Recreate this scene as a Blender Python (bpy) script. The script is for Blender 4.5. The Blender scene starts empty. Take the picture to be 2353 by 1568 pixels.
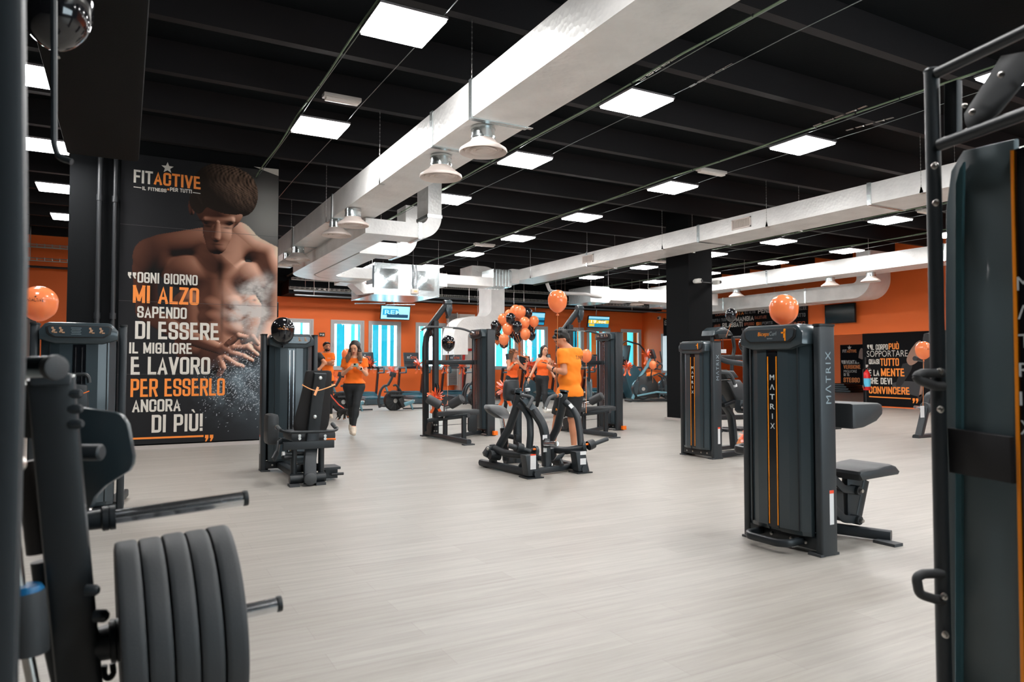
import bpy, bmesh, math, random
import numpy as np
from mathutils import Vector, Matrix
R = math.radians
PI = math.pi
SC = bpy.context.scene
COL = SC.collection

# ------------------------------------------------------------------ camera, world, exposure
H_CAM, F_PX = 1.22, 1629.77
YAW, PITCH, ROLL = 0.49915377, 0.0360971, 0.0005932
_f0 = Vector((math.sin(YAW), math.cos(YAW), 0)); _r0 = Vector((math.cos(YAW), -math.sin(YAW), 0)); _up = Vector((0, 0, 1))
CF = _f0 * math.cos(PITCH) + _up * math.sin(PITCH)
_u2 = _up * math.cos(PITCH) - _f0 * math.sin(PITCH)
CR = _r0 * math.cos(ROLL) + _u2 * math.sin(ROLL)
CU = _u2 * math.cos(ROLL) - _r0 * math.sin(ROLL)
CAM = Vector((0, 0, H_CAM))
cam_d = bpy.data.cameras.new('camera'); cam = bpy.data.objects.new('camera', cam_d); COL.objects.link(cam)
cam_d.sensor_width = 36; cam_d.lens = F_PX / 2353 * 36; cam_d.clip_start = 0.05; cam_d.clip_end = 300
cam.matrix_world = Matrix(((CR.x, CU.x, -CF.x, 0), (CR.y, CU.y, -CF.y, 0), (CR.z, CU.z, -CF.z, H_CAM), (0, 0, 0, 1)))
cam_d.dof.use_dof = True; cam_d.dof.focus_distance = 9.0; cam_d.dof.aperture_fstop = 3.2
SC.camera = cam

W = bpy.data.worlds.new('sky'); SC.world = W; W.use_nodes = True
_bg = W.node_tree.nodes['Background']
_bg.inputs['Color'].default_value = (0.74, 0.91, 1.0, 1); _bg.inputs['Strength'].default_value = 8.0
SC.view_settings.view_transform = 'Standard'; SC.view_settings.look = 'None'
SC.view_settings.gamma = 1.0; SC.view_settings.use_curve_mapping = False
SC.view_settings.exposure = 0.0
PANEL_LIGHT = 62.0      # emission of the ceiling panels

# points of the photograph (2353 x 1568) met with real planes of the room
def ray(x, y): return (x - 1176.5) / F_PX * CR - (y - 784) / F_PX * CU + CF
def atz(x, y, z=0.0): d = ray(x, y); return CAM + d * ((z - H_CAM) / d.z)
def aty(x, y, Y): d = ray(x, y); return CAM + d * (Y / d.y)
def atx(x, y, X): d = ray(x, y); return CAM + d * (X / d.x)
def atd(x, y, dist): return CAM + ray(x, y) * dist

# ------------------------------------------------------------------ materials
def s2l(c): return tuple(((v / 255) / 12.92 if v / 255 <= .04045 else ((v / 255 + .055) / 1.055) ** 2.4) for v in c)
_M = {}
def mat(name, col, rough=.5, metal=0., emit=0., bump=0., bscale=60., var=0., vscale=8., coat=0., spec=.5, alpha=1., trans=0.):
    if name in _M: return _M[name]
    m = bpy.data.materials.new(name); m.use_nodes = True; nt = m.node_tree; N = nt.nodes; L = nt.links
    b = N['Principled BSDF']; c = (*col[:3], 1)
    b.inputs['Base Color'].default_value = c; b.inputs['Roughness'].default_value = rough; b.inputs['Metallic'].default_value = metal
    b.inputs['Specular IOR Level'].default_value = spec
    if coat: b.inputs['Coat Weight'].default_value = coat; b.inputs['Coat Roughness'].default_value = .08
    if trans: b.inputs['Transmission Weight'].default_value = trans
    if alpha < 1: b.inputs['Alpha'].default_value = alpha
    if emit: b.inputs['Emission Color'].default_value = c; b.inputs['Emission Strength'].default_value = emit
    tc = None
    if bump or var:
        tc = N.new('ShaderNodeTexCoord')
    if bump:
        n = N.new('ShaderNodeTexNoise'); n.inputs['Scale'].default_value = bscale; n.inputs['Detail'].default_value = 3
        L.new(tc.outputs['Object'], n.inputs['Vector']); bp = N.new('ShaderNodeBump'); bp.inputs['Strength'].default_value = bump
        bp.inputs['Distance'].default_value = .01; L.new(n.outputs['Fac'], bp.inputs['Height']); L.new(bp.outputs['Normal'], b.inputs['Normal'])
    if var:
        n = N.new('ShaderNodeTexNoise'); n.inputs['Scale'].default_value = vscale; n.inputs['Detail'].default_value = 4
        L.new(tc.outputs['Object'], n.inputs['Vector'])
        mx = N.new('ShaderNodeMix'); mx.data_type = 'RGBA'; mx.inputs['A'].default_value = tuple(v * (1 - var) for v in col[:3]) + (1,)
        mx.inputs['B'].default_value = tuple(min(1, v * (1 + var)) for v in col[:3]) + (1,)
        L.new(n.outputs['Fac'], mx.inputs['Factor']); L.new(mx.outputs['Result'], b.inputs['Base Color'])
    _M[name] = m; return m
M_frame = mat('black_powder_coat', (.010, .0135, .0165), .42, 0, bump=.05, bscale=300)
M_frame2 = mat('dark_grey_post', (.021, .027, .032), .45, 0, bump=.05, bscale=300)
M_shroud = mat('teal_grey_shroud', (.030, .044, .052), .30, .0, coat=.25)
M_black = mat('matt_black_plastic', (.008, .009, .010), .5)
M_gloss = mat('gloss_black_panel', (.006, .007, .009), .15)
M_pad = mat('charcoal_vinyl', (.030, .033, .036), .48, bump=.06, bscale=220)
M_padback = mat('black_textured_board', (.016, .015, .016), .75, bump=.25, bscale=400)
M_rubber = mat('black_rubber', (.045, .049, .053), .6, bump=.06, bscale=150)
M_chrome = mat('polished_chrome', (.80, .82, .85), .2, 1.)
M_bolt = mat('bolt_steel', (.55, .53, .50), .3, 1.)
M_orange_line = mat('orange_trim_print', s2l((255, 150, 20)), .4)
M_orange_pl = mat('orange_plastic', s2l((255, 120, 20)), .4)
M_white_txt = mat('pale_grey_print', (.62, .66, .68), .5)
M_grey_txt = mat('grey_print', (.26, .33, .36), .4)
M_white = mat('white_print', s2l((226, 224, 218)), .6)
M_label = mat('white_sticker', (.7, .7, .7), .5)
M_red = mat('red_paint', s2l((200, 24, 24)), .35)
M_wallblack = mat('black_wall_paint', (.0036, .0042, .0050), .85, bump=.15, bscale=500, spec=.15)
M_galv = None
M_screen = mat('screen_grey', (.04, .055, .065), .15)

# ------------------------------------------------------------------ scene helpers
def link(o, parent=None):
    COL.objects.link(o)
    if parent is not None: o.parent = parent
    return o
def thing(name, label, cat, loc=(0, 0, 0), rz=0., group=None):
    o = bpy.data.objects.new(name, None); o.empty_display_size = .1; COL.objects.link(o)
    o.location = loc; o.rotation_euler = (0, 0, rz); o['label'] = label; o['category'] = cat
    if group: o['group'] = group
    return o
def tag(o, label=None, cat=None, group=None, kind=None):
    if label: o['label'] = label
    if cat: o['category'] = cat
    if group: o['group'] = group
    if kind: o['kind'] = kind
    return o
def copy_tree(o, parent=None):
    c = o.copy(); COL.objects.link(c); c.parent = parent
    for ch in list(o.children): copy_tree(ch, c)
    return c

def fillet(pts, r, n=6):
    pts = [Vector(p) for p in pts]
    if r <= 0 or len(pts) < 3: return pts
    out = [pts[0]]
    for i in range(1, len(pts) - 1):
        a, b, c = pts[i - 1], pts[i], pts[i + 1]
        u, v = (a - b), (c - b); lu, lv = u.length, v.length
        if lu < 1e-6 or lv < 1e-6: continue
        u.normalize(); v.normalize(); ang = u.angle(v)
        if ang > PI - .02: out.append(b); continue
        t = min(r / math.tan(ang / 2), lu * .49, lv * .49)
        p, q = b + u * t, b + v * t
        for k in range(n + 1):
            s = k / n; out.append(p * (1 - s) ** 2 + b * 2 * s * (1 - s) + q * s * s)
    out.append(pts[-1]); return out
def smooth_path(pts, n=6):
    pts = [Vector(p) for p in pts]; P = [pts[0] * 2 - pts[1]] + pts + [pts[-1] * 2 - pts[-2]]; out = []
    for i in range(1, len(P) - 2):
        for k in range(n):
            t = k / n
            out.append(.5 * ((2 * P[i]) + (P[i + 1] - P[i - 1]) * t + (2 * P[i - 1] - 5 * P[i] + 4 * P[i + 1] - P[i + 2]) * t * t + (3 * P[i] - P[i - 1] - 3 * P[i + 1] + P[i + 2]) * t ** 3))
    out.append(pts[-1]); return out
def ring_c(r, n): return [(r * math.cos(2 * PI * k / n), r * math.sin(2 * PI * k / n)) for k in range(n)]
def rrect(w, h, b=.2, n=2):
    b = min(w, h) * b; out = []
    for cx, cy, a0 in ((w / 2 - b, h / 2 - b, 0), (-w / 2 + b, h / 2 - b, 90), (-w / 2 + b, -h / 2 + b, 180), (w / 2 - b, -h / 2 + b, 270)):
        for k in range(n + 1):
            a = R(a0 + 90 * k / n); out.append((cx + b * math.cos(a), cy + b * math.sin(a)))
    return out
def starpts(r, r2=.42): return [((r if k % 2 == 0 else r * r2) * math.sin(PI * k / 5), (r if k % 2 == 0 else r * r2) * math.cos(PI * k / 5)) for k in range(10)]

class MB:
    def __init__(s): s.v = []; s.f = []
    def add(s, vs, fs):
        n = len(s.v); s.v += [Vector(v) for v in vs]; s.f += [tuple(i + n for i in f) for f in fs]; return s
    def box(s, c, size, rz=0., rx=0., ry=0., bev=0.):
        c = Vector(c); hx, hy, hz = (v / 2 for v in size)
        Mr = Matrix.Rotation(rz, 3, 'Z') @ Matrix.Rotation(ry, 3, 'Y') @ Matrix.Rotation(rx, 3, 'X')
        if bev > 0:
            b = min(bev, hx * .9, hy * .9, hz * .9); bm = bmesh.new(); bmesh.ops.create_cube(bm, size=1)
            for v in bm.verts: v.co = Vector((v.co.x * hx * 2, v.co.y * hy * 2, v.co.z * hz * 2))
            bmesh.ops.bevel(bm, geom=bm.edges[:], offset=b, segments=2, affect='EDGES', profile=.6)
            bm.verts.index_update(); vs = [c + Mr @ v.co for v in bm.verts]; fs = [[v.index for v in f.verts] for f in bm.faces]; bm.free(); return s.add(vs, fs)
        vs = [c + Mr @ Vector((x * hx, y * hy, z * hz)) for x in (-1, 1) for y in (-1, 1) for z in (-1, 1)]
        return s.add(vs, [(0, 1, 3, 2), (4, 6, 7, 5), (0, 4, 5, 1), (2, 3, 7, 6), (0, 2, 6, 4), (1, 5, 7, 3)])
    def b2(s, lo, hi, bev=0.):
        return s.box([(a + b) / 2 for a, b in zip(lo, hi)], [abs(b - a) for a, b in zip(lo, hi)], bev=bev)
    def sweep(s, path, sec, up=(0, 0, 1), caps=True, scale=None, closed=False):
        path = [Vector(p) for p in path]; n = len(path); m = len(sec); up = Vector(up); vs = []
        prevx = None
        for i, p in enumerate(path):
            if closed: t = path[(i + 1) % n] - path[i - 1]
            else: t = path[min(i + 1, n - 1)] - path[max(i - 1, 0)]
            t.normalize()
            x = t.cross(up)
            if x.length < .05: x = prevx - t * prevx.dot(t) if prevx else t.cross(Vector((0, 1, 0)) if abs(t.y) < .9 else Vector((1, 0, 0)))
            x.normalize()
            if prevx and x.dot(prevx) < 0 and x.dot(prevx) < -.5: x = -x
            prevx = x; y = x.cross(t); k = scale[i] if scale else 1.
            vs += [p + x * (a * k) + y * (b * k) for a, b in sec]
        fs = []
        for i in range(n if closed else n - 1):
            j = (i + 1) % n
            for k in range(m): fs.append((i * m + k, i * m + (k + 1) % m, j * m + (k + 1) % m, j * m + k))
        if caps and not closed: fs.append(tuple(range(m))[::-1]); fs.append(tuple((n - 1) * m + k for k in range(m)))
        return s.add(vs, fs)
    def tube(s, path, r, seg=10, fr=0., caps=True, scale=None, closed=False, up=(0, 0, 1)):
        return s.sweep(fillet(path, fr) if fr else path, ring_c(r, seg), up, caps, scale, closed)
    def bar(s, path, w, h, fr=0., b=.2, up=(0, 0, 1)):       # w across, h along 'up'
        return s.sweep(fillet(path, fr) if fr else path, rrect(w, h, b), up)
    def lathe(s, prof, c=(0, 0, 0), axis=(0, 0, 1), seg=20):
        c = Vector(c); q = Vector((0, 0, 1)).rotation_difference(Vector(axis).normalized()); vs = []; m = seg
        for r, z in prof: vs += [c + q @ Vector((r * math.cos(2 * PI * k / m), r * math.sin(2 * PI * k / m), z)) for k in range(m)]
        fs = []
        for i in range(len(prof) - 1):
            for k in range(m): fs.append((i * m + k, i * m + (k + 1) % m, (i + 1) * m + (k + 1) % m, (i + 1) * m + k))
        if prof[0][0] > 1e-4: fs.append(tuple(range(m))[::-1])
        if prof[-1][0] > 1e-4: fs.append(tuple((len(prof) - 1) * m + k for k in range(m)))
        return s.add(vs, fs)
    def cyl(s, p0, p1, r, seg=12):
        return s.sweep([p0, p1], ring_c(r, seg))
    def prism(s, pts, d, o=(0, 0, 0), u=(1, 0, 0), v=(0, 0, 1), bev=0.):
        """2D outline in the (u,v) plane through o, thickness d along u x v"""
        o = Vector(o); u = Vector(u).normalized(); v = Vector(v).normalized(); w = u.cross(v).normalized(); n = len(pts)
        if bev > 0:
            cx = sum(p[0] for p in pts) / n; cy = sum(p[1] for p in pts) / n
            hw = max(abs(p[0] - cx) for p in pts) or 1; hh = max(abs(p[1] - cy) for p in pts) or 1
            def ins(k): return [(cx + (a - cx) * (1 - k / hw), cy + (b - cy) * (1 - k / hh)) for a, b in pts]
            lay = [(bev, 0), (bev * .3, bev * .3), (0, bev), (0, d - bev), (bev * .3, d - bev * .3), (bev, d)]
            vs = []
            for k, z in lay: vs += [o + u * a + v * b + w * z for a, b in ins(k)]
            fs = [tuple(range(n))[::-1], tuple((len(lay) - 1) * n + k for k in range(n))]
            for i in range(len(lay) - 1):
                for k in range(n): fs.append((i * n + k, i * n + (k + 1) % n, (i + 1) * n + (k + 1) % n, (i + 1) * n + k))
            return s.add(vs, fs)
        vs = [o + u * a + v * b for a, b in pts] + [o + u * a + v * b + w * d for a, b in pts]
        return s.add(vs, [tuple(range(n))[::-1], tuple(range(n, 2 * n))] + [(k, (k + 1) % n, n + (k + 1) % n, n + k) for k in range(n)])
    def build(s, name, m, parent=None, off=None, ang=38, smooth=True):
        off = Vector(off) if off is not None else None
        me = bpy.data.meshes.new(name)
        me.from_pydata([(v - off if off is not None else v)[:] for v in s.v], [], s.f)
        bm = bmesh.new(); bm.from_mesh(me); bmesh.ops.recalc_face_normals(bm, faces=bm.faces[:]); bm.to_mesh(me); bm.free()
        if smooth:
            me.shade_smooth()
            try: me.set_sharp_from_angle(angle=R(ang))
            except Exception: pass
        me.materials.append(m); me.update()
        o = bpy.data.objects.new(name, me); return link(o, parent)

def text_mesh(s, bold=.0, extrude=.0, res=3, italic=0., spacing=1.):
    c = bpy.data.curves.new('txt', 'FONT'); c.body = s; c.resolution_u = res; c.offset = bold; c.extrude = extrude; c.shear = italic
    c.space_character = spacing
    o = bpy.data.objects.new('txt', c); COL.objects.link(o); dg = bpy.context.evaluated_depsgraph_get(); dg.update()
    me = bpy.data.meshes.new_from_object(o.evaluated_get(dg)); bpy.data.objects.remove(o); bpy.data.curves.remove(c)
    n = len(me.vertices); co = np.empty(n * 3, 'f'); me.vertices.foreach_get('co', co); co = co.reshape(-1, 3)
    if me.materials: me.materials.clear()
    return me, co
def text_on(s, o, u, v, width, height, m, parent, name='lettering', bold=.012, lift=.0015, italic=0., base=True, off=None, spacing=1., res=3):
    """lettering fitted to width x height; o = lower left corner, u right, v up"""
    me, co = text_mesh(s, bold, 0, res, italic, spacing)
    u = Vector(u).normalized(); v = Vector(v).normalized(); w = u.cross(v); o = Vector(o)
    x0, x1 = co[:, 0].min(), co[:, 0].max(); y0 = 0 if base else co[:, 1].min(); y1 = co[:, 1].max() if not any(ch in s for ch in 'ÙÈÒÀ') else .7
    a = (co[:, 0] - x0) / (x1 - x0) * width; b = (co[:, 1] - y0) / (y1 - y0) * height
    P = np.array(o + w * lift)[None, :] + a[:, None] * np.array(u)[None, :] + b[:, None] * np.array(v)[None, :]
    if off is not None: P -= np.array(off)[None, :]
    me.vertices.foreach_set('co', P.astype('f').ravel()); me.materials.append(m); me.update()
    ob = bpy.data.objects.new(name, me); return link(ob, parent)
# condensed block capitals drawn as strokes (centre lines in a unit box, rounded where R is set)
GL = {'A': (1.05, [[(0, 0), (.5, 1), (1, 0)], [(.2, .28), (.8, .28)]]), 'B': (1, [[(0, 0), (0, 1)], [(0, 1), (.95, 1), (.95, .53), (0, .53)], [(0, .53), (1, .53), (1, 0), (0, 0)]]), 'C': (1, [[(1, .66), (1, 1), (0, 1), (0, 0), (1, 0), (1, .34)]]),
      'D': (1, [[(0, 0), (0, 1)], [(0, 1), (1, 1), (1, 0), (0, 0)]]), 'E': (.86, [[(1, 1), (0, 1)], [(0, 1), (0, 0)], [(0, 0), (1, 0)], [(0, .5), (.85, .5)]]), 'F': (.84, [[(1, 1), (0, 1)], [(0, 1), (0, 0)], [(0, .5), (.85, .5)]]),
      'G': (1, [[(1, .68), (1, 1), (0, 1), (0, 0), (1, 0), (1, .46)], [(1, .46), (.55, .46)]]), 'H': (1, [[(0, 0), (0, 1)], [(1, 0), (1, 1)], [(0, .5), (1, .5)]]), 'I': (0, [[(.5, 0), (.5, 1)]]), 'L': (.8, [[(0, 1), (0, 0)], [(0, 0), (1, 0)]]),
      'M': (1.35, [[(0, 0), (0, 1)], [(0, 1), (.5, .12)], [(.5, .12), (1, 1)], [(1, 1), (1, 0)]]), 'N': (1.05, [[(0, 0), (0, 1)], [(0, 1), (1, 0)], [(1, 0), (1, 1)]]), 'O': (1, [[(.5, 0), (0, 0), (0, 1), (1, 1), (1, 0), (.5, 0)]]),
      'P': (.98, [[(0, 0), (0, 1)], [(0, 1), (1, 1), (1, .42), (0, .42)]]), 'Q': (1, [[(.5, 0), (0, 0), (0, 1), (1, 1), (1, 0), (.5, 0)], [(.6, .2), (1.1, -.08)]]), 'R': (1, [[(0, 0), (0, 1)], [(0, 1), (1, 1), (1, .48), (0, .48)], [(.55, .48), (1, 0)]]),
      'S': (.98, [[(1, .72), (1, 1), (0, 1), (0, .56), (1, .44), (1, 0), (0, 0), (0, .28)]]), 'T': (.95, [[(.5, 0), (.5, 1)], [(-.05, 1), (1.05, 1)]]), 'U': (1, [[(0, 1), (0, 0), (1, 0), (1, 1)]]), 'V': (1.05, [[(0, 1), (.5, 0)], [(.5, 0), (1, 1)]]),
      'X': (1.05, [[(0, 0), (1, 1)], [(0, 1), (1, 0)]]), 'Z': (.92, [[(0, 1), (1, 1)], [(1, 1), (0, 0)], [(0, 0), (1, 0)]]), '!': (0, [[(.5, .3), (.5, 1)], [(.5, 0), (.5, .03)]]), ' ': (.25, [])}
def block_on(st, o, u, v, width, height, m, parent, name='lettering', lift=.0015, off=None, weight=.19):
    u = Vector(u).normalized(); v = Vector(v).normalized(); w = u.cross(v); o = Vector(o) + w * lift; b = MB()
    base = {'È': 'E', 'Ù': 'U', 'Ò': 'O', 'À': 'A'}; T = weight * height; g = .42
    rel = [max(GL[base.get(c, c)][0], 0) + .62 for c in st]      # stem allowance
    tot = sum(rel) + g * (len(st) - 1) * .5; k = width / tot; T = min(T, .5 * k); x = 0
    for c, r_ in zip(st, rel):
        gw, strokes = GL[base.get(c, c)]; lw = r_ * k; cw = max(lw - T, .0001); ch = height - T
        if c != ' ':
            acc = [[(.75, 1.42), (.35, 1.22)]] if False else []
            for sidx, pl in enumerate(strokes):
                pts = [(x + T / 2 + a * cw, T / 2 + b_ * ch) for a, b_ in pl]
                rr = T * .75 if c in 'CDGOPQRSUBÙÒ' and len(pl) > 2 else 0
                P3 = [Vector((a, b_, 0)) for a, b_ in pts]; P3 = fillet(P3, rr, 4) if rr else P3
                n = len(P3); L_ = []; R_ = []; closed = (P3[0] - P3[-1]).length < 1e-6
                for i in range(n):
                    d0 = (P3[i] - P3[i - 1]).normalized() if i > 0 else None; d1 = (P3[i + 1] - P3[i]).normalized() if i < n - 1 else None
                    if closed and i == 0: d0 = (P3[0] - P3[-2]).normalized()
                    if closed and i == n - 1: d1 = (P3[1] - P3[0]).normalized()
                    d = ((d0 or d1) + (d1 or d0)).normalized(); cs = max(.55, d.dot(d1 or d0)); nn = Vector((-d.y, d.x, 0)) * (T / 2 / cs); q = P3[i].copy()
                    if not closed and i == 0: q -= d * (T / 2 if not (c in 'RPBDE' and q.x > x + T) or c == 'X' else 0)
                    if not closed and i == n - 1: q += d * (T / 2)
                    L_.append(q + nn); R_.append(q - nn)
                up_ = w * (.00025 * (sidx + 1))
                vs = [o + up_ + u * q.x + v * min(max(q.y, -.02 * height), height) for q in L_ + R_]
                b.add(vs, [(i, i + 1, n + i + 1, n + i) for i in range(n - 1)])
            if c in base:
                cx = x + lw / 2; q = [(cx - T * .9, height * 1.26), (cx - T * .1, height * 1.26), (cx + T * .5, height * 1.07), (cx - .05 * T, height * 1.07)]
                b.add([o + u * a + v * b_ for a, b_ in q], [(0, 1, 2, 3)])
        x += lw + g * k * .5
    me_ = b.build(name, m, parent, off=off, smooth=False); return me_
ORD = ['nearest', 'second nearest', 'third nearest', 'fourth nearest', 'fifth nearest', 'sixth nearest', 'seventh nearest', 'eighth nearest']
# ------------------------------------------------------------------ surfaces of the room
def floor_mat():
    m = bpy.data.materials.new('pale_wood_vinyl'); m.use_nodes = True; nt = m.node_tree; N = nt.nodes; L = nt.links; b = N['Principled BSDF']
    tc = N.new('ShaderNodeTexCoord'); mp = N.new('ShaderNodeMapping'); L.new(tc.outputs['Object'], mp.inputs['Vector'])
    br = N.new('ShaderNodeTexBrick'); br.offset = .37; br.inputs['Scale'].default_value = 1.0
    br.inputs['Brick Width'].default_value = 1.22; br.inputs['Row Height'].default_value = .18; br.inputs['Mortar Size'].default_value = .0016
    br.inputs['Color1'].default_value = (*s2l((153, 148, 141)), 1); br.inputs['Color2'].default_value = (*s2l((161, 157, 150)), 1)
    br.inputs['Mortar'].default_value = (*s2l((146, 140, 134)), 1); L.new(mp.outputs['Vector'], br.inputs['Vector'])
    mp2 = N.new('ShaderNodeMapping'); mp2.inputs['Scale'].default_value = (.9, 16, 1); L.new(tc.outputs['Object'], mp2.inputs['Vector'])
    n = N.new('ShaderNodeTexNoise'); n.inputs['Scale'].default_value = 1.6; n.inputs['Detail'].default_value = 6; n.inputs['Roughness'].default_value = .65
    L.new(mp2.outputs['Vector'], n.inputs['Vector'])
    cr = N.new('ShaderNodeValToRGB'); cr.color_ramp.elements[0].position = .3; cr.color_ramp.elements[1].position = .68
    cr.color_ramp.elements[0].color = (.80, .79, .785, 1); cr.color_ramp.elements[1].color = (1.05, 1.05, 1.05, 1); L.new(n.outputs['Fac'], cr.inputs['Fac'])
    mx = N.new('ShaderNodeMix'); mx.data_type = 'RGBA'; mx.blend_type = 'MULTIPLY'; mx.inputs['Factor'].default_value = 1
    L.new(br.outputs['Color'], mx.inputs['A']); L.new(cr.outputs['Color'], mx.inputs['B']); L.new(mx.outputs['Result'], b.inputs['Base Color'])
    b.inputs['Roughness'].default_value = .42; b.inputs['Specular IOR Level'].default_value = .45
    bp = N.new('ShaderNodeBump'); bp.inputs['Strength'].default_value = .12; bp.inputs['Distance'].default_value = .004; L.new(n.outputs['Fac'], bp.inputs['Height']); L.new(bp.outputs['Normal'], b.inputs['Normal'])
    return m
def galv_mat(name, col, rough, metal, bump):
    m = bpy.data.materials.new(name); m.use_nodes = True; nt = m.node_tree; N = nt.nodes; L = nt.links; b = N['Principled BSDF']
    tc = N.new('ShaderNodeTexCoord'); v = N.new('ShaderNodeTexVoronoi'); v.inputs['Scale'].default_value = 22; L.new(tc.outputs['Object'], v.inputs['Vector'])
    n = N.new('ShaderNodeTexNoise'); n.inputs['Scale'].default_value = 3.0; n.inputs['Detail'].default_value = 5; L.new(tc.outputs['Object'], n.inputs['Vector'])
    cr = N.new('ShaderNodeValToRGB'); cr.color_ramp.elements[0].position = .3; cr.color_ramp.elements[1].position = .7
    cr.color_ramp.elements[0].color = tuple(c * .86 for c in col) + (1,); cr.color_ramp.elements[1].color = (*col, 1); L.new(n.outputs['Fac'], cr.inputs['Fac'])
    L.new(cr.outputs['Color'], b.inputs['Base Color'])
    b.inputs['Roughness'].default_value = rough; b.inputs['Metallic'].default_value = metal
    bp = N.new('ShaderNodeBump'); bp.inputs['Strength'].default_value = bump; bp.inputs['Distance'].default_value = .01
    L.new(v.outputs['Distance'], bp.inputs['Height']); L.new(bp.outputs['Normal'], b.inputs['Normal']); return m
M_floor = floor_mat()
M_duct = galv_mat('galvanised_duct', (.88, .87, .85), .38, .10, .25)
M_ductb = galv_mat('bright_galvanised', (.72, .78, .79), .24, .9, .08)
M_diff = mat('white_diffuser_enamel', s2l((226, 212, 204)), .45)
M_wallorange = mat('orange_wall_paint', (1.0, .185, .028), .6, bump=.12, bscale=260)
M_ceil = mat('black_ceiling_paint', (.0035, .0050, .0062), .9, spec=.15, bump=.2, bscale=40)
M_rib = mat('black_joist_paint', (.016, .0145, .0155), .7, spec=.2)
M_pvc = mat('white_window_frame', s2l((196, 194, 192)), .4)
M_pvc = mat('white_window_frame', s2l((205, 204, 202)), .4)
M_base = mat('grey_skirting', s2l((176, 168, 164)), .5)

def struct(name, lo, hi, m, bev=0.):
    b = MB(); b.b2(lo, hi, bev); o = b.build(name, m, smooth=False); o['kind'] = 'structure'; return o
YB, XR = 24.8, 20.1       # back wall, right wall
XL, YF, ZC = -7.0, -4.0, 4.92
RIB = 4.555
struct('floor', (XL - .3, YF - .3, -.2), (36, 32, 0), M_floor)
ceiling = struct('ceiling', (XL - .3, YF - .3, ZC), (XR + .3, YB + .3, ZC + .2), M_ceil)
for k in range(-6, 14):
    y = 6.06 + 1.4 * k
    b = MB(); b.b2((XL, y - .055, RIB), (XR, y + .055, ZC - .001))
    o = b.build('joist', M_rib, ceiling, smooth=False)
for k in range(2):   # two black service ducts above the joists' line
    pass
# unseen opening added in the wall behind the camera to brighten camera-facing sides
struct('wall_left', (XL - .3, YF, 0), (XL, YB, ZC), M_wallblack)
for nm_, ax, lo, hi in (('wall_front', 0, 3., 9.5),):
    b = MB()
    if ax: b.b2((XL - .3, YF, 0), (XL, YB, .7)); b.b2((XL - .3, YF, 3.3), (XL, YB, ZC)); b.b2((XL - .3, YF, .7), (XL, lo, 3.3)); b.b2((XL - .3, hi, .7), (XL, YB, 3.3)); m_ = [(XL - .2, YF + .8 + k * 1.6, 1.6) for k in range(7)]
    else: b.b2((XL, YF - .3, 0), (XR, YF, .9)); b.b2((XL, YF - .3, 2.7), (XR, YF, ZC)); b.b2((XL, YF - .3, .9), (lo, YF, 2.7)); b.b2((hi, YF - .3, .9), (XR, YF, 2.7))
    o = b.build(nm_, M_wallblack, smooth=False); o['kind'] = 'structure'
    b = MB(); n = 6
    for k in range(n + 1):
        c_ = lo + (hi - lo) * k / n
        if ax: b.b2((XL - .2, c_ - .04, .7), (XL - .1, c_ + .04, 3.3))
        else: b.b2((c_ - .04, YF - .2, .9), (c_ + .04, YF - .1, 2.7))
    o = b.build('window_%d' % (21 + ax), M_pvc, smooth=False); o['kind'] = 'structure'  # window posts made up for the added opening, out of view
# right wall: full height from the camera side to y=13.9, then only above the recess
struct('wall_right', (XR, YF, 0), (XR + .3, 13.9, ZC), M_wallorange)
struct('wall_right_upper', (XR, 13.9, 2.24), (XR + .3, 21.2, ZC), M_wallorange)
struct('wall_right_far', (XR, 21.2, 0), (XR + .3, YB, ZC), M_wallorange)
struct('wall_recess_back', (33.0, 12, 0), (33.3, 31, 3.4), M_wallorange)
struct('wall_recess_side', (XR + .3, 30.6, 0), (33.0, 30.9, 3.4), M_wallorange)
struct('wall_recess_near', (XR + .3, 12.0, 0), (33.0, 12.3, 3.4), M_wallorange)
struct('ceiling_recess', (XR + .3, 12.0, 3.4), (33.3, 30.9, 3.5), M_diff)
struct('baseboard_right', (XR - .015, 11.0, 0), (XR, 13.9, .06), M_wallorange)
struct('baseboard_recess', (32.98, 12.3, 0), (33.0, 30.6, .10), M_base)
# back wall with window openings
WIN = [(4.53, 5.70), (6.29, 7.49), (7.65, 8.87), (9.44, 10.65), (10.82, 12.02), (12.60, 13.79), (13.90, 15.18), (15.79, 16.96), (17.12, 18.34), (18.90, 20.02)]
WZ0, WZ1 = 1.10, 2.86
b = MB(); xs = [1.6] + [v for w in WIN for v in w] + [XR + .3]
b.b2((1.6, YB, 0), (XR + .3, YB + .3, WZ0)); b.b2((1.6, YB, WZ1), (XR + .3, YB + .3, 3.60))
for i in range(0, len(xs), 2): b.b2((xs[i], YB, WZ0), (xs[i + 1], YB + .3, WZ1))
o = b.build('wall_back', M_wallorange, smooth=False); o['kind'] = 'structure'
struct('wall_back_upper', (1.6, YB, 3.60), (XR + .3, YB + .3, ZC), M_wallblack)
struct('trim_1', (4.6, 23.5, 3.60), (XR, YB, 4.05), M_wallblack)          # black service box along the back wall
struct('trim_2', (1.6, 24.2, 4.05), (XR, YB, 4.5), M_wallblack)
struct('baseboard_back', (1.6, YB - .02, 0), (XR, YB, .07), M_base)
struct('wall_back_left', (XL, 21.5, 0), (1.6, 21.8, ZC), M_wallorange)
struct('wall_jog', (1.6, 21.5, 0), (1.75, YB, ZC), M_wallorange)
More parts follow.
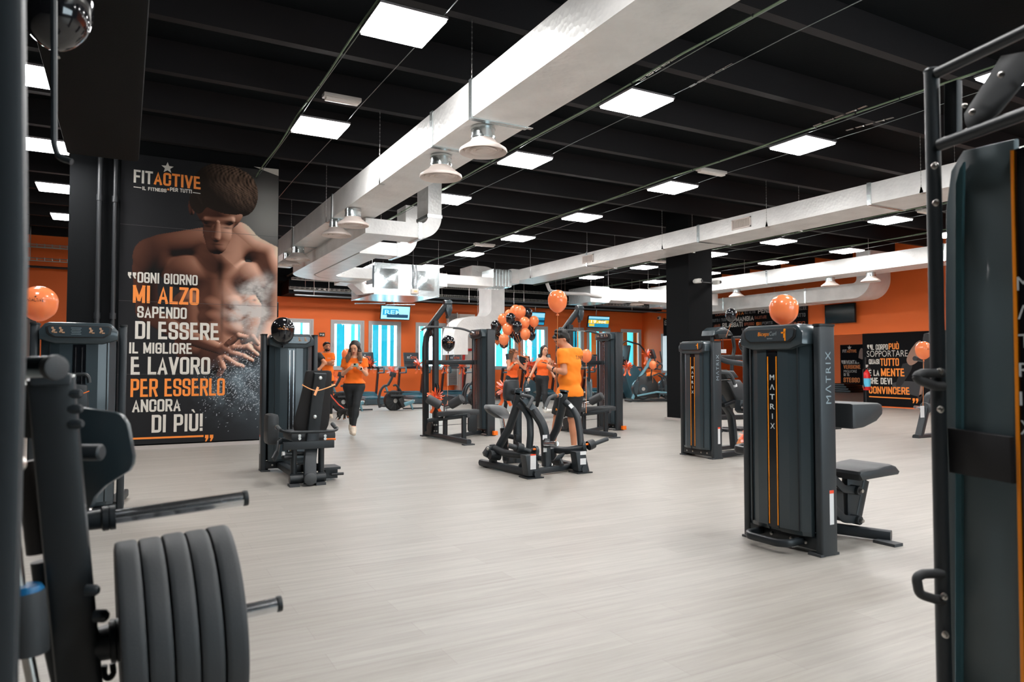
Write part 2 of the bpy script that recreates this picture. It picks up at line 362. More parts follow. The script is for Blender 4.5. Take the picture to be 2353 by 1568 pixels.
# black wall that carries the large poster, with its pillar and pipes
struct('wall_poster', (-.74, 11.80, 0), (2.135, 12.2, ZC), M_wallblack)
struct('baseboard_poster', (-.12, 11.775, 0), (2.135, 11.80, .055), M_base)
for i, px in enumerate((226, 262)):
    p = aty(px, 600, 11.72); b = MB(); b.tube([(p.x, 11.72, 0), (p.x, 11.72, ZC)], .035 if i == 0 else .03, 10)
    for z in (1.9, 3.6): b.lathe([(.042, 0), (.042, .09)], (p.x, 11.72, z), seg=12)
    o = b.build('pipe', mat('black_pipe', (.02, .022, .025), .45)); tag(o, ['thick black pipe running up the black wall left of the large poster', 'thin black pipe running up the wall at the poster edge'][i], 'pipe')
# black columns
col = struct('pillar', (11.09, 12.05, 0), (11.80, 12.80, ZC), M_wallblack)
struct('pillar_plinth', (11.05, 12.01, 0), (11.84, 12.84, .05), M_base)
# long black bulkhead close overhead at the left
bh = MB(); z = 3.6; k = z - H_CAM
bh.b2((-.62, 5.0, z), (.10, 9.3, z + .7), .04); o = bh.build('bulkhead', mat('black_bulkhead', (.006, .006, .006), .85, bump=.2, bscale=90, spec=.2)); tag(o, 'wide black overhead box hanging at the upper left before the poster', 'bulkhead')

# windows: frame, sash, pane, and the blue fins outside
def fin_mat(name, c):
    m = bpy.data.materials.new(name); m.use_nodes = True; nt = m.node_tree; o = nt.nodes['Material Output']; t = nt.nodes.new('ShaderNodeBsdfTranslucent'); d = nt.nodes.new('ShaderNodeBsdfDiffuse'); x = nt.nodes.new('ShaderNodeMixShader')
    t.inputs['Color'].default_value = (*c, 1); d.inputs['Color'].default_value = (*c, 1); x.inputs['Fac'].default_value = .35
    nt.links.new(t.outputs[0], x.inputs[1]); nt.links.new(d.outputs[0], x.inputs[2]); nt.links.new(x.outputs[0], o.inputs['Surface']); return m
M_fin = fin_mat('blue_green_fin', (.28, .84, .86))
M_fin2 = fin_mat('dark_teal_fin', (.10, .55, .62))
M_glass = mat('window_glass', (.9, 1, 1), .02, trans=1.)
_g = M_glass.node_tree; _b = _g.nodes['Principled BSDF']; _t = _g.nodes.new('ShaderNodeBsdfTransparent'); _x = _g.nodes.new('ShaderNodeMixShader')
_gl = _g.nodes.new('ShaderNodeBsdfGlossy'); _gl.inputs['Roughness'].default_value = .03
_t.inputs['Color'].default_value = (.86, .97, 1, 1); _x.inputs['Fac'].default_value = .07
_g.links.new(_t.outputs[0], _x.inputs[1]); _g.links.new(_gl.outputs[0], _x.inputs[2]); _g.links.new(_x.outputs[0], _g.nodes['Material Output'].inputs['Surface'])
for i, (x0, x1) in enumerate(WIN):
    b = MB(); t = .055; y0, y1 = YB - .03, YB + .07
    b.b2((x0, y0, WZ0), (x0 + t, y1, WZ1)); b.b2((x1 - t, y0, WZ0), (x1, y1, WZ1)); b.b2((x0 + t, y0, WZ1 - t), (x1 - t, y1, WZ1)); b.b2((x0 + t, y0, WZ0), (x1 - t, y1, WZ0 + t))
    w = b.build('window_%d' % (i + 1), M_pvc, smooth=False); w['kind'] = 'structure'
    b = MB(); a0, a1, c0, c1 = x0 + t, x1 - t, WZ0 + t, WZ1 - t; s = .085
    b.b2((a0, y0 + .02, c0), (a0 + s, y1 - .01, c1)); b.b2((a1 - s, y0 + .02, c0), (a1, y1 - .01, c1)); b.b2((a0 + s, y0 + .02, c1 - s), (a1 - s, y1 - .01, c1)); b.b2((a0 + s, y0 + .02, c0), (a1 - s, y1 - .01, c0 + s))
    sash = b.build('sash', M_pvc, w, smooth=False)
    b = MB(); b.b2((a0 + .02, YB + .015, (c0 + c1) / 2 - .07), (a0 + .05, YB - .04, (c0 + c1) / 2 + .07), .008); b.build('handle', M_pvc, sash)
    b = MB(); b.b2((a0 + s, YB + .03, c0 + s), (a1 - s, YB + .038, c1 - s)); b.build('pane', M_glass, w, smooth=False)
    rnd = random.Random(i * 7 + 3); x = x0 - .1; k = 0
    while x < x1 + .25:
        wd = rnd.choice((.07, .12, .2, .26)); gap = rnd.choice((.14, .26, .34))
        b = MB(); b.b2((x, YB + .75, -.2), (x + wd, YB + .85, 4)); b.build('sun_fin', M_fin if rnd.random() < .65 else M_fin2, w, smooth=False); x += wd + gap
# windows on the right wall beyond the pillar (pale frame strip seen left of the pillar)
p0, p1 = atx(1520, 770, XR), atx(1536, 770, XR)
b = MB(); b.b2((XR - .03, p1.y - 1.2, .95), (XR + .02, p0.y, 2.62)); w = b.build('window_11', M_pvc, smooth=False); w['kind'] = 'structure'
b = MB(); b.b2((XR - .035, p1.y - 1.1, 1.05), (XR - .03, p0.y - .12, 2.52)); b.build('pane', mat('bright_pane', (.75, .9, .95), .1, emit=.55), w, smooth=False)
for i, (xa, xb, ya, yb) in enumerate(((1903, 1908, 771, 846),)):
    q0, q1 = aty(xa - 14, ya, 29.6), aty(xb, yb, 29.6)
    b = MB(); b.b2((q0.x, 30.55, q1.z), (q1.x, 30.6, q0.z)); w = b.build('window_12', M_pvc, smooth=False); w['kind'] = 'structure'
# a grey door in the left part of the back wall
b = MB(); q0, q1 = aty(30, 722, 21.5), aty(84, 722, 21.5)
b.b2((q0.x - .8, 21.42, 0), (q1.x, 21.5, q1.z)); d = b.build('door_1', mat('door_frame_grey', s2l((90, 78, 76)), .5), smooth=False); d['kind'] = 'structure'
b = MB(); b.b2((q0.x - .7, 21.40, 0), (q1.x - .12, 21.42, q1.z - .14)); b.build('door_leaf', mat('door_grey', s2l((134, 118, 112)), .5), d, smooth=False)
b = MB(); b.tube([(q0.x - .1, 21.40, 1.0), (q0.x - .1, 21.34, 1.0), (q0.x - .24, 21.34, 1.0)], .012, 8); b.build('handle', M_bolt, d)

# ------------------------------------------------------------------ ceiling lamps
ZP = 4.165; PW = .595
M_panel = mat('lit_diffuser', (1, .985, .97), .5, emit=PANEL_LIGHT)
M_pframe = mat('panel_frame', (.35, .33, .34), .4, .6)
rows = {
    'far left row': (-1.32, [5.6, 8.25, 10.9, 13.5, 16.1]),
    'row above the large poster': (1.76, [-.6, 2.4, 5.45, 8.42]),
    'row just right of the big duct': (4.66, [-2.6, .1, 2.78, 5.90, 8.42, 11.1, 13.8, 16.5, 19.2, 21.6]),
    'row over the rowing press': (7.56, [-1.8, .8, 3.42, 6.05, 8.60, 11.24, 13.83, 16.45, 19.1, 21.6]),
    'row over the black pillar': (13.15, [.9, 3.5, 6.1, 8.50, 11.27, 13.45, 16.2, 18.9]),
    'row nearest the orange right wall': (15.75, [3.6, 6.2, 8.8, 11.37, 13.7, 16.3, 18.8])}
pan0 = None
for rn, (x, ys) in rows.items():
    seen = hid = 0
    for y in ys:
        d = Vector((x, y, ZP)) - CAM; dep = d.dot(CF)
        vis = dep > 1 and abs(d.dot(CR) / dep) < .75 and abs(d.dot(CU) / dep) < .5
        if pan0 is None:
            pan0 = thing('panel_lamp', '', 'ceiling lamp', (x, y, ZP))
            b = MB(); t = .012
            for lo, hi in (((0, 0), (PW, t)), ((0, PW - t), (PW, PW)), ((0, t), (t, PW - t)), ((PW - t, t), (PW, PW - t))): b.b2((*lo, 0), (*hi, .022))
            b.b2((t, t, .018), (PW - t, PW - t, .022))
            b.build('frame', M_pframe, pan0, smooth=False)
            b = MB(); b.b2((t, t, -.020), (PW - t, PW - t, .010)); b.build('diffuser', M_panel, pan0, smooth=False)
            b = MB(); b.b2((.2, .22, .022), (.4, .32, .055), .005); b.build('driver_box', M_frame2, pan0); o = pan0
        else: o = copy_tree(pan0); o.location = (x, y, ZP)
        nm = '%s lit square ceiling panel in the %s' % (ORD[seen], rn) if vis else '%s unseen lit square panel of the %s' % (ORD[hid], rn)
        tag(o, nm, 'ceiling lamp', 'square panel lamps on ceiling wires')
        if vis: seen += 1
        else: hid += 1
    # the two suspension wires and the green cable of the row
    if rn != 'far left row':
        y0, y1 = YF, (YB - .1 if x < 10 else 22.5)
        for q, xx in enumerate((x + .03, x + PW - .03)):
            pts = []; n = 24
            for k in range(n + 1):
                yy = y0 + (y1 - y0) * k / n; sag = .012 * math.sin(k * 2.1) - .0
                pts.append((xx, yy, ZP + .045 + sag))
            b = MB(); b.tube(pts, .0045, 5)
            o = b.build('suspension_wire', mat('steel_wire', (.30, .33, .33), .4, .8)); tag(o, 'thin steel wire carrying the %s, %s side' % (rn, 'left' if q == 0 else 'right'), 'wire')
        rnd = random.Random(int(x * 10)); pts = []
        for k in range(61):
            yy = y0 + (y1 - y0) * k / 60; pts.append((x + .01 + .008 * math.sin(k * 1.3 + x), yy, ZP + .065 + .008 * math.sin(k * .9 + x * 2)))
        b = MB(); b.tube(smooth_path(pts, 3), .011, 6); o = b.build('power_cable', mat('green_cable', s2l((118, 138, 112)), .5)); tag(o, 'green power cable tied along the %s' % rn, 'cable')
        tl = MB()
        for k in range(2, 46):
            yy = y0 + k * .55
            tl.lathe([(.014, 0), (.014, .012)], (x + .01, yy, ZP + .066), (0, 1, 0), 6)
        t_ = tl.build('cable_tie', M_black, o); t_['kind'] = 'stuff'
# turnbuckles on the two wires near the camera
for i, (px, py, qx, qy) in enumerate(((1470, 185, 1560, 128), (1585, 200, 1690, 143), (1870, 290, 2000, 240), (1945, 300, 2060, 268))):
    p, q = atz(px, py, ZP + .05), atz(qx, qy, ZP + .05); b = MB(); L_ = (q - p)
    for k in range(5):
        a0 = p + L_ * (k / 5); a1 = p + L_ * ((k + .7) / 5); w = Vector((.012, 0, 0))
        b.tube([a0 - w, a1 - w, a1 + w, a0 + w], .0035, 5, closed=True)
    for k in (1, 3): b.lathe([(.008, -.01), (.014, 0), (.008, .01)], p + L_ * (k / 5 + .16), (0, 1, 0), 6)
    o = b.build('turnbuckle', M_bolt); tag(o, ['steel turnbuckle chain on the left wire behind the nearest middle panel', 'steel turnbuckle chain on the right wire beside the nearest middle panel', 'steel turnbuckle chain on the cable of the row over the press', 'steel turnbuckle chain on the bare wire right of the press row'][i], 'turnbuckle')
# emergency light bars
bars = [((742, 218), (820, 243), 'left of the big duct, between two lit panels'), ((1604, 388), (1660, 402), 'between the two nearest panels over the rowing press'), ((1090, 560), (1126, 568), 'near the far end of the press row'),
        ((1496, 598), (1524, 604), 'under the long duct left of the pillar'), ((2110, 482), (2146, 494), 'at the right edge under the long duct'), ((366 // 2, 511), (176, 514), 'low in the far left, above the orange wall')]
for i, (a, c, lb) in enumerate(bars[:5]):
    p = atz(*a, ZP + .06); q = atz(*c, ZP + .06); q = Vector((p.x + max(.32, min(.55, q.x - p.x)), p.y, p.z))
    t = thing('emergency_light', 'slim white emergency light bar ' + lb, 'emergency light', p)
    b = MB(); b.box(((q.x - p.x) / 2, 0, 0), (q.x - p.x, .12, .045), bev=.012); b.build('housing', mat('emergency_housing', s2l((196, 188, 182)), .5), t)
    b = MB(); b.box(((q.x - p.x) / 2, 0, -.035), (q.x - p.x - .05, .09, .03), bev=.012); b.build('lens', mat('emergency_lens', s2l((232, 222, 214)), .25), t)

# ------------------------------------------------------------------ air ducts
def chain(b, x, y, z0, z1, r=.006):
    b.tube([(x, y, z0), (x, y, z1)], r * .5, 5)
    n = int((z1 - z0) / .05)
    for k in range(n): b.lathe([(r * .4, -.014), (r * 1.25, 0), (r * .4, .014)], (x, y, z0 + (k + .5) * (z1 - z0) / n), seg=5)
def hangers(root, x, ys, zb, side=-1):
    for y in [6.06 + 1.4 * round((y_ - 6.06) / 1.4) for y_ in ys]:
        b = MB(); chain(b, x, y, zb + .08, RIB); b.prism([(-.03, 0), (.03, 0), (.008, .09), (-.008, .09)], .004, (x, y, zb), (0, 1, 0))
        b.box((x + .03, y, zb - .004), (.07, .05, .006)); b.build('hanger_chain', M_bolt, root)
def duct_run(name, label, x0, x1, z0, z1, joints, m=M_duct):
    t = thing(name, label, 'air duct', (0, 0, 0))
    for a, c in zip(joints[:-1], joints[1:]):
        b = MB(); b.b2((x0, a + .002, z0), (x1, c - .002, z1)); b.build('duct_section', m, t, smooth=False)
    for j in joints[1:-1]:
        b = MB(); e = .012
        b.b2((x0 - e, j - .035, z0 - e), (x0, j + .035, z1 + e)); b.b2((x1, j - .035, z0 - e), (x1 + e, j + .035, z1 + e)); b.b2((x0, j - .035, z0 - e), (x1, j + .035, z0)); b.b2((x0, j - .035, z1), (x1, j + .035, z1 + e))
        b.build('joint_collar', M_ductb, t, smooth=False)
    return t
d1x0, d1x1, d1z0, d1z1 = 2.865, 3.465, 3.60, 3.965
j1 = [atz(*p, 3.6).y for p in ((1078, 270), (993, 336), (757, 500))]
D1 = duct_run('air_duct', 'large silver rectangular duct crossing overhead from the top right to the poster', d1x0, d1x1, d1z0, d1z1, [-3.5, .5] + j1 + [14.3, 17.6])
hangers(D1, d1x0, [2.9, 5.9, 8.55, 11.45, 14.2, 16.9], d1z0); hangers(D1, d1x1, [6.3, 11.45], d1z0)
D2 = duct_run('air_duct', 'long silver duct with grilles passing in front of the black pillar', 10.0, 10.85, 3.72, 4.04, [1.5] + [atz(*p, 3.72).y for p in ((1961, 463), (1516, 545), (1264, 604))] + [18.2])
hangers(D2, 10.0, [6.1, 8.9, 12.1, 14.8, 17.3], 3.72); hangers(D2, 10.85, [6.1, 8.9, 12.1, 14.8], 3.72)
D3 = duct_run('air_duct', 'upper silver duct with round diffusers along the orange right wall', 16.9, 17.75, 3.72, 4.12, [2.0, 9.75, 15.0, 20.5])
hangers(D3, 16.9, [7.5, 11.4, 15.2, 19], 3.72)
# grilles in the long duct
for i, (a, c) in enumerate((((1683, 500), (1726, 533)), ((1339, 585), (1364, 602)), ((1166, 627), (1183, 640)))):
    p, q = atx(*a, 10.0), atx(*c, 10.0); t = thing('wall_grille', 'white slotted grille in the side of the long duct, ' + ['nearest the pillar', 'middle one', 'farthest one'][i], 'vent grille', (10.0, p.y, p.z))
    dy, dz = q.y - p.y, q.z - p.z; b = MB()
    zc = 3.88; h = .19; L_ = .46; yc = (p.y + q.y) / 2
    t.location = (10.0, yc, zc)
    for lo, hi in (((-L_ / 2, h / 2 - .02), (L_ / 2, h / 2)), ((-L_ / 2, -h / 2), (L_ / 2, -h / 2 + .02)), ((-L_ / 2, -h / 2), (-L_ / 2 + .02, h / 2)), ((L_ / 2 - .02, -h / 2), (L_ / 2, h / 2))):
        b.b2((-.02, lo[0], lo[1]), (-.002, hi[0], hi[1]))
    b.build('frame', M_diff, t, smooth=False)
    b = MB(); b.b2((-.004, -L_ / 2 + .01, -h / 2 + .01), (-.002, L_ / 2 - .01, h / 2 - .01)); b.build('backing', M_black, t, smooth=False)
    for k in range(20):
        yy = -L_ / 2 + .03 + k * (L_ - .06) / 19; b = MB(); b.box((-.011, yy, 0), (.014, .008, h - .04)); b.build('vane', M_diff, t, smooth=False)
# round diffusers
def diffuser(x, y, z, r, label):
    t = thing('round_diffuser', label, 'air diffuser', (x, y, z), group='round ceiling diffusers under the ducts'); h = .25
    b = MB(); b.lathe([(r * .50, .1), (r * .50, h)], seg=24); b.lathe([(r * .525, .14), (r * .525, .155)], seg=24); b.lathe([(r * .525, .22), (r * .525, .235)], seg=24); b.build('collar', M_ductb, t)
    b = MB(); b.lathe([(r * .5, .13), (r * .58, .10), (r, .03), (r * 1.02, .012), (r, 0), (r * .95, .006), (r * .80, .045), (r * .78, .045)], seg=32); b.build('cone', M_diff, t)
    for k, (ra, rb) in enumerate(((.80, .62), (.58, .36), (.33, 0.))):
        b = MB(); b.lathe([(r * ra, .03 - .006 * k), (r * (ra - .03), .012 - .004 * k), (max(r * rb, 0), .05 - .012 * k if rb else .004), (max(r * rb, 0), .055)] if rb else [(r * ra, .03), (r * ra * .9, .012), (0.0, .008)], seg=32); b.build('ring', M_diff, t)
    return t
DF = [((1100, 345), .235), ((997, 403), .235), ((818, 517), .235), ((776, 540), .235), ((686, 595), .235), ((664, 608), .235)]
for i, (p, r) in enumerate(DF):
    q = atz(*p, 3.36); diffuser(3.08 if i < 2 else 2.98, q.y, 3.34, r, ['nearest round white diffuser under the large duct', 'second nearest round diffuser under the large duct', 'third nearest round diffuser under the large duct', 'fourth nearest round diffuser under the large duct', 'farther left diffuser where the large duct meets the poster edge', 'lowest left diffuser beside the poster edge'][i])
for i, p in enumerate(((1690, 667), (1905, 645), (1998, 632))):
    q = atx(*p, 17.2); diffuser(17.25, q.y, 3.47, .24, ['round diffuser under the right wall duct, just right of the pillar', 'round diffuser under the right wall duct, middle of three', 'round diffuser under the right wall duct, nearest the camera'][i])

# twin lower ducts under the large duct, rising elbows at the near end, turning right into the fan unit
def rduct(path, w, h, label=None, parent=None, name='duct_section', m=M_duct, up=(0, 0, 1)):
    b = MB(); b.sweep(path, [(w / 2, h / 2), (-w / 2, h / 2), (-w / 2, -h / 2), (w / 2, -h / 2)], up); o = b.build(name, m, parent, ang=25)
    return o
def arc(c, a0, a1, r, ax, ay, n=10):
    c = Vector(c); ax = Vector(ax); ay = Vector(ay)
    return [c + ax * (r * math.cos(R(a0 + (a1 - a0) * k / n))) + ay * (r * math.sin(R(a0 + (a1 - a0) * k / n))) for k in range(n + 1)]
def plate_elbow(b, c, r0, r1, a0, a1, ax, ay, dw, n=12):
    """curved rectangular elbow in plane (ax,ay), thickness vector dw"""
    c, ax, ay, dw = map(Vector, (c, ax, ay, dw)); vs = []; fs = []
    for k in range(n + 1):
        a = R(a0 + (a1 - a0) * k / n); e = ax * math.cos(a) + ay * math.sin(a)
        vs += [c + e * r0, c + e * r1, c + e * r1 + dw, c + e * r0 + dw]
    for k in range(n):
        for q in range(4): fs.append((k * 4 + q, k * 4 + (q + 1) % 4, k * 4 + 4 + (q + 1) % 4, k * 4 + 4 + q))
    fs.append((3, 2, 1, 0)); fs.append(tuple(n * 4 + q for q in range(4))); b.add(vs, fs)
zb, hh = 3.335, .24
def lower_duct(xa, xb, ynear, label, xel):
    t = thing('air_duct', label, 'air duct', (0, 0, 0)); w = xb - xa
    cx, cy = 4.56, 16.3; b = MB(); b.b2((xa, ynear + .5, zb), (xb, cy, zb + hh)); b.build('duct_section', M_duct, t, smooth=False)
    b = MB(); b.b2((xa, ynear, zb), (xb, ynear + .5, zb + hh)); b.b2((xb - .001, ynear, zb), (xel, ynear + .5, zb + hh)); b.build('boot', M_duct, t, smooth=False)
    b = MB(); plate_elbow(b, (xel, ynear, zb + hh + .14), .14, .14 + hh, -90, 0, (1, 0, 0), (0, 0, 1), (0, .5, 0)); b.build('elbow', M_duct, t, ang=25)
    b = MB(); b.b2((xel + .14, ynear, zb + hh + .14), (xel + .14 + hh, ynear + .5, zb + hh + .14 + .62)); b.build('riser', M_duct, t, smooth=False)
    b = MB(); e = .012; b.b2((xel - .03, ynear - e, zb - e), (xel + .03, ynear + .5 + e, zb + hh + e)); b.b2((xel + .14 - e, ynear - e, zb + hh + .12), (xel + .14 + hh + e, ynear + .5 + e, zb + hh + .17)); b.build('joint_collar', M_ductb, t, smooth=False)
    # far elbow in plan: turns from +y to +x
    b = MB(); plate_elbow(b, (cx, cy, zb), cx - xb, cx - xa, 180, 90, (1, 0, 0), (0, 1, 0), (0, 0, hh)); b.build('elbow', M_duct, t, ang=25)
    b = MB(); b.b2((cx, cy + cx - xb, zb), (5.2, cy + cx - xa, zb + hh)); b.build('duct_section', M_duct, t, smooth=False)
    return t
LD1 = lower_duct(3.30, 3.76, 10.9, 'left of the twin lower silver ducts, running below the large duct', 4.22)
LD2 = lower_duct(3.80, 4.26, 12.9, 'right of the twin lower silver ducts, turning right to the fan unit', 4.56)
hangers(LD2, 4.26, [13.2, 15.8], zb)
# fan unit
u0, u1 = aty(861, 604, 17.5), aty(1008, 684, 17.5); ux0, ux1, uz0, uz1 = u0.x, u1.x, u1.z + .02, u0.z
FU = thing('fan_unit', 'boxy galvanised air handling unit hanging above the treadmills', 'air handling unit', (ux0, 17.5, uz0)); uw, uh = ux1 - ux0, uz1 - uz0; ud = 2.1
b = MB(); b.b2((0, 0, 0), (uw, ud, uh)); b.build('casing', M_ductb, FU, smooth=False)
for a, c in ((.08, .36), (.64, .93)):
    b = MB(); pa, pc = uw * a, uw * c; z0_, z1_ = uh * .18, uh * .84; n = 6; vs = []; fs = []
    for iz in range(n + 1):
        for ix in range(n + 1):
            s_ = math.sin(PI * ix / n) * math.sin(PI * iz / n); vs.append((pa + (pc - pa) * ix / n, -.004 - .035 * s_, z0_ + (z1_ - z0_) * iz / n))
    for iz in range(n):
        for ix in range(n): k = iz * (n + 1) + ix; fs.append((k, k + 1, k + n + 2, k + n + 1))
    b.add(vs, fs); b.build('access_panel', M_ductb, FU, ang=60)
b = MB(); e = .03
for xx in (0, uw): b.b2((xx - e / 2, -e / 2, 0), (xx + e / 2, e / 2, uh))
for zz in (0, uh): b.b2((0, -e / 2, zz - e / 2), (uw, e / 2, zz + e / 2))
b.b2((-e / 2, 0, -e / 2), (e / 2, ud, e / 2)); b.build('corner_profile', M_ductb, FU, smooth=False)
b = MB(); b.tube([(uw * .58, -.03, uh + .03), (uw * .60, -.06, uh * .7), (uw * .585, -.05, uh * .4), (uw * .61, -.04, uh * .18)], .018, 8, fr=.1); b.tube([(uw * .63, -.03, uh + .03), (uw * .64, -.06, uh * .6), (uw * .63, -.04, uh * .18)], .012, 8); b.build('conduit', mat('grey_conduit', (.25, .27, .28), .5), FU)
b = MB(); b.box((uw * .61, -.05, uh * .13), (.17, .08, .13), bev=.01); bx = b.build('junction_box', M_diff, FU)
text_on('ABS', (uw * .61 - .05, -.092, uh * .13 - .02), (1, 0, 0), (0, 0, 1), .10, .045, mat('yellow_print', s2l((245, 190, 60)), .5), bx)
b = MB()
for xx in (-.03, uw + .03):
    for yy in (.1, ud - .1): chain(b, xx, yy, uh, ZC - uz0)
b.build('hanger_rod', M_bolt, FU)
b = MB(); b.b2((-.62, ud * .25, uh * .42), (0, ud * .75, uh * .9)); b.build('inlet_duct', M_duct, FU, smooth=False)
b = MB(); b.sweep([(-.02, .25, uh * .18), (-.28, .2, uh * .12), (-.55, .2, uh * .42), (-.9, .2, uh * .45)], [(.25, .12), (-.25, .12), (-.25, -.12), (.25, -.12)]); b.build('inlet_boot', M_duct, FU, ang=20)
b = MB(); b.b2((-.06, -.02, uh * .2), (-.02, .5, uh * .92)); b.build('flexible_joint', M_frame2, FU)
for k in range(2):
    b = MB(); b.bar([(uw * (.30 + .52 * k) - .35, ud + .3, -.06), (uw * (.30 + .52 * k) + .55, ud + .3, -.02)], .05, .03); b.build('support_rail', M_ductb, FU)
# duct from the unit to the long duct, with a pleated joint
y0_ = 17.9; T = thing('connecting_duct', 'short silver duct with a pleated joint joining the fan unit to the long duct', 'air duct', (0, 0, 0))
b = MB(); b.b2((ux1 + .02, y0_, 3.42), (ux1 + .42, y0_ + .7, uz1 - .1)); b.build('transition', M_duct, T, smooth=False)
b = MB(); b.b2((ux1 + .42, y0_, 3.50), (9.15, y0_ + .7, uz1 - .12)); b.build('duct_section', M_duct, T, smooth=False)
b = MB()
for k in range(6): b.b2((9.15 + k * .1, y0_ - .02, 3.50), (9.21 + k * .1, y0_ + .72, 4.0)); b.b2((9.21 + k * .1, y0_, 3.52), (9.25 + k * .1, y0_ + .7, 3.98))
b.build('pleated_joint', M_ductb, T, smooth=False)
b = MB(); b.b2((9.75, y0_, 3.62), (10.0, y0_ + .7, 4.04)); b.b2((10.0, 18.2, 3.72), (10.85, 18.6, 4.04)); b.build('end_section', M_duct, T, smooth=False)
# big round-bend duct dropping at the back
bx0 = aty(1146, 700, 20.6).x
BD = thing('bent_duct', 'white duct bending down in an S towards the back wall vent', 'air duct', (0, 0, 0))
X1 = aty(1146, 700, 20.4).x; X0 = aty(1055, 740, 20.4).x; zt = aty(1120, 662, 20.4).z; zm = aty(1120, 745, 20.4).z
b = MB(); hd = .62
plate_elbow(b, (X1 - .75, 20.0, zt - .12), .28, .75, 90, 0, (1, 0, 0), (0, 0, 1), (0, .9, 0))
plate_elbow(b, (X1 - .75, 20.0, zm + .48), .28, .75, 0, -90, (1, 0, 0), (0, 0, 1), (0, .9, 0)); 
b.b2((X1 - .47, 20.0, zm + .48), (X1, 20.9, zt - .12)); b.build('elbow', M_duct, BD, ang=25)
b = MB(); b.b2((X0 + .3, 20.0, zm - .27), (X1 - .75, 20.9, zm + .20)); b.b2((X1 - 1.15, 20.0, zt + .16), (X1 - .75, 20.9, zt + .63)); b.build('duct_section', M_duct, BD, smooth=False)
b = MB(); plate_elbow(b, (X0 + .3, 20.0, zm - .45), .18, .65, 90, 180, (1, 0, 0), (0, 0, 1), (0, .9, 0)); b.build('elbow', M_duct, BD, ang=25)
p0, p1 = aty(1048, 770, 24.5), aty(1080, 770, 24.5)
b = MB(); b.b2((X0 - .35, 20.0, zm - 1.0), (X0 + .12, 20.9, zm - .45)); b.build('drop_section', M_duct, BD, smooth=False)
p0 = aty(1066, 800, 24.4)
o = MB().b2((p0.x - .22, 24.3, 0), (p0.x + .42, YB - .03, 3.2)).build('service_trunk', mat('cream_trunk', s2l((215, 205, 196)), .6), smooth=False); tag(o, 'tall cream casing standing against the back wall behind the treadmills', 'casing')
t = thing('louvre_column', 'tall ribbed grey louvre strip beside the cream casing', 'louvre', (p0.x - .62, 24.5, 0))
for k in range(60): MB().box((.2, 0, .55 + k * .045), (.34, .08, .02), rx=.4).build('slat', mat('louvre_grey', (.45, .47, .48), .4, .5), t, smooth=False)
b = MB(); b.b2((0, -.03, .5), (.03, .06, 3.25)); b.b2((.37, -.03, .5), (.4, .06, 3.25)); b.build('frame', M_duct, t, smooth=False)
b = MB(); chain(b, X1 - .3, 20.1, zt + .3, ZC); chain(b, X0 + .5, 20.1, zm + .2, ZC); b.build('hanger_rod', M_bolt, BD)
# right wall lower duct with its flat elbow, behind the upper one
T = thing('air_duct', 'lower silver duct along the right wall ending in a wide curved elbow', 'air duct', (0, 0, 0))
ye = atx(1985, 650, 18.8).y
b = MB(); b.b2((18.3, ye, 3.18), (19.2, 20.6, 3.62)); b.build('duct_section', M_duct, T, smooth=False)
b = MB(); plate_elbow(b, (18.3, ye, 3.62 + .12), .12, .12 + .44, -90, -180, (0, 1, 0), (0, 0, 1), (.9, 0, 0)); b.build('elbow', M_duct, T, ang=25)
b = MB(); b.b2((18.3, ye - .56, 3.74), (19.2, ye - .12, 4.5)); b.build('riser', M_duct, T, smooth=False)
b = MB(); chain(b, 18.3, ye + 2.8, 3.62, ZC); chain(b, 18.3, ye + 5.6, 3.62, ZC); b.build('hanger_rod', M_bolt, T)
b = MB(); b.b2((18.29, ye + 1.6, 3.17), (19.21, ye + 1.66, 3.63)); b.b2((18.29, ye + 5.0, 3.17), (19.21, ye + 5.06, 3.63)); b.build('joint_collar', M_ductb, T, smooth=False)
# second unit left of the pillar
p = aty(1357, 694, 17.6); q = aty(1400, 660, 17.6)
T = thing('fan_unit', 'smaller galvanised air unit hanging left of the black pillar', 'air handling unit', (p.x, 17.6, p.z)); w2 = q.x - p.x; h2 = q.z - p.z
MB().b2((0, 0, 0), (w2, 1.2, h2)).build('casing', M_ductb, T, smooth=False)
MB().b2((w2, .02, h2 * .1), (w2 + .05, 1.1, h2 * .95)).build('flange', M_duct, T, smooth=False)
MB().b2((w2 + .05, .1, h2 * .2), (w2 + 1.2, .9, h2 * .95)).build('duct_section', M_duct, T, smooth=False)
MB().b2((w2 + 1.2, .1, h2 * .25), (w2 + 4.6, .9, h2 * 1.05)).build('duct_section', M_duct, T, smooth=False)
b = MB(); chain(b, .05, .05, h2, ZC - p.z); chain(b, w2, .05, h2, ZC - p.z); chain(b, w2 + 1.6, .1, h2, ZC - p.z); b.build('hanger_rod', M_bolt, T)
b = MB(); b.tube([(w2 * .5, -.05, h2 * .35), (-.3, -.1, h2 * .45), (-.9, -.1, h2 * .42), (-1.5, -.1, h2 * .5), (-1.6, -.1, h2 * .95)], .05, 10, fr=.12); b.build('white_hose', M_pvc, T)
diffuser(aty(1477, 690, 17.9).x, 18.2, aty(1477, 700, 17.9).z, .22, 'round diffuser under the short duct left of the black pillar')
# another small unit behind the pillar
p = aty(1517, 706, 19.5); MBb = MB(); MBb.b2((p.x, 19.5, p.z), (p.x + .6, 20.1, p.z + .32)); chain(MBb, p.x + .3, 19.9, p.z + .3, ZC - .03); o = MBb.build('duct_stub', M_ductb, smooth=False); tag(o, 'short galvanised duct box partly behind the pillar', 'air duct')

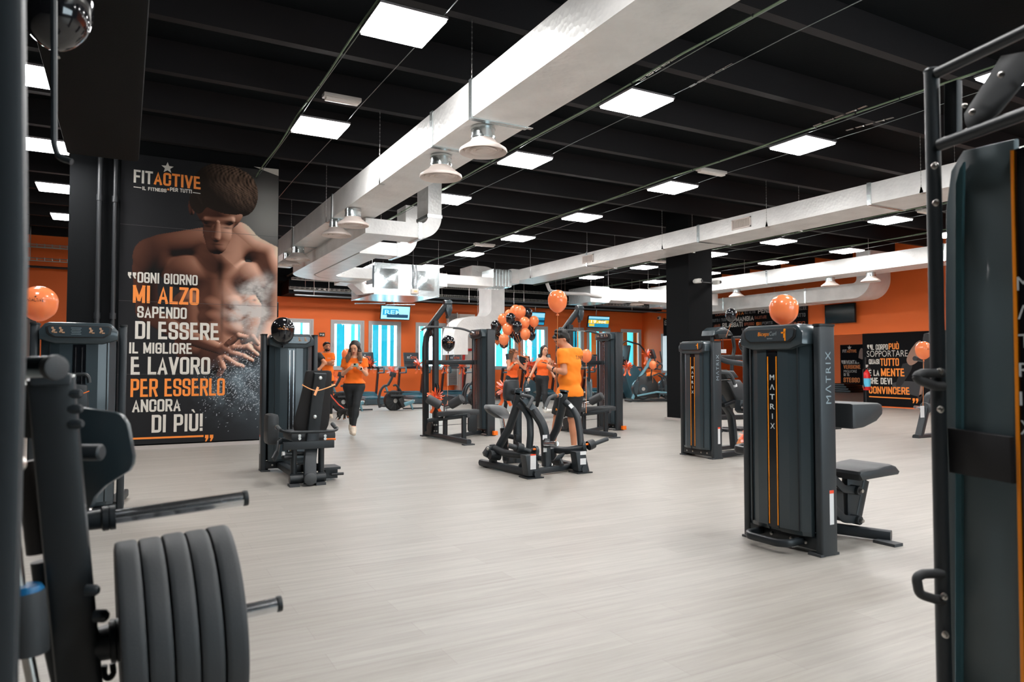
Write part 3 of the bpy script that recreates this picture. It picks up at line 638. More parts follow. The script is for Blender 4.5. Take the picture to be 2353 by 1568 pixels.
# cable trays and pipes at the back
def tray(x0, x1, y, z, label, w=.18):
    t = thing('cable_tray', label, 'cable tray', (x0, y, z)); b = MB(); L_ = x1 - x0
    for yy in (0, w): b.tube([(0, yy, 0), (L_, yy, 0)], .007, 5); b.tube([(0, yy, .06), (L_, yy, .06)], .007, 5)
    b.tube([(0, w / 2, 0), (L_, w / 2, 0)], .007, 5); b.build('side_wire', M_bolt, t)
    b = MB(); n = int(L_ / .16)
    for k in range(n): b.tube([(k * .16, 0, .08), (k * .16, 0, 0), (k * .16, w, 0), (k * .16, w, .08)], .006, 4)
    o = b.build('cross_wire', M_bolt, t); o['kind'] = 'stuff'
    b = MB()
    for k in range(max(2, int(L_ / 2.4))): b.tube([(.5 + k * 2.4, w / 2, 0), (.5 + k * 2.4, w / 2, ZC - z)], .006, 5)
    b.build('hanger_rod', M_bolt, t); return t
tray(4.6, 19.9, 22.9, 3.98, 'upper wire cable tray running along the back of the ceiling')
tray(4.6, 19.9, 23.3, 3.72, 'lower wire cable tray above the orange back wall')
q0 = aty(60, 565, 20.8); tray(-5, 1.4, 20.8, q0.z, 'upper wire cable tray against the far left orange wall')
q0 = aty(60, 597, 20.9); tray(-5, 1.4, 20.9, q0.z, 'lower wire cable tray against the far left orange wall', .1)
for i, z in enumerate((3.45, 3.60)):
    b = MB(); yy = 22.6 + .14 * i; b.tube([(4.6, yy, z), (XR - .05, yy, z)], .025, 8); o = b.build('conduit_pipe', mat('grey_pipe', (.10, .11, .12), .5)); tag(o, ['lower', 'upper'][i] + ' dark conduit pipe running along the top of the orange back wall', 'pipe')
    rd = MB()
    for k in range(9): rd.tube([(5.2 + 1.8 * k + .5 * i, yy, z), (5.2 + 1.8 * k + .5 * i, yy, ZC - .03)], .008, 5)
    rd.build('rod', M_bolt, o)
q0 = aty(60, 612, 21.2); b = MB(); b.tube([(-5, 21.2, q0.z), (1.5, 21.2, q0.z)], .03, 8); o = b.build('conduit_pipe', mat('black_pipe', (.02, .022, .025), .45)); tag(o, 'black pipe below the trays on the far left orange wall', 'pipe')
# red hydrant pipe
b = MB(); p = aty(1062, 805, 24.35); b.tube([(p.x + .35, 24.2, p.z + .02), (p.x - .0, 24.2, p.z), (p.x - .02, 24.2, .1)], .05, 10, fr=.08); b.tube([(p.x + .1, 24.2, p.z - .12), (p.x + .1, 24.2, p.z + .12)], .04, 8); o = b.build('hydrant_pipe', M_red); tag(o, 'red fire pipe with an elbow standing behind the treadmills', 'pipe')
p = aty(1120, 757, 23.6); b = MB(); b.tube([(p.x - .25, 23.6, p.z), (p.x + .5, 23.6, p.z)], .09, 14); o = b.build('hose_reel_pipe', M_red); tag(o, 'short red pipe near the top behind the left cable machine tower', 'pipe')
# exit sign
p = aty(740, 769, 24.76); t = thing('exit_sign', 'small dark exit sign with a white arrow on the orange wall', 'sign', p)
b = MB(); b.box((0, 0, 0), (.19, .02, .13)); b.build('plate', mat('exit_sign_green', (.03, .045, .03), .5), t)
b = MB(); b.prism([(-.08, 0), (-.05, .035), (-.05, .012), (-.005, .012), (-.005, -.012), (-.05, -.012), (-.05, -.035)], .003, (0, -.014, 0)); b.box((.04, -.013, -.01), (.05, .004, .06)); b.build('pictogram', M_white, t)
# ------------------------------------------------------------------ weight machine tower (front faces local -y, long axis local x)
def tower(t, Wd=.64, h=1.53, style='front', name2='', lt='MATRIX', side=1, body=True, ox=0., oy=0.):
    """adds the tower parts to the thing t, centred on local (ox, oy)"""
    def B(): return MB()
    def fin(b, n, m, par=t, **k): return b.build(n, m, par, off=(-ox, -oy, 0), **k)
    hw = Wd / 2
    for s in (-1, 1):
        b = B(); b.prism(rrect(.055, .155, .3, 3), h - .012, (s * (hw - .027), .048, .0), (1, 0, 0), (0, 1, 0), bev=.006); fin(b, 'side_post', M_frame2)
        b = B(); b.prism(rrect(.062, .165, .3, 3), .014, (s * (hw - .027), .048, h - .014), (1, 0, 0), (0, 1, 0)); fin(b, 'post_cap', M_black)
        for yy in (-.02, .11): b = B(); b.box((s * (hw - .05), yy, .008), (.10, .05, .016)); fin(b, 'floor_pad', M_rubber)
    b = B(); b.b2((-hw + .05, -.02, .03), (hw - .05, .03, .11), .008); b.b2((-hw + .05, .06, .03), (hw - .05, .11, .11), .008); fin(b, 'base_frame', M_frame)
    for s in (-.6, -.25, .25, .6): b = B(); b.lathe([(.012, 0), (.012, .008), (.006, .012)], (s * hw, -.02, .07), (0, -1, 0), 10); fin(b, 'bolt', M_bolt)
    z0, z1 = .115, h - .13
    def shell(sgn, name):
        # faceted curved cover, drawn as a plan outline and extruded
        e = hw - .072; y = -sgn
        pl = [(-e, 0), (-e + .004, .035), (-e + .05, .075), (-.13, .10), (-.048, .105), (-.048, .088), (.048, .088), (.048, .105), (.13, .10), (e - .05, .075), (e - .004, .035), (e, 0)]
        yb = -.005 if sgn > 0 else .100
        pts = [(x, yb + y * d * .85) for x, d in pl]
        if sgn < 0: pts = [(x, yb + d * .85) for x, d in pl]
        b = B(); n = len(pts); vs = []; fs = []
        lay = [(z0, .82), (z0 + .03, 1.), (z1 - .02, 1.), (z1 + .02, .97)]
        for z, k in lay: vs += [(x * (.96 + .04 * k), yb + (yy - yb) * k, z) for x, yy in pts]
        for i in range(len(lay) - 1):
            for k in range(n): fs.append((i * n + k, i * n + (k + 1) % n, (i + 1) * n + (k + 1) % n, (i + 1) * n + k))
        fs.append(tuple(range(n))); fs.append(tuple(range((len(lay) - 1) * n, len(lay) * n))); b.add(vs, fs)
        return fin(b, name, M_shroud, ang=12)
    sh = shell(1, 'front_shroud'); shell(-1, 'rear_shroud')
    for s in (-1, 1):
        b = B(); b.b2((s * (hw - .135) - .0015, -.0835, z0 + .03), (s * (hw - .135) + .0015, -.070, z1)); fin(b, 'cover_seam', M_black, sh)
    # head housing
    b = B(); hz = h + .004
    prof = [(-hw + .065, z1 + .0), (-hw + .062, z1 + .07), (-hw + .10, hz - .012), (-hw + .13, hz), (hw - .13, hz), (hw - .10, hz - .012), (hw - .062, z1 + .07), (hw - .065, z1 + .0), (hw - .17, z1 - .035), (-hw + .17, z1 - .035)]
    b.prism(prof, .245, (0, .132, 0), (1, 0, 0), (0, 0, 1), bev=.018); hd = fin(b, 'head_housing', M_shroud)
    b = B(); pz = z1 + .065; pp = [(-.20, .045), (.20, .045), (.225, .03), (.215, -.02), (.17, -.052), (-.17, -.052), (-.215, -.02), (-.225, .03)]
    b.prism(pp, .008, (0, -.113, pz), (1, 0, 0), (0, 0, 1), bev=.003); fr = fin(b, 'display_bezel', M_black, hd)
    b = B(); b.prism([(x * .92, z * .82) for x, z in pp], .003, (0, -.1215, pz), (1, 0, 0), (0, 0, 1)); fin(b, 'display', M_screen, hd)
    off = (-ox, -oy, 0)
    if style == 'front':
        if name2:
            w1 = .095 * len(name2[0]) / 6; x0 = -.09
            text_on(name2[0], (x0, -.1245, pz - .004), (1, 0, 0), (0, 0, 1), w1, .026, M_orange_line, hd, off=off, italic=.15, bold=.0, lift=.001)
            text_on(name2[1], (x0 + w1 + .004, -.1245, pz - .004), (1, 0, 0), (0, 0, 1), .06, .026, M_grey_txt, hd, off=off, italic=.15, bold=0., lift=.001)
            text_on('MATRIX', (-.01, -.1245, pz - .028), (1, 0, 0), (0, 0, 1), .045, .008, M_grey_txt, hd, off=off, lift=.001)
        fig = B(); fx = .135
        fig.box((fx, -.1255, pz), (.016, .002, .045)); fig.box((fx - .012, -.1255, pz + .012), (.03, .002, .010)); fig.lathe([(.009, -.001), (.009, .001)], (fx + .002, -.1255, pz + .03), (0, 1, 0), 10); fig.box((fx + .004, -.1255, pz - .03), (.009, .002, .025)); fin(fig, 'pictogram', M_orange_line, hd)
    else:
        for fx in (-.17, -.12, .08, .15):
            fig = B(); fig.box((fx, -.1255, pz), (.018, .002, .03), ry=.4); fig.box((fx + .01, -.1255, pz - .012), (.028, .002, .010)); fig.lathe([(.009, -.001), (.009, .001)], (fx - .006, -.1255, pz + .022), (0, 1, 0), 10); fin(fig, 'pictogram', mat('picto_tan', s2l((178, 140, 110)), .6), hd)
        lines = B()
        for k in range(5): lines.box((-.02, -.1255, pz + .024 - k * .012), (.07 - .01 * (k % 2), .002, .003))
        fin(lines, 'instruction_text', M_grey_txt, hd)
    yf = -.005 - .088 * .85
    if style == 'front':
        b = B(); b.prism([(-.043, z0 + .02), (.043, z0 + .02), (.043, z1 - .06), (.030, z1 - .045), (-.030, z1 - .045), (-.043, z1 - .06)], .012, (0, yf, 0), (1, 0, 0), (0, 0, 1)); st = fin(b, 'centre_strip', M_gloss)
        for s in (-1, 1):
            b = B(); b.box((s * .036, yf - .0135, (z0 + z1) / 2 - .02), (.0065, .003, z1 - z0 - .12)); fin(b, 'orange_line', M_orange_line, st)
        zt = z1 - .24; LH = .036; st_ = .066
        for k, ch in enumerate('MΛTRIX'): text_on(ch, (-.019 if ch != 'I' else -.004, yf - .0125, zt - k * st_), (1, 0, 0), (0, 0, 1), .038 if ch != 'I' else .007, LH, M_white_txt, st, off=off, bold=.01)
    else:
        b = B(); b.b2((-.040, yf - .006, z0 + .02), (.044, yf + .02, z1 - .04)); fin(b, 'weight_slot', M_gloss)
        b = B()
        for s in (-.022, .022): b.tube([(s, yf - .012, z0 + .05), (s, yf - .012, z1 - .06)], .005, 6)
        fin(b, 'guide_rod', M_chrome)
        for k in range(5):
            b = B(); b.b2((-.036, yf - .010, z0 + .06 + k * .05), (.036, yf - .004, z0 + .105 + k * .05)); fin(b, 'weight_plate', M_frame2)
            if k < 3: b = B(); b.lathe([(.008, 0), (.012, .002), (.012, .006), (.006, .006)], (.0, yf - .010, z0 + .082 + k * .05), (0, -1, 0), 10); fin(b, 'plate_ring', mat('brass_ring', (.6, .4, .15), .35, .8))
        b = B(); b.tube([(0, yf - .01, z0 + .32), (0, yf - .06, z0 + .32), (.06, yf - .07, z0 + .31)], .012, 8, fr=.02); fin(b, 'selector_pin', M_orange_pl)
    # side lettering reading upwards
    xs = side * (hw + .001); v = (0, -side, 0)
    lh = .052; ll = .34; zb0 = h - .52
    o_ = (xs, .048 + side * lh / 2, zb0)
    if lt: text_on('MΛTRIX', o_, (0, 0, 1), v, ll, lh, M_grey_txt, t, off=(-ox, -oy, 0), bold=.0, lift=.001, spacing=1.25)
    b = B(); b.b2((side * (hw + .0005), .08 - .035, .20), (side * (hw + .0015), .08 + .005, .42)); fin(b, 'warning_sticker', M_label)
    b = B(); b.b2((side * (hw + .0016), .08 - .035, .40), (side * (hw + .0025), .08 + .005, .42)); fin(b, 'sticker_header', mat('red_sticker', s2l((230, 70, 30)), .5))
    return sh
def pad(b, lo, hi, bev=.02): b.b2(lo, hi, bev)
def loc(t, *ps): return [Vector(p) - t.location for p in ps]
def P(px, py, Y, t): return aty(px, py, Y) - t.location     # photo point in plane y=Y, in the thing's own (unrotated) frame

# ---- biceps curl (right foreground middle)
BC = thing('biceps_curl_machine', 'biceps curl weight machine, large dark tower with orange pinstripes under an orange balloon', 'gym machine', (3.965, 3.40, 0), R(-90))
tower(BC, .66, 1.50, 'front', ('Biceps', 'Curl'))
def wl(t):   # world -> local for a root rotated -90 about z:  world (x,y) = loc + (yl, -xl)
    return lambda p: Vector((-(p[1] - t.location.y), p[0] - t.location.x, p[2]))
w = wl(BC)
b = MB(); b.bar([w((4.35, 3.47, .04)), w((4.35, 3.47, .88))], .085, .085, up=(0, 1, 0)); b.build('upright', M_frame2, BC)
b = MB(); c0 = w((4.32, 3.32, .815)); 
pr = [(.0, .0), (.02, -.005), (.12, .0), (.26, .04), (.325, .09), (.33, .12), (.32, .155), (.29, .165), (.0, .165)]
b.prism(pr, .52, w((4.30, 3.62, .805)), (0, 1, 0), (0, 0, 1), bev=.02); b.build('arm_pad', M_pad, BC)
b = MB(); b.b2(w((4.33, 3.7, .78)), w((4.45, 3.3, .81))); b.build('pad_bracket', M_frame, BC)
b = MB(); sp = [(0, 0), (.03, -.045), (.30, -.035), (.44, -.03), (.455, -.01), (.41, .035), (.36, .05), (.28, .045), (.2, .035), (.06, .035), (.01, .02)]
b.prism(sp, .36, w((4.45, 3.52, .475)), (0, 1, 0), (0, 0, 1), bev=.025); b.build('seat', M_pad, BC)
b = MB(); b.prism([(0, 0), (.22, 0), (.22, -.045), (.18, -.055), (.12, -.34), (.0, -.34)], .05, w((4.56, 3.39, .44)), (0, 1, 0), (0, 0, 1), bev=.008); b.bar([w((4.77, 3.36, .39)), w((4.67, 3.36, .11))], .05, .07); b.build('seat_bracket', M_frame, BC)
for k, zz in enumerate((.36, .15)):
    for yy in (3.30, 3.44):
        b = MB(); b.bar([w((4.36, yy, zz + .08)), w((4.46, yy, zz - .0)), w((4.60, yy, zz - .02))], .018, .055, fr=.08); b.build('link_arm', M_frame, BC)
    b = MB(); b.lathe([(.03, -.1), (.034, -.095), (.034, .095), (.03, .1)], w((4.60, 3.37, zz - .02)), (1, 0, 0), 14); b.build('pivot', M_frame, BC)
    b = MB(); b.lathe([(.016, 0), (.013, .012)], w((4.60, 3.26, zz - .02)), (1, 0, 0), 10); b.build('bolt', M_bolt, BC)
b = MB(); b.prism([(-.05, 0), (.02, 0), (.03, -.2), (-.05, -.2)], .012, w((4.50, 3.36, .36)), (0, 1, 0), (0, 0, 1)); ap = b.build('adjuster_plate', M_frame, BC)
for k in range(5): b = MB(); b.lathe([(.008, 0), (.008, .003)], w((4.495 + .004 * k, 3.354, .33 - k * .028)), (1, 0, 0), 8); b.build('adjuster_hole', M_label, ap)
e = w(atz(2048, 1232, .045)); 
b = MB(); b.bar([w((4.10, 3.75, .05)), w((4.42, 3.72, .05)), e], .075, .075, b=.35); b.build('base_rail', M_frame2, BC)
b = MB(); b.bar([w((4.12, 3.42, .07)), w((4.5, 3.42, .07)), w((4.62, 3.60, .06))], .07, .07, fr=.12, b=.35); b.build('cross_rail', M_frame2, BC)
b = MB(); b.box(e + Vector((.02, -.07, -.035)), (.16, .09, .02)); b.build('foot', M_rubber, BC)
def loop_handle(t, y_or_x, name='step_handle'):
    pass
b = MB(); b.bar([(-.17, -.02, .075), (-.17, -.15, .07), (-.12, -.20, .068), (.12, -.20, .068), (.17, -.15, .07), (.17, -.02, .075)], .04, .05, fr=.06, b=.4); b.build('foot_loop', M_frame, BC)
b = MB(); b.bar([w((4.02, 3.72, .60)), w((4.05, 3.90, .60)), w((4.16, 3.98, .60)), w((4.28, 3.90, .60)), w((4.3, 3.74, .60))], .035, .06, fr=.07, b=.4); b.build('side_loop', M_frame, BC)

# ---- second tower machine behind it
TM = thing('seated_row_machine', 'weight machine beside the pillar, tower with orange pinstripes and a reclined bench behind', 'gym machine', (6.84, 7.27, 0), R(-90))
tower(TM, .64, 1.56, 'front', ('Mult', 'iPress')) if False else tower(TM, .64, 1.56, 'front')
w = wl(TM); Yp = 7.2
def Q(px, py, Y=Yp): return w(aty(px, py, Y))
b = MB(); b.tube([Q(1648, 822, 7.0), Q(1668, 831, 6.95), Q(1690, 834, 6.95), Q(1722, 839, 6.95)], .035, 12, fr=.3); b.build('press_arm', M_frame2, TM)
b = MB(); b.tube([Q(1652, 857, 7.0), Q(1675, 857, 6.95), Q(1683, 868, 6.95), Q(1689, 886, 6.95)], .022, 10, fr=.12); hb = b.build('handle', M_rubber, TM)
b = MB(); b.tube([Q(1688.6, 884, 6.95), Q(1690, 889, 6.95)], .026, 12); b.build('handle_cap', M_label, hb)
# backrest leaning to the right, head pad
def slab(px_pts, Y, th, name, m, t, conv, bev=.02):
    ps = [aty(x, y, Y) for x, y in px_pts]; o = ps[0]; U = Vector((1, 0, 0)); V = Vector((0, 0, 1))
    pts = [((p - o).x, (p - o).z) for p in ps]
    if sum(pts[i][0] * pts[(i + 1) % len(pts)][1] - pts[(i + 1) % len(pts)][0] * pts[i][1] for i in range(len(pts))) < 0: pts = pts[::-1]
    b = MB(); b.prism(pts, th, o + Vector((0, th, 0)), U, V, bev=bev); b.v = [conv(v) for v in b.v]; return b.build(name, m, t)
slab([(1671, 876), (1702, 873), (1730, 915), (1738, 935), (1710, 940), (1695, 925)], 7.05, .30, 'backrest', M_pad, TM, w, .03)
slab([(1660, 852), (1688, 852), (1699, 868), (1672, 872)], 7.05, .28, 'head_pad', M_pad, TM, w, .03)
slab([(1702, 920), (1735, 920), (1735, 952), (1706, 950), (1700, 944)], 6.85, .1, 'hub_housing', M_frame2, TM, w, .015)
b = MB(); b.lathe([(.06, 0), (.06, .05), (.05, .06)], Q(1709, 937, 6.84), (1, 0, 0), 20); hk = b.build('hub_knob', M_frame, TM); b = MB(); b.lathe([(.015, 0), (.012, .012)], Q(1705, 937, 6.76), (1, 0, 0), 10); b.build('bolt', M_bolt, hk)
b = MB(); b.bar([Q(1652, 910), Q(1665, 932), Q(1680, 955), Q(1684, 990), Q(1687, 1030)], .06, .11, fr=.2, up=(1, 0, 0)); b.build('front_leg', M_frame2, TM)
b = MB(); b.bar([Q(1662, 932, 7.1), Q(1690, 921, 7.1)], .05, .06, up=(1, 0, 0)); b.build('foot_bar', M_frame, TM)
b = MB(); b.bar([w((6.95, 7.05, .04)), w(atz(1722, 1038, .05))], .08, .07); b.bar([w((6.95, 7.5, .04)), w(atz(1722, 1022, .05))], .07, .06); b.build('base_rail', M_frame, TM)
b = MB(); b.bar([Q(1685, 1014), Q(1740, 1018)], .06, .06); b.build('lower_rail', M_frame, TM)

# ---- machine with a rounded hood behind it
HM = thing('hooded_machine', 'tall cable machine with a rounded hood, half hidden behind the tower beside the pillar', 'gym machine', (9.0, 9.9, 0))
Yp = 9.9
hood = [(1641, 771), (1643, 760), (1652, 752), (1664, 751), (1676, 758), (1684, 767), (1686, 771), (1668, 768)]
ident = lambda t: (lambda v: v - t.location)
slab(hood, 9.75, .35, 'hood', M_shroud, HM, ident(HM), .03)
slab([(1650, 768), (1674, 768), (1671, 779), (1664, 776), (1653, 779)], 9.72, .1, 'pulley_block', M_black, HM, ident(HM), .01)
for pts, r, n in (([(1642, 765), (1637, 772), (1637, 950), (1640, 975)], .035, 'curved_post'), ([(1684, 776), (1688, 800), (1682, 832), (1680, 975)], .035, 'inner_post'), ([(1704, 776), (1706, 800), (1716, 850), (1722, 975)], .035, 'outer_post')):
    b = MB(); b.tube([P(x, y, Yp, HM) for x, y in pts], r, 10, fr=.2); b.build(n, M_frame, HM)
b = MB(); b.bar([P(1682, 776, Yp, HM), P(1722, 775, Yp, HM)], .05, .05); b.build('top_beam', M_frame, HM)
b = MB(); b.bar([P(1640, 822, Yp, HM), P(1712, 822, Yp, HM)], .06, .1); b.build('middle_beam', M_frame, HM)
b = MB(); b.bar([P(1636, 960, Yp, HM), P(1724, 958, Yp, HM)], .08, .1); b.build('lower_beam', M_frame, HM)
b = MB(); b.tube([P(1655, 780, 9.7, HM), P(1655, 840, 9.7, HM)], .006, 6); b.tube([P(1661, 778, 9.7, HM), P(1661, 812, 9.7, HM)], .006, 6); b.build('cable', M_black, HM)
slab([(1645, 850), (1672, 850), (1672, 958), (1645, 958)], 9.95, .12, 'weight_stack', M_black, HM, ident(HM), .01)
b = MB(); b.lathe([(0, -.06), (.05, -.03), (.05, .03), (0, .06)], P(1666, 902, 9.8, HM), (1, 0, .3), 12); b.build('orange_knob', M_orange_pl, HM)
for px in (1638, 1666, 1695, 1718):
    b = MB(); p_ = P(px, 978, Yp, HM); b.b2((p_.x - .1, -.15, -HM.location.z), (p_.x + .1, .3, .05 - HM.location.z)); b.build('foot', M_frame, HM)
slab([(1655, 803), (1669, 803), (1669, 812), (1655, 812)], 9.6, .02, 'info_plate', M_label, HM, ident(HM), .004)

# ---- hip machine in front of the poster
HP = thing('hip_machine', 'seated hip abduction machine with tall backrest seen from behind, near the poster', 'gym machine', (1.72, 8.66, 0))
tower(HP, .64, 1.60, 'slot', side=-1, lt='')
HPp = lambda px, py, Y: P(px, py, Y, HP)
# backrest: tapered shell leaning back towards the camera
def loft_pad(t, secs, th, name, m, bevk=.8):
    """secs: list of (px_left, px_right, py, Y)"""
    b = MB(); vs = []; fs = []; n = 12
    for (xl, xr, py, Y) in secs:
        a = aty(xl, py, Y) - t.location; c = aty(xr, py, Y) - t.location; c.z = a.z; mid = (a + c) / 2; hw_ = (c.x - a.x) / 2
        for k in range(n):
            an = 2 * PI * k / n; ca, sa = math.cos(an), math.sin(an)
            f = lambda v, p: math.copysign(abs(v) ** p, v)
            vs.append(mid + Vector((f(ca, .35) * hw_, th / 2 + f(sa, .6) * th / 2, 0)))
    m_ = len(secs)
    for i in range(m_ - 1):
        for k in range(n): fs.append((i * n + k, i * n + (k + 1) % n, (i + 1) * n + (k + 1) % n, (i + 1) * n + k))
    fs.append(tuple(range(n))); fs.append(tuple((m_ - 1) * n + k for k in range(n))); b.add(vs, fs); return b.build(name, m, t, ang=50)
secs = [(712, 756, 852.0, 7.42), (705.5, 763, 853.5, 7.42), (703, 765, 860, 7.42), (698, 763.5, 890, 7.46), (688, 761, 930, 7.52), (678, 759.5, 965, 7.57), (675, 757, 981, 7.59), (679, 751, 994, 7.61), (690, 740, 1001, 7.62)]
br_ = loft_pad(HP, secs, .09, 'backrest', M_padback)
b = MB(); b.bar([HPp(736, 858, 7.40), HPp(727, 930, 7.50), HPp(718, 1005, 7.60), HPp(712, 1060, 7.48), HPp(712, 1112, 7.40)], .125, .06, fr=.5, up=(0, 1, 0)); sp_ = b.build('spine', M_frame2, HP)
for px, py, Y in ((736, 869, 7.37), (723.5, 958, 7.50)): b = MB(); b.lathe([(.021, 0), (.019, .01), (.010, .012)], HPp(px, py, Y), (0, -1, 0), 14); b.build('bolt', M_bolt, HP)
b = MB(); p1 = HPp(656, 985, 7.9); p2 = HPp(757, 985, 7.9); b.b2((p1.x, -1.05, .43), (p2.x, -.6, .53), .035); b.build('seat', M_pad, HP)
b = MB(); b.b2((p1.x - .22, -.95, .40), (p1.x - .10, -.70, .72), .04); b.build('thigh_pad', M_pad, HP)
b = MB(); b.tube([HPp(637, 982, 7.62), HPp(645, 990, 7.5), HPp(662, 994, 7.42), HPp(700, 993, 7.42), HPp(745, 992, 7.42), HPp(765, 991, 7.45), HPp(775, 987, 7.5), HPp(764, 975, 7.75)], .016, 10, fr=.06); hb = b.build('grab_bar', M_frame, HP)
for a, c in (((637, 982, 7.62), (645, 990, 7.5)), ((773, 985, 7.53), (764, 975, 7.75))):
    b = MB(); b.tube([HPp(*a), HPp(*c)], .022, 12); b.build('grip', M_rubber, HP)
    b = MB(); q_ = HPp(*a); b.tube([q_, q_ + (HPp(*c) - q_) * .12], .025, 12); b.build('grip_ring', M_bolt, HP)
b = MB(); b.b2((-.30, -1.22, .37), (.22, -1.18, .45), .006); b.build('cross_plate', M_frame, HP)
for px in (688.5, 747):
    for k in (0, 1): b = MB(); b.lathe([(.017, 0), (.015, .008)], HPp(px, 1002 + 6.5 * k, 7.42), (0, -1, 0), 12); b.build('bolt', M_bolt, HP)
for px in (675, 738):
    b = MB(); q_ = HPp(px, 1050, 7.52); b.tube([(q_.x, q_.y, .10), (q_.x, q_.y, .42)], .032, 12); b.build('post', M_frame, HP)
b = MB(); q_ = HPp(665, 1106, 7.48); r_ = HPp(747, 1104, 7.48); b.tube([(q_.x, q_.y, .07), (r_.x, r_.y, .07)], .05, 14); b.build('base_tube', M_frame, HP)
b = MB(); b.bar([(q_.x + .05, q_.y + .1, .16), (r_.x, q_.y + .1, .16)], .02, .08); b.build('tie_plate', M_frame, HP)
b = MB(); b.bar([(-.1, -1.05, .07), (-.1, 0, .07)], .09, .07); b.bar([(.05, -1.05, .07), (.25, 0.0, .07)], .07, .06); b.build('base_rail', M_frame, HP)
for px in (675, 735): b = MB(); q_ = HPp(px, 1114, 7.44); b.b2((q_.x - .05, q_.y - .06, 0), (q_.x + .05, q_.y + .06, .025)); b.build('foot', M_rubber, HP)
b = MB(); q_ = HPp(712, 1108, 7.38); b.lathe([(.063, 0), (.063, .03), (.05, .04)], (q_.x, q_.y, .075), (0, -1, 0), 20); b.build('end_cap', mat('grey_cap', (.05, .055, .058), .5), HP)
for k, pts in enumerate((((655, 1012, 7.6), (641, 1016, 7.55), (637, 1040, 7.5), (628, 1057, 7.45)), ((650, 1045, 7.5), (670, 1043, 7.5)), ((650, 1052, 7.45), (668, 1050, 7.5)), ((668, 1043, 7.7), (700, 1043, 7.7)), ((640, 1012, 7.6), (672, 1020, 7.5)))):
    b = MB(); pp = [HPp(*q) for q in pts]; (b.bar(pp, .02, .06, fr=.05) if k in (0, 4) else b.tube(pp, .022, 10)); b.build('leg_lever' if k == 0 else 'link_tube', M_frame, HP)
b = MB(); b.lathe([(.03, 0), (.03, .025)], HPp(648, 1045, 7.49), (1, 0, 0), 12); b.build('ring_cap', M_label, HP)
b = MB(); b.tube([HPp(744, 1010, 7.5), HPp(771, 1009.5, 7.5)], .011, 8); b.build('release_lever', M_orange_pl, HP)
q_ = HPp(756, 1090, 7.7); b = MB(); b.b2((q_.x - .08, q_.y - .1, .12), (q_.x + .10, q_.y + .15, .145)); b.b2((q_.x - .05, q_.y - .05, .02), (q_.x + .08, q_.y + .08, .12)); b.tube([(q_.x, q_.y - .1, .07), (q_.x + .13, q_.y - .1, .07)], .015, 8); b.build('foot_platform', M_frame, HP)
pth = [HPp(694.5, 885, 7.40), HPp(712, 894, 7.36), HPp(728, 898, 7.35), HPp(748, 893, 7.36), HPp(765, 886, 7.41), HPp(764, 884, 7.52), HPp(696, 883, 7.52)]
M_ribbon = mat('peach_ribbon', s2l((250, 170, 110)), .35); M_bow = mat('orange_satin', s2l((255, 118, 62)), .3, coat=.3)
pw = smooth_path([p + HP.location for p in pth], 4)
b = MB(); b.tube(pw, .006, 6); b.sweep([HPp(731, 890, 7.34) + HP.location, HPp(727, 899, 7.33) + HP.location, HPp(723, 909, 7.33) + HP.location], [(.012, .002), (-.012, .002), (-.012, -.002), (.012, -.002)], up=(0, 1, 0))
tag(b.build('ribbon', M_ribbon), 'thin peach ribbon knotted around the backrest of the hip machine', 'ribbon')

# ---- left machine tower (beyond the loading pegs)
LM = thing('leg_machine', 'weight machine tower at the far left in front of the black poster wall', 'gym machine', (-.32, 6.62, 0))
tower(LM, .66, 1.56, 'slot', side=1, lt='')
b = MB(); b.tube([P(165, 862, 6.3, LM), P(195, 860, 6.3, LM), P(203, 866, 6.3, LM), P(205, 880, 6.3, LM)], .015, 8, fr=.05); b.build('grab_bar', M_frame, LM)
b = MB(); b.lathe([(.0, -.05), (.06, -.03), (.07, .02), (0, .04)], P(152, 868, 6.3, LM), (0, 0, 1), 14); b.build('pad_knob', M_shroud, LM)
slab([(140, 880), (200, 885), (205, 955), (150, 990)], 6.25, .1, 'backrest', M_frame, LM, ident(LM), .02)
b = MB(); b.lathe([(.035, 0), (.03, .03)], P(180, 905, 6.2, LM), (0, -1, 0), 12); b.build('side_bolt', M_frame2, LM)
b = MB(); b.tube([P(189, 905, 6.2, LM), P(198, 902, 6.2, LM), P(205, 899, 6.2, LM)], .004, 6); b.build('cord', M_orange_pl, LM)
b = MB(); q_ = P(250, 1120, 7.3, LM); b.b2((q_.x - .3, -.1, .02), (q_.x - .02, .3, .1)); b.b2((q_.x - .08, .45, .0), (q_.x - .02, .52, .35)); b.tube([(q_.x - .2, .4, .04), (q_.x + .12, .4, .04)], .016, 8); b.build('base_frame_rear', M_frame, LM)
b = MB(); b.bar([(-.2, .1, .05), (0.0, .9, .05)], .08, .07); b.bar([(.2, .1, .05), (.33, .9, .05)], .08, .07); b.build('base_rail', M_frame, LM)
for q in ((236, 1128), (205, 1172)): b = MB(); p_ = atz(*q, .09) - LM.location; b.lathe([(.03, 0), (.025, .015)], p_, (0, 0, 1), 12); b.lathe([(.014, .015), (.0, .025)], p_, (0, 0, 1), 8); b.build('bolt', M_bolt, LM)

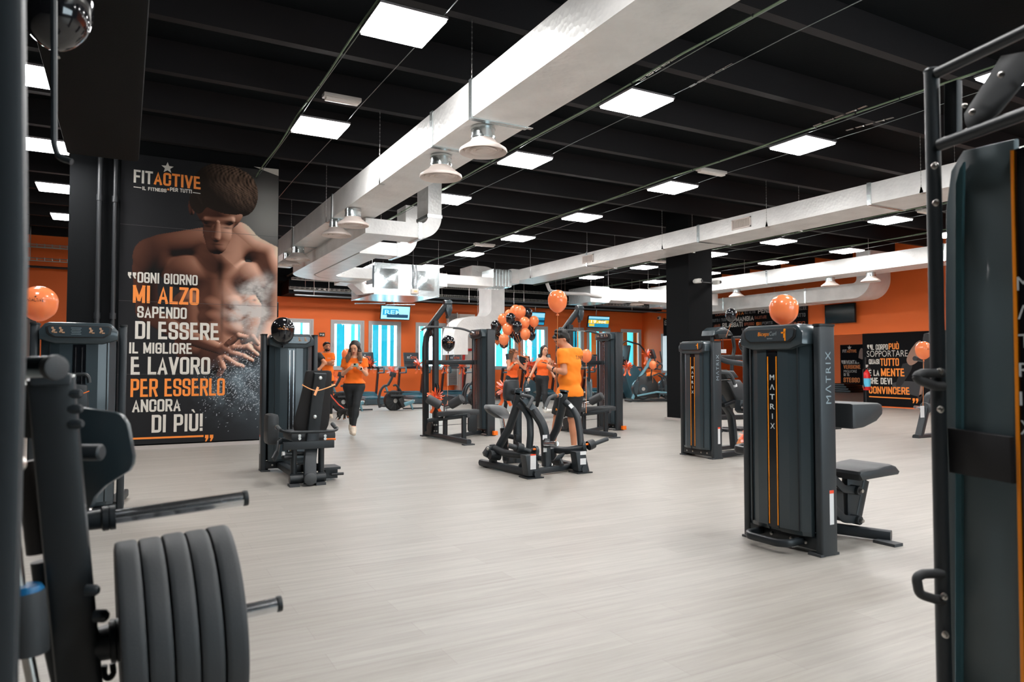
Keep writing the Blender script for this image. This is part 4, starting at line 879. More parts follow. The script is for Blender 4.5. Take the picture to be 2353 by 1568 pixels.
# ---- lat pulldown
def lat_machine(label):
    t = thing('lat_pulldown_machine', label, 'gym machine', (4.9, 11.5, 0), group='lat pulldown machines')
    L0 = Vector((4.9, 11.5, 0)); p = lambda px, py, Y: aty(px, py, Y) - L0
    # tower on the right, front faces -x
    sub = Matrix.Translation((.73, .0, 0)) @ Matrix.Rotation(R(-90), 4, 'Z')
    before = set(t.children); tower(t, .66, 1.885, 'slot'); 
    for o in t.children:
        if o not in before: o.matrix_local = sub @ o.matrix_local
    # uprights
    b = MB(); b.bar([p(978, 1003, 11.75), p(977, 800, 11.75), p(981, 768, 11.75), p(996, 752, 11.72)], .09, .10, fr=.35, b=.25, up=(1, 0, 0)); b.build('rear_upright', M_frame, t)
    b = MB(); b.bar([p(1001, 1003, 11.45), p(1001, 738, 11.45)], .09, .10, b=.25, up=(1, 0, 0)); u_ = b.build('front_upright', M_frame, t)
    for q in ((998, 977), (1003, 977), (998, 991), (1003, 991)): b = MB(); b.lathe([(.015, 0), (.013, .008)], p(*q, 11.39), (0, -1, 0), 10); b.build('bolt', M_bolt, u_)
    b = MB(); b.bar([p(985, 754, 11.6), p(1028, 697, 11.5)], .09, .10, b=.2, up=(0, 1, 0)); b.build('top_arm', M_frame, t)
    b = MB(); c_ = p(1028, 697, 11.5); b.lathe([(.055, -.07), (.06, -.06), (.06, .06), (.055, .07)], c_, (1, 0, 0), 16); b.build('arm_end', M_shroud, t)
    b = MB(); b.prism([(-.05, .12), (.05, .12), (.06, .02), (.02, -.1), (-.03, -.1), (-.07, .02)], .1, p(1028, 715, 11.55), (1, 0, 0), (0, 0, 1), bev=.012); b.build('pulley_housing', M_shroud, t)
    b = MB(); b.cyl(p(1028, 727, 11.5), p(1028, 732, 11.5), .03); b.build('cable_stop', M_black, t)
    b = MB(); q0, q1 = p(1028, 732, 11.5), p(1028, 751, 11.5)
    for k in range(3): zc = q0.z + (q1.z - q0.z) * (k + .5) / 3; b.tube([(q0.x - .014, q0.y, zc - .025), (q0.x - .014, q0.y, zc + .025), (q0.x + .014, q0.y, zc + .025), (q0.x + .014, q0.y, zc - .025)], .005, 6, closed=True)
    b.build('chain', M_chrome, t)
    bp = [(965, 761), (976, 754), (990, 751.5), (1028, 753), (1052, 754.5), (1068, 757.5), (1088, 765)]
    bar_ = MB(); bar_.tube(smooth_path([p(x, y, 11.4) for x, y in bp], 5), .014, 8); hb = bar_.build('pulldown_bar', M_chrome, t)
    b = MB(); b.tube(smooth_path([p(x, y, 11.4) for x, y in ((969, 758.5), (978, 753.5), (990, 751.6), (1016, 752.6))], 5), .02, 8); b.build('grip', M_rubber, hb)
    b = MB(); b.tube(smooth_path([p(x, y, 11.4) for x, y in ((1041, 753.9), (1053, 754.7), (1068, 757.7), (1083, 763.3))], 5), .02, 8); b.build('grip', M_rubber, hb)
    b = MB(); b.bar([p(978, 833, 11.6), p(1096, 833, 11.6)], .06, .08); b.build('middle_beam', M_frame, t)
    b = MB(); b.bar([p(984, 754, 11.7), p(1003, 754, 11.5)], .06, .07); b.build('top_beam', M_frame, t)
    # cables
    b = MB()
    for px in (985, 989, 993): b.tube([p(px, 765, 11.6), p(px, 985, 11.6)], .004, 5)
    b.tube([(-.25, -.15, .20), (.6, -.1, .22)], .004, 5); b.build('cable', M_black, t)
    for q, r in (((1003, 893), .09), ((988, 985), .11), ((992, 766), .06)):
        b = MB(); b.lathe([(r, -.02), (r * .8, -.008), (r * .8, .008), (r, .02)], p(*q, 11.4), (1, 0, 0), 20); b.build('pulley_wheel', M_black, t)
    # bench and knee rollers
    a0 = p(1019, 957, 10.95)
    b = MB(); pts = [(0, 0), (.0, .06), (.16, .085), (.62, .11), (.70, .1), (.70, .03), (.16, -.0)]
    b.prism(pts, .30, a0 + Vector((0, .25, 0)), (1, -.45, 0), (0, 0, 1), bev=.02); b.build('bench_pad', M_pad, t)
    for q0, q1, r in (((981, 915, 11.0), (1013, 933, 10.9), .075), ((1034, 932, 10.8), (1064, 915, 10.6), .075)):
        x0, x1 = p(*q0), p(*q1); d_ = (x1 - x0).normalized(); L_ = (x1 - x0).length
        b = MB(); b.lathe([(r * .7, 0), (r, .02), (r, L_ - .02), (r * .7, L_)], x0, d_, 18); b.build('knee_roller', M_pad, t)
    b = MB(); b.cyl(p(1026, 935, 10.9), p(1036, 933, 10.8), .035); b.build('roller_hub', M_chrome, t)
    b = MB(); b.cyl(p(1023, 962, 10.95), p(1023, 932, 10.95), .03); b.build('adjuster_post', M_chrome, t)
    b = MB(); b.prism([(0, 0), (.10, -.03), (.14, .14), (.04, .19)], .01, p(1012, 932, 11.2), (1, 0, 0), (0, 0, 1)); b.build('roller_plate', M_frame2, t)
    b = MB(); b.bar([p(983, 967, 11.2), p(1010, 963, 11.1), p(1077, 955, 10.4)], .07, .07, fr=.1, b=.4); b.build('bench_rail', M_frame2, t)
    for px, py0, py1, Y in ((1023, 962, 1008, 11.0), (1066, 957, 1016, 10.45)): b = MB(); q0 = p(px, py0, Y); b.bar([q0, (q0.x, q0.y, .06)], .07, .07, up=(0, 1, 0)); b.build('bench_leg', M_frame, t)
    e1 = atz(1078, 1016, .05) - L0; e0 = atz(980, 996, .05) - L0
    b = MB(); b.bar([e0, e1], .08, .08, b=.4); b.build('base_rail', M_frame2, t)
    b = MB(); b.bar([(e0 + e1) / 2 + Vector((0, 0, 0)), (.70, -.05, .05)], .07, .07, b=.4); b.build('cross_rail', M_frame2, t)
    b = MB(); b.b2((e1.x - .1, e1.y - .04, -.0), (e1.x + .08, e1.y + .06, .02)); b.b2((e0.x - .1, e0.y - .04, -.0), (e0.x + .08, e0.y + .06, .02)); b.build('foot', M_rubber, t)
    b = MB(); b.prism(rrect(.17, .34, .3, 3), .05, p(1084, 971, 11.3), (1, 0, 0), (0, 0, 1), bev=.01); b.build('low_pulley_cover', M_frame, t)
    b = MB(); b.b2((.78, -.42, .02), (.86, -.36, .09)); b.build('orange_stop', M_orange_pl, t)
    return t
LA = lat_machine('left lat pulldown machine with a black balloon and a tower beside its bench')
LB = copy_tree(LA); LB.location = LA.location + Vector((2.66, -.20, 0)); tag(LB, 'right lat pulldown machine, its bench behind the man in the orange polo', 'gym machine', 'lat pulldown machines')

# ---- plate loaded rowing press in the middle
RM = thing('plate_loaded_machine', 'black plate loaded seated row machine with empty pegs in the centre of the floor', 'gym machine', (4.35, 7.4, 0))
rp = lambda px, py, Y: P(px, py, Y, RM)
def tb(pts, r, n, m=M_frame, fr=.15, seg=12, par=None): b = MB(); b.tube([rp(*q) for q in pts], r, seg, fr=fr); return b.build(n, m, par or RM)
def brr(pts, w_, h_, n, m=M_frame, fr=.15, up=(0, 1, 0), bb=.3): b = MB(); b.bar([rp(*q) for q in pts], w_, h_, fr=fr, up=up, b=bb); return b.build(n, m, RM)
def gz(px, py, z=.05): return atz(px, py, z) - RM.location
b = MB(); b.bar([gz(1106, 1063), gz(1236, 1090)], .085, .085, b=.4); b.build('left_base_rail', M_frame2, RM)
b = MB(); b.bar([gz(1160, 1059), gz(1240, 1052), gz(1345, 1078)], .085, .085, b=.4); b.build('right_base_rail', M_frame2, RM)
b = MB(); b.bar([gz(1228, 1084), gz(1290, 1076), gz(1310, 1070)], .07, .07, b=.4); b.build('front_cross_rail', M_frame2, RM)
for px, py in ((1122, 1074), (1170, 1063)): q_ = gz(px, py, 0); b = MB(); b.b2((q_.x - .05, q_.y - .04, 0), (q_.x + .05, q_.y + .04, .02)); b.build('foot', M_rubber, RM)
for (x0, x1, y0, y1, Y, lab) in ((1215, 1238, 1045, 1096, 6.72, 'l'), (1330, 1350, 1037, 1085, 6.78, 'r')):
    q0, q1 = rp(x0, y1, Y), rp(x1 + 4, y0, Y); q1.x = rp(x1, y0, Y).x
    b = MB(); b.prism([(0, 0), (q1.x - q0.x + .03, 0), (q1.x - q0.x - .03, q1.z - q0.z), (-.04, q1.z - q0.z)], .13, (q0.x, q0.y + .13, max(q0.z, .01)), (1, 0, 0), (0, 0, 1), bev=.012); pd = b.build('front_pedestal', M_frame2, RM)
    b = MB(); b.b2((q0.x - .03, q0.y - .03, 0), (q1.x + .05, q0.y + .17, .014)); b.build('foot_plate', M_frame, RM)
    b = MB(); b.b2((q0.x + .02, q0.y - .002, .1), (q0.x + .09, q0.y, .26) if lab == 'l' else (q0.x + .10, q0.y, .17)); b.build('sticker', M_label, RM)
    if lab == 'l': b = MB(); b.b2((q0.x + .02, q0.y - .003, .25), (q0.x + .09, q0.y - .001, .265)); b.build('sticker_header', mat('red_sticker', s2l((230, 70, 30)), .5), RM)
    else: b = MB(); b.b2((q0.x + .02, q0.y - .002, .21), (q0.x + .10, q0.y, .25)); b.build('sticker', M_label, RM)
brr([(1256, 1072, 6.98), (1253, 1005, 6.98), (1247, 975, 6.98), (1225, 943, 7.1), (1199, 918, 7.25)], .085, .11, 'main_column', M_frame2, fr=.25)
b = MB(); b.prism([(-.05, -.01), (.05, -.01), (.05, .012), (-.05, .012)], .18, rp(1203, 921, 7.15), (.72, .0, -.6), (.6, 0, .72)); 
for pts, nm in ((((1204, 921, 7.17), (1224, 944, 7.04)), 'placard'),):
    a0, a1 = rp(*pts[0]), rp(*pts[1]); b = MB(); b.sweep([a0 + Vector((-.02, -.06, .02)), a1 + Vector((-.02, -.06, .02))], [(.04, .002), (-.04, .002), (-.04, -.002), (.04, -.002)], up=(0, 1, 0)); b.build('placard', M_screen, RM)
# chest pad column and seat
b = MB(); q_ = rp(1189, 935, 7.6); b.bar([(q_.x, q_.y, .05), (q_.x, q_.y, .80)], .085, .09, up=(0, 1, 0)); b.build('pad_column', M_frame2, RM)
loft_pad(RM, [(1170, 1194, 874, 7.55), (1166, 1195, 879, 7.55), (1164, 1196, 890, 7.55), (1163, 1196, 910, 7.55), (1165, 1194, 919, 7.55), (1171, 1189, 922, 7.55)], .12, 'chest_pad', M_pad)
b = MB(); b.lathe([(.04, 0), (.04, .12)], rp(1180, 900, 7.5), (0, -1, 0), 14); b.build('pad_hub', M_frame, RM)
loft_pad(RM, [(1132, 1152, 932.5, 7.85), (1128, 1160, 935, 7.8), (1127.5, 1168, 941, 7.75), (1134, 1174, 950, 7.7), (1146, 1176, 958, 7.65), (1155, 1172, 963, 7.6)], .24, 'seat', M_pad)
tb([(1152, 958, 7.8), (1157, 985, 7.8)], .028, 'seat_post', M_chrome, 0)
tb([(1157, 984, 7.8), (1161, 1030, 7.8), (1163, 1058, 7.8)], .045, 'seat_sleeve', M_frame, .1)
brr([(1156, 1000, 7.7), (1195, 1008, 7.6)], .06, .09, 'seat_link', M_frame)
slab([(1186, 1000), (1196, 998), (1199, 1006), (1198, 1018), (1190, 1020), (1185, 1012)], 7.5, .06, 'adjuster_housing', M_frame, RM, ident(RM), .01)
tb([(1193, 893, 7.5), (1195, 914, 7.5)], .03, 'adjuster_knob', M_frame, 0); tb([(1212, 893, 7.4), (1213, 899, 7.4)], .03, 'knob_cap', M_label, 0); tb([(1213, 899, 7.4), (1208, 922, 7.4)], .026, 'knob_stem', M_frame, 0)
# left swing arm
tb([(1193, 906, 7.25), (1187, 935, 7.3), (1170, 985, 7.45), (1145, 1030, 7.6)], .048, 'left_lever', M_frame2, .4)
tb([(1193, 904.5, 7.25), (1194, 899, 7.25)], .056, 'lever_cap', M_shroud, 0)
tb([(1190, 928, 7.25), (1207, 942, 7.2), (1218, 962, 7.15), (1219, 1000, 7.1), (1216, 1035, 7.1)], .040, 'left_front_tube', M_frame2, .25)
tb([(1137, 1032, 7.55), (1165, 1043, 7.3), (1200, 1046, 7.05), (1232, 1037, 6.9)], .045, 'left_lower_arm', M_frame, .3)
tb([(1233, 1037, 6.9), (1227, 1037, 6.9)], .062, 'left_joint', M_shroud, 0)
tb([(1225, 1033, 6.88), (1236, 1032.6, 6.86)], .012, 'orange_mark', M_orange_pl, 0)
tb([(1168, 1024, 6.95), (1185, 1029, 6.92), (1218, 1038, 6.9)], .030, 'left_peg', M_frame, 0)
b = MB(); b.lathe([(.055, -.03), (.058, 0), (.055, .05)], rp(1191, 1029, 6.92), (1, 0, -.3), 18); b.build('peg_collar', M_frame, RM)
b = MB(); b.lathe([(.022, -.01), (.018, 0)], rp(1167.5, 1024, 6.95), (-1, 0, .2), 12); b.build('peg_end', M_bolt, RM)
tb([(1197, 908, 7.2), (1213, 911, 7.1), (1225, 914, 7.05), (1217, 930, 7.0), (1212, 938, 7.0)], .020, 'left_handle', M_rubber, .06)
tb([(1200, 909, 7.2), (1202, 909.6, 7.19)], .026, 'handle_ring', M_label, 0)
slab([(1124, 1028), (1133, 1026), (1133, 1050), (1125, 1054), (1117, 1050), (1114, 1042)], 7.55, .08, 'pivot_housing', M_frame, RM, ident(RM), .012)
tb([(1125, 1046, 7.5), (1148, 1048, 7.5)], .055, 'pivot_tube', M_frame, 0); tb([(1134, 1050, 7.6), (1132, 1068, 7.6)], .05, 'pivot_stand', M_frame2, 0)
b = MB(); b.lathe([(.02, 0), (.016, .01)], rp(1121, 1032, 7.54), (-1, -1, 0), 12); b.build('bolt', M_bolt, RM)
tb([(1132, 1030, 7.6), (1131, 1022, 7.6)], .035, 'rubber_stop', M_rubber, 0)
# right swing arm
tb([(1296, 903, 7.15), (1292, 935, 7.2), (1280, 985, 7.35), (1263, 1018, 7.5)], .048, 'right_lever', M_frame2, .4)
tb([(1296, 901, 7.15), (1296.5, 897, 7.15)], .056, 'lever_cap', M_shroud, 0)
tb([(1297, 923, 7.15), (1314, 938, 7.1), (1327, 958, 7.0), (1332, 990, 6.95), (1335, 1025, 6.9)], .040, 'right_front_tube', M_frame2, .25)
tb([(1258, 1026, 7.4), (1285, 1036, 7.1), (1315, 1035, 6.95), (1345, 1027, 6.88)], .045, 'right_lower_arm', M_frame, .3)
tb([(1347, 1026, 6.86), (1340, 1027, 6.88)], .062, 'right_joint', M_shroud, 0); tb([(1341, 1022.5, 6.84), (1351, 1021, 6.84)], .012, 'orange_mark', M_orange_pl, 0)
b = MB(); b.lathe([(.055, -.03), (.058, 0), (.055, .05)], rp(1356, 1023, 6.85), (1, 0, .3), 18); b.build('peg_collar', M_frame, RM)
tb([(1350, 1026, 6.86), (1396, 1009, 6.84)], .026, 'right_peg', M_frame2, 0)
tb([(1289, 909, 7.12), (1272, 910, 7.0), (1262, 915, 6.95), (1252, 938, 6.9)], .020, 'right_handle', M_rubber, .08)
tb([(1288, 909, 7.12), (1286.5, 909, 7.11)], .026, 'handle_ring', M_label, 0); tb([(1278, 909.5, 7.05), (1281, 909.5, 7.05)], .0215, 'orange_tape', M_orange_pl, 0)
tb([(1252, 936, 6.9), (1250.5, 941, 6.9)], .028, 'handle_end', M_bolt, 0)
b = MB(); b.sweep([rp(1304, 929, 7.08) + Vector((0, -.045, .0)), rp(1311, 937, 7.06) + Vector((0, -.045, 0))], [(.022, .001), (-.022, .001), (-.022, -.001), (.022, -.001)], up=(0, 1, 0)); b.build('sticker', M_label, RM)
# storage peg, foot plates
b = MB(); b.lathe([(.05, 0), (.055, .02), (.05, .06)], rp(1250, 1019, 6.9), (1, -.3, 0), 18); b.build('peg_collar', M_frame, RM)
tb([(1252, 1020, 6.88), (1279, 1020, 6.6)], .026, 'storage_peg', M_chrome, 0)
b = MB(); q_ = rp(1279, 1020, 6.6); b.lathe([(.028, 0), (.02, .008)], q_, (1, -1, 0), 14); b.build('peg_end', M_bolt, RM)
slab([(1283, 1046), (1296, 1041), (1299, 1043), (1288, 1060), (1272, 1060)], 6.95, .02, 'foot_rest', M_frame, RM, ident(RM), .004)
tb([(1285, 1050, 7.0), (1292, 1069, 6.9)], .022, 'foot_rest_stay', M_frame, 0)
slab([(1200, 1058), (1212, 1050), (1214, 1054), (1204, 1074), (1192, 1072)], 7.0, .02, 'foot_rest', M_frame, RM, ident(RM), .004)
tb([(1266, 1030, 7.2), (1270, 1055, 7.2)], .055, 'rear_hub', M_frame, 0)
b = MB(); q_ = rp(1250, 1035, 6.92); b.b2((q_.x - .015, q_.y - .012, q_.z - .02), (q_.x + .03, q_.y - .01, q_.z + .03)); q_ = rp(1251, 1006, 6.92); b.b2((q_.x - .03, q_.y - .012, q_.z - .025), (q_.x + .03, q_.y - .01, q_.z + .03)); b.build('sticker', M_label, RM)
for px, py in ((1238, 1070), (1240, 1072), (1265, 1069), (1268, 1071)): b = MB(); b.lathe([(.016, 0), (.016, .02), (.008, .03)], gz(px, py, .09), (0, 0, 1), 8); b.build('bolt', M_bolt, RM)
# ---- treadmills
def treadmill(label):
    t = thing('treadmill', label, 'treadmill', (0, 0, 0), group='treadmills facing the windows')
    M_deck = mat('treadmill_body', (.030, .055, .070), .35, coat=.3); M_belt = mat('running_belt', (.012, .11, .155), .45)
    M_up = mat('treadmill_upright', (.018, .014, .020), .22, coat=.4); M_rail = mat('blue_black_rail', (.04, .12, .155), .3, coat=.3)
    b = MB(); b.prism([(-1.1, .02), (.95, .02), (.95, .12), (.75, .36), (.55, .34), (.42, .24), (-1.02, .20), (-1.1, .17)], .90, (-.45, 0, 0), (0, 1, 0), (0, 0, 1), bev=.02); b.build('base', M_deck, t)
    b = MB(); b.b2((-.27, -1.06, .20), (.27, .44, .232)); b.build('belt', M_belt, t)
    for s in (-1, 1): b = MB(); b.b2((s * .29, -1.04, .20), (s * .42, .44, .238), .008); b.build('foot_rail', M_rail, t)
    b = MB(); b.b2((-.43, .40, .20), (.43, .96, .30), .02); b.prism([(.42, .24), (.55, .34), (.75, .365), (.95, .20), (.95, .1), (.42, .1)], .80, (-.40, 0, 0), (0, 1, 0), (0, 0, 1), bev=.03); b.build('motor_hood', M_belt, t)
    for s in (-1, 1):
        b = MB(); b.bar([(s * .43, .60, .05), (s * .43, .34, 1.16)], .06, .13, up=(0, 1, 0)); b.build('upright', M_up, t)
        b = MB(); b.bar([(s * .43, .40, 1.17), (s * .43, -.28, 1.19), (s * .43, -.30, 1.02), (s * .43, .30, 1.00)], .05, .055, fr=.05); b.build('handrail', M_rail, t)
        b = MB(); b.b2((s * .42 - .03, -1.09, 0), (s * .42 + .03, -1.02, .05)); b.build('rear_foot', M_rubber, t)
    b = MB(); b.bar([(-.43, .32, 1.18), (.43, .32, 1.18)], .14, .07); b.build('cross_bar', M_up, t)
    b = MB(); b.box((0, .38, 1.50), (.56, .05, .42), rx=R(-14), bev=.025); cs = b.build('console', M_frame2, t)
    b = MB(); b.box((0, .345, 1.53), (.50, .012, .28), rx=R(-14)); b.build('screen', M_screen, cs)
    b = MB(); b.box((0, .33, 1.27), (.54, .06, .17), rx=R(-25), bev=.02); b.build('control_panel', M_frame2, t)
    b = MB(); b.box((.06, .29, 1.27), (.2, .01, .08), rx=R(-25)); b.build('keypad', M_screen, t)
    b = MB(); b.box((.18, .285, 1.245), (.06, .012, .03), rx=R(-25)); b.build('stop_button', mat('red_button', s2l((235, 60, 40)), .4), t)
    ca, sa = math.cos(R(14)), math.sin(R(14)); V = Vector((0, -sa * -1, ca)); V = Vector((0, sa, ca))
    base = Vector((-.17, .318, 1.49)); text_on('FIT', base, (1, 0, 0), V, .12, .08, M_white_txt, cs, lift=.004); text_on('ACTIVE', base + Vector((.13, 0, 0)), (1, 0, 0), V, .22, .08, mat('logo_orange', s2l((240, 110, 70)), .5), cs, lift=.004)
    b = MB(); b.prism(starpts(.03), .002, base + V * .115 + Vector((.14, -.006, 0)), (1, 0, 0), V); b.build('star', M_white_txt, cs)
    return t
tx = [(7.10, 'treadmill behind the walking woman holding a phone'), (8.73, 'treadmill between the two rowing machines, left of the left lat pulldown'), (10.36, 'treadmill seen through the frame of the left lat pulldown'),
      (12.75, 'treadmill behind the woman holding the balloon strings'), (14.15, 'treadmill behind the walking woman in the orange tank top'), (16.45, 'treadmill behind the right lat pulldown bench'), (17.9, 'treadmill right of the right lat pulldown tower, nearest the ellipticals')]
tm = None
for x, lb in tx:
    if tm is None: tm = treadmill(lb); o = tm
    else: o = copy_tree(tm)
    o.location = (x, 22.95, 0); tag(o, lb, 'treadmill', 'treadmills facing the windows')

# ---- air rowers with a bow on the monitor arm
M_blue = mat('blue_grey_rail', (.14, .30, .36), .35, .3)
def rower(label):
    t = thing('rowing_machine', label, 'rowing machine', (0, 0, 0), group='rowing machines before the treadmills')
    L0 = aty(905, 940, 19.0); L0.z = 0; Y0 = 19.0; p = lambda px, py, dy=0.: aty(px, py, Y0 + dy) - L0
    t['_o'] = 0
    for dy, n in ((.28, 'rear_hoop'), (-.28, 'front_hoop')):
        b = MB(); b.bar(smooth_path([p(873, 937, dy), p(870, 922, dy), p(874, 900, dy), p(882, 888, dy), p(890, 886, dy)], 4), .06, .07, up=(0, 1, 0)); b.build(n, M_frame, t)
        b = MB(); b.bar(smooth_path([p(904, 887, dy), p(909, 885, dy), p(916, 892, dy), p(924, 905, dy)], 4), .05, .06, up=(0, 1, 0)); b.build('upper_stay', M_frame, t)
    b = MB(); b.bar([p(886, 888), p(892, 905), p(893, 935)], .05, .07, up=(0, 1, 0)); b.build('strut', M_blue, t)
    b = MB(); b.bar([p(873, 933), p(905, 935)], .10, .05); b.build('floor_rail', M_frame, t)
    b = MB(); b.lathe([(.10, -.12), (.27, -.10), (.29, 0), (.27, .10), (.10, .12)], p(905, 921), (0, 1, 0), 24); fw = b.build('flywheel_cage', M_black, t)
    for k in range(12):
        a = 2 * PI * k / 12; b = MB(); c_ = p(905, 921); b.tube([c_ + Vector((.08 * math.cos(a), -.13, .08 * math.sin(a))), c_ + Vector((.27 * math.cos(a), -.11, .27 * math.sin(a)))], .008, 5); b.build('cage_bar', M_frame2, fw)
    b = MB(); b.lathe([(.06, 0), (.06, .02)], p(905, 921) + Vector((0, -.13, 0)), (0, -1, 0), 16); b.build('hub_cap', M_bolt, fw)
    b = MB(); b.bar([p(883, 901, -.3), p(928, 901, -.3)], .05, .035); b.build('pull_handle', M_frame, t)
    b = MB(); b.bar([p(896, 910, -.2), p(930, 910, -.2)], .12, .05); b.build('foot_carrier', M_frame2, t)
    for dy in (-.25, .1): b = MB(); b.box(p(922, 926, dy), (.10, .13, .28), ry=R(-25), bev=.02); b.build('foot_plate', M_black, t)
    b = MB(); b.bar([p(891, 886), p(897, 876), p(903, 862)], .06, .09, up=(0, 1, 0)); b.build('monitor_arm', M_frame, t)
    b = MB(); b.box(p(903, 861), (.18, .05, .13), ry=R(15), bev=.015); b.build('monitor', M_frame, t)
    b = MB(); b.bar([p(908, 938), p(930, 930), p(950, 922)], .11, .10); b.build('seat_rail', M_blue, t)
    b = MB(); b.bar([p(917, 919), p(952, 921)], .09, .05); b.build('seat_track', M_bolt, t)
    b = MB(); b.bar([p(943, 926), p(949, 944)], .05, .06, up=(0, 1, 0)); b.build('rear_leg', M_blue, t)
    e = p(947, 946); b = MB(); b.bar([(e.x - .27, e.y, .04), (e.x + .30, e.y, .04)], .06, .04); b.build('rear_foot', M_frame, t)
    return t, L0
rw, L0 = rower('rowing machine between two treadmills, orange bow on its monitor arm'); rw.location = L0
r2 = copy_tree(rw); r2.location = aty(786, 940, 19.0); r2.location.z = 0; tag(r2, 'rowing machine right behind the walking woman and the dog', 'rowing machine', 'rowing machines before the treadmills')
r3 = copy_tree(rw); r3.location = aty(1096, 935, 19.5); r3.location.z = 0; tag(r3, 'rowing machine behind the left lat pulldown tower', 'rowing machine', 'rowing machines before the treadmills')

# ---- exercise bikes and recumbents hinted behind the crowd, ellipticals by the corner
def elliptical(label, loc_, rz=0.):
    t = thing('elliptical_trainer', label, 'elliptical', loc_, rz, group='elliptical trainers in the far corner')
    M_cov = mat('elliptical_cover', (.018, .032, .040), .3, coat=.4)
    b = MB(); b.lathe([(.0, -.14), (.32, -.12), (.37, -.06), (.37, .06), (.32, .12), (0, .14)], (-.25, 0, .45), (0, 1, 0), 28); b.build('flywheel_cover', M_cov, t)
    b = MB(); b.lathe([(.06, 0), (.06, .02)], (-.25, -.14, .45), (0, -1, 0), 16); b.build('hub_cap', M_bolt, t)
    b = MB(); b.prism([(-.5, 0), (.35, 0), (.28, .5), (.1, .75), (-.15, .85), (-.4, .7)], .26, (0, .13, .15), (1, 0, 0), (0, 0, 1), bev=.04); b.build('body_shell', M_black, t)
    b = MB(); b.prism([(-.15, 0), (.33, .05), (.30, .12), (.08, .18), (-.12, .12)], .27, (0, .135, .88), (1, 0, 0), (0, 0, 1), bev=.02); b.build('orange_accent', M_orange_pl, t)
    b = MB(); b.bar([(-.6, 0, .1), (-.3, 0, .9), (-.05, 0, 1.25), (.05, 0, 1.5)], .08, .12, fr=.3, up=(0, 1, 0)); b.build('mast', M_blue, t)
    b = MB(); b.box((.12, 0, 1.66), (.08, .46, .34), ry=R(-18), bev=.03); cs = b.build('console', M_frame2, t)
    b = MB(); b.box((.165, 0, 1.67), (.01, .38, .24), ry=R(-18)); b.build('screen', M_screen, cs)
    b = MB(); b.box((.03, 0, 1.66), (.01, .18, .05), ry=R(-18)); b.build('badge', M_label, cs)
    for s in (-1, 1):
        b = MB(); b.tube([(-.05, s * .26, .75), (.0, s * .32, 1.15), (.35, s * .33, 1.35), (.30, s * .31, 1.75)], .022, 8, fr=.1); b.build('moving_handle', M_frame, t)
        b = MB(); b.tube([(-.1, s * .2, 1.2), (.35, s * .22, 1.12), (.42, s * .22, 1.25), (.22, s * .2, 1.42)], .02, 8, fr=.06); b.build('fixed_handle', M_frame, t)
        b = MB(); b.bar([(-.1, s * .24, .85), (.3, s * .24, 1.0), (.55, s * .24, .85), (.7, s * .24, .10)], .05, .06, fr=.15, up=(0, 1, 0)); b.build('side_arm', M_frame, t)
        b = MB(); b.bar([(-.5, s * .22, .22), (.2, s * .24, .35), (.75, s * .24, .30)], .05, .06, fr=.2); b.build('pedal_arm', M_blue, t)
        b = MB(); b.box((.45, s * .22, .36 + .08 * s), (.36, .15, .05), bev=.015); b.build('pedal', M_frame2, t)
    b = MB(); b.bar([(-.75, -.32, .04), (-.75, .32, .04)], .07, .06); b.bar([(.72, -.32, .04), (.72, .32, .04)], .07, .06); b.bar([(-.75, 0, .05), (.72, 0, .05)], .08, .06); b.build('base_frame', M_frame, t)
    return t
e1 = elliptical('elliptical trainer with an orange bow standing left of the black pillar', (16.0, 19.4, 0), R(-20))
e2 = copy_tree(e1); e2.location = (17.3, 19.6, 0); e2.rotation_euler = (0, 0, R(-20)); tag(e2, 'second elliptical trainer partly hidden by the black pillar', 'elliptical', 'elliptical trainers in the far corner')
CM = thing('climber_machine', 'blue grey climbing trainer with a looped handrail behind the elliptical trainer', 'climber', (16.9, 21.4, 0), R(-10))
M_cl = mat('climber_blue', (.035, .10, .13), .35, coat=.3)
b = MB(); b.prism([(-.2, 0), (.6, 0), (.2, .95), (-.1, 1.25), (-.45, 1.2), (-.5, .9)], .6, (0, .3, .05), (1, 0, 0), (0, 0, 1), bev=.05); b.build('body_shell', M_cl, CM)
b = MB(); b.tube([(-.6, -.3, 1.25), (-.75, -.3, 1.9), (-.5, -.3, 2.2), (.1, -.3, 2.05), (.4, -.3, 1.75)], .03, 8, fr=.2); b.build('looped_rail', M_frame, CM)
b = MB(); b.box((-.35, -.1, 1.75), (.1, .45, .55), ry=R(10), bev=.03); b.build('console', M_frame2, CM)
b = MB(); b.bar([(-.5, 0, .9), (-.4, 0, 1.6)], .08, .1, up=(0, 1, 0)); b.build('mast', M_frame, CM)
for k in range(4): b = MB(); b.box((.30 + .13 * k, 0, .75 - .2 * k), (.25, .5, .04)); b.build('step', M_frame2, CM)
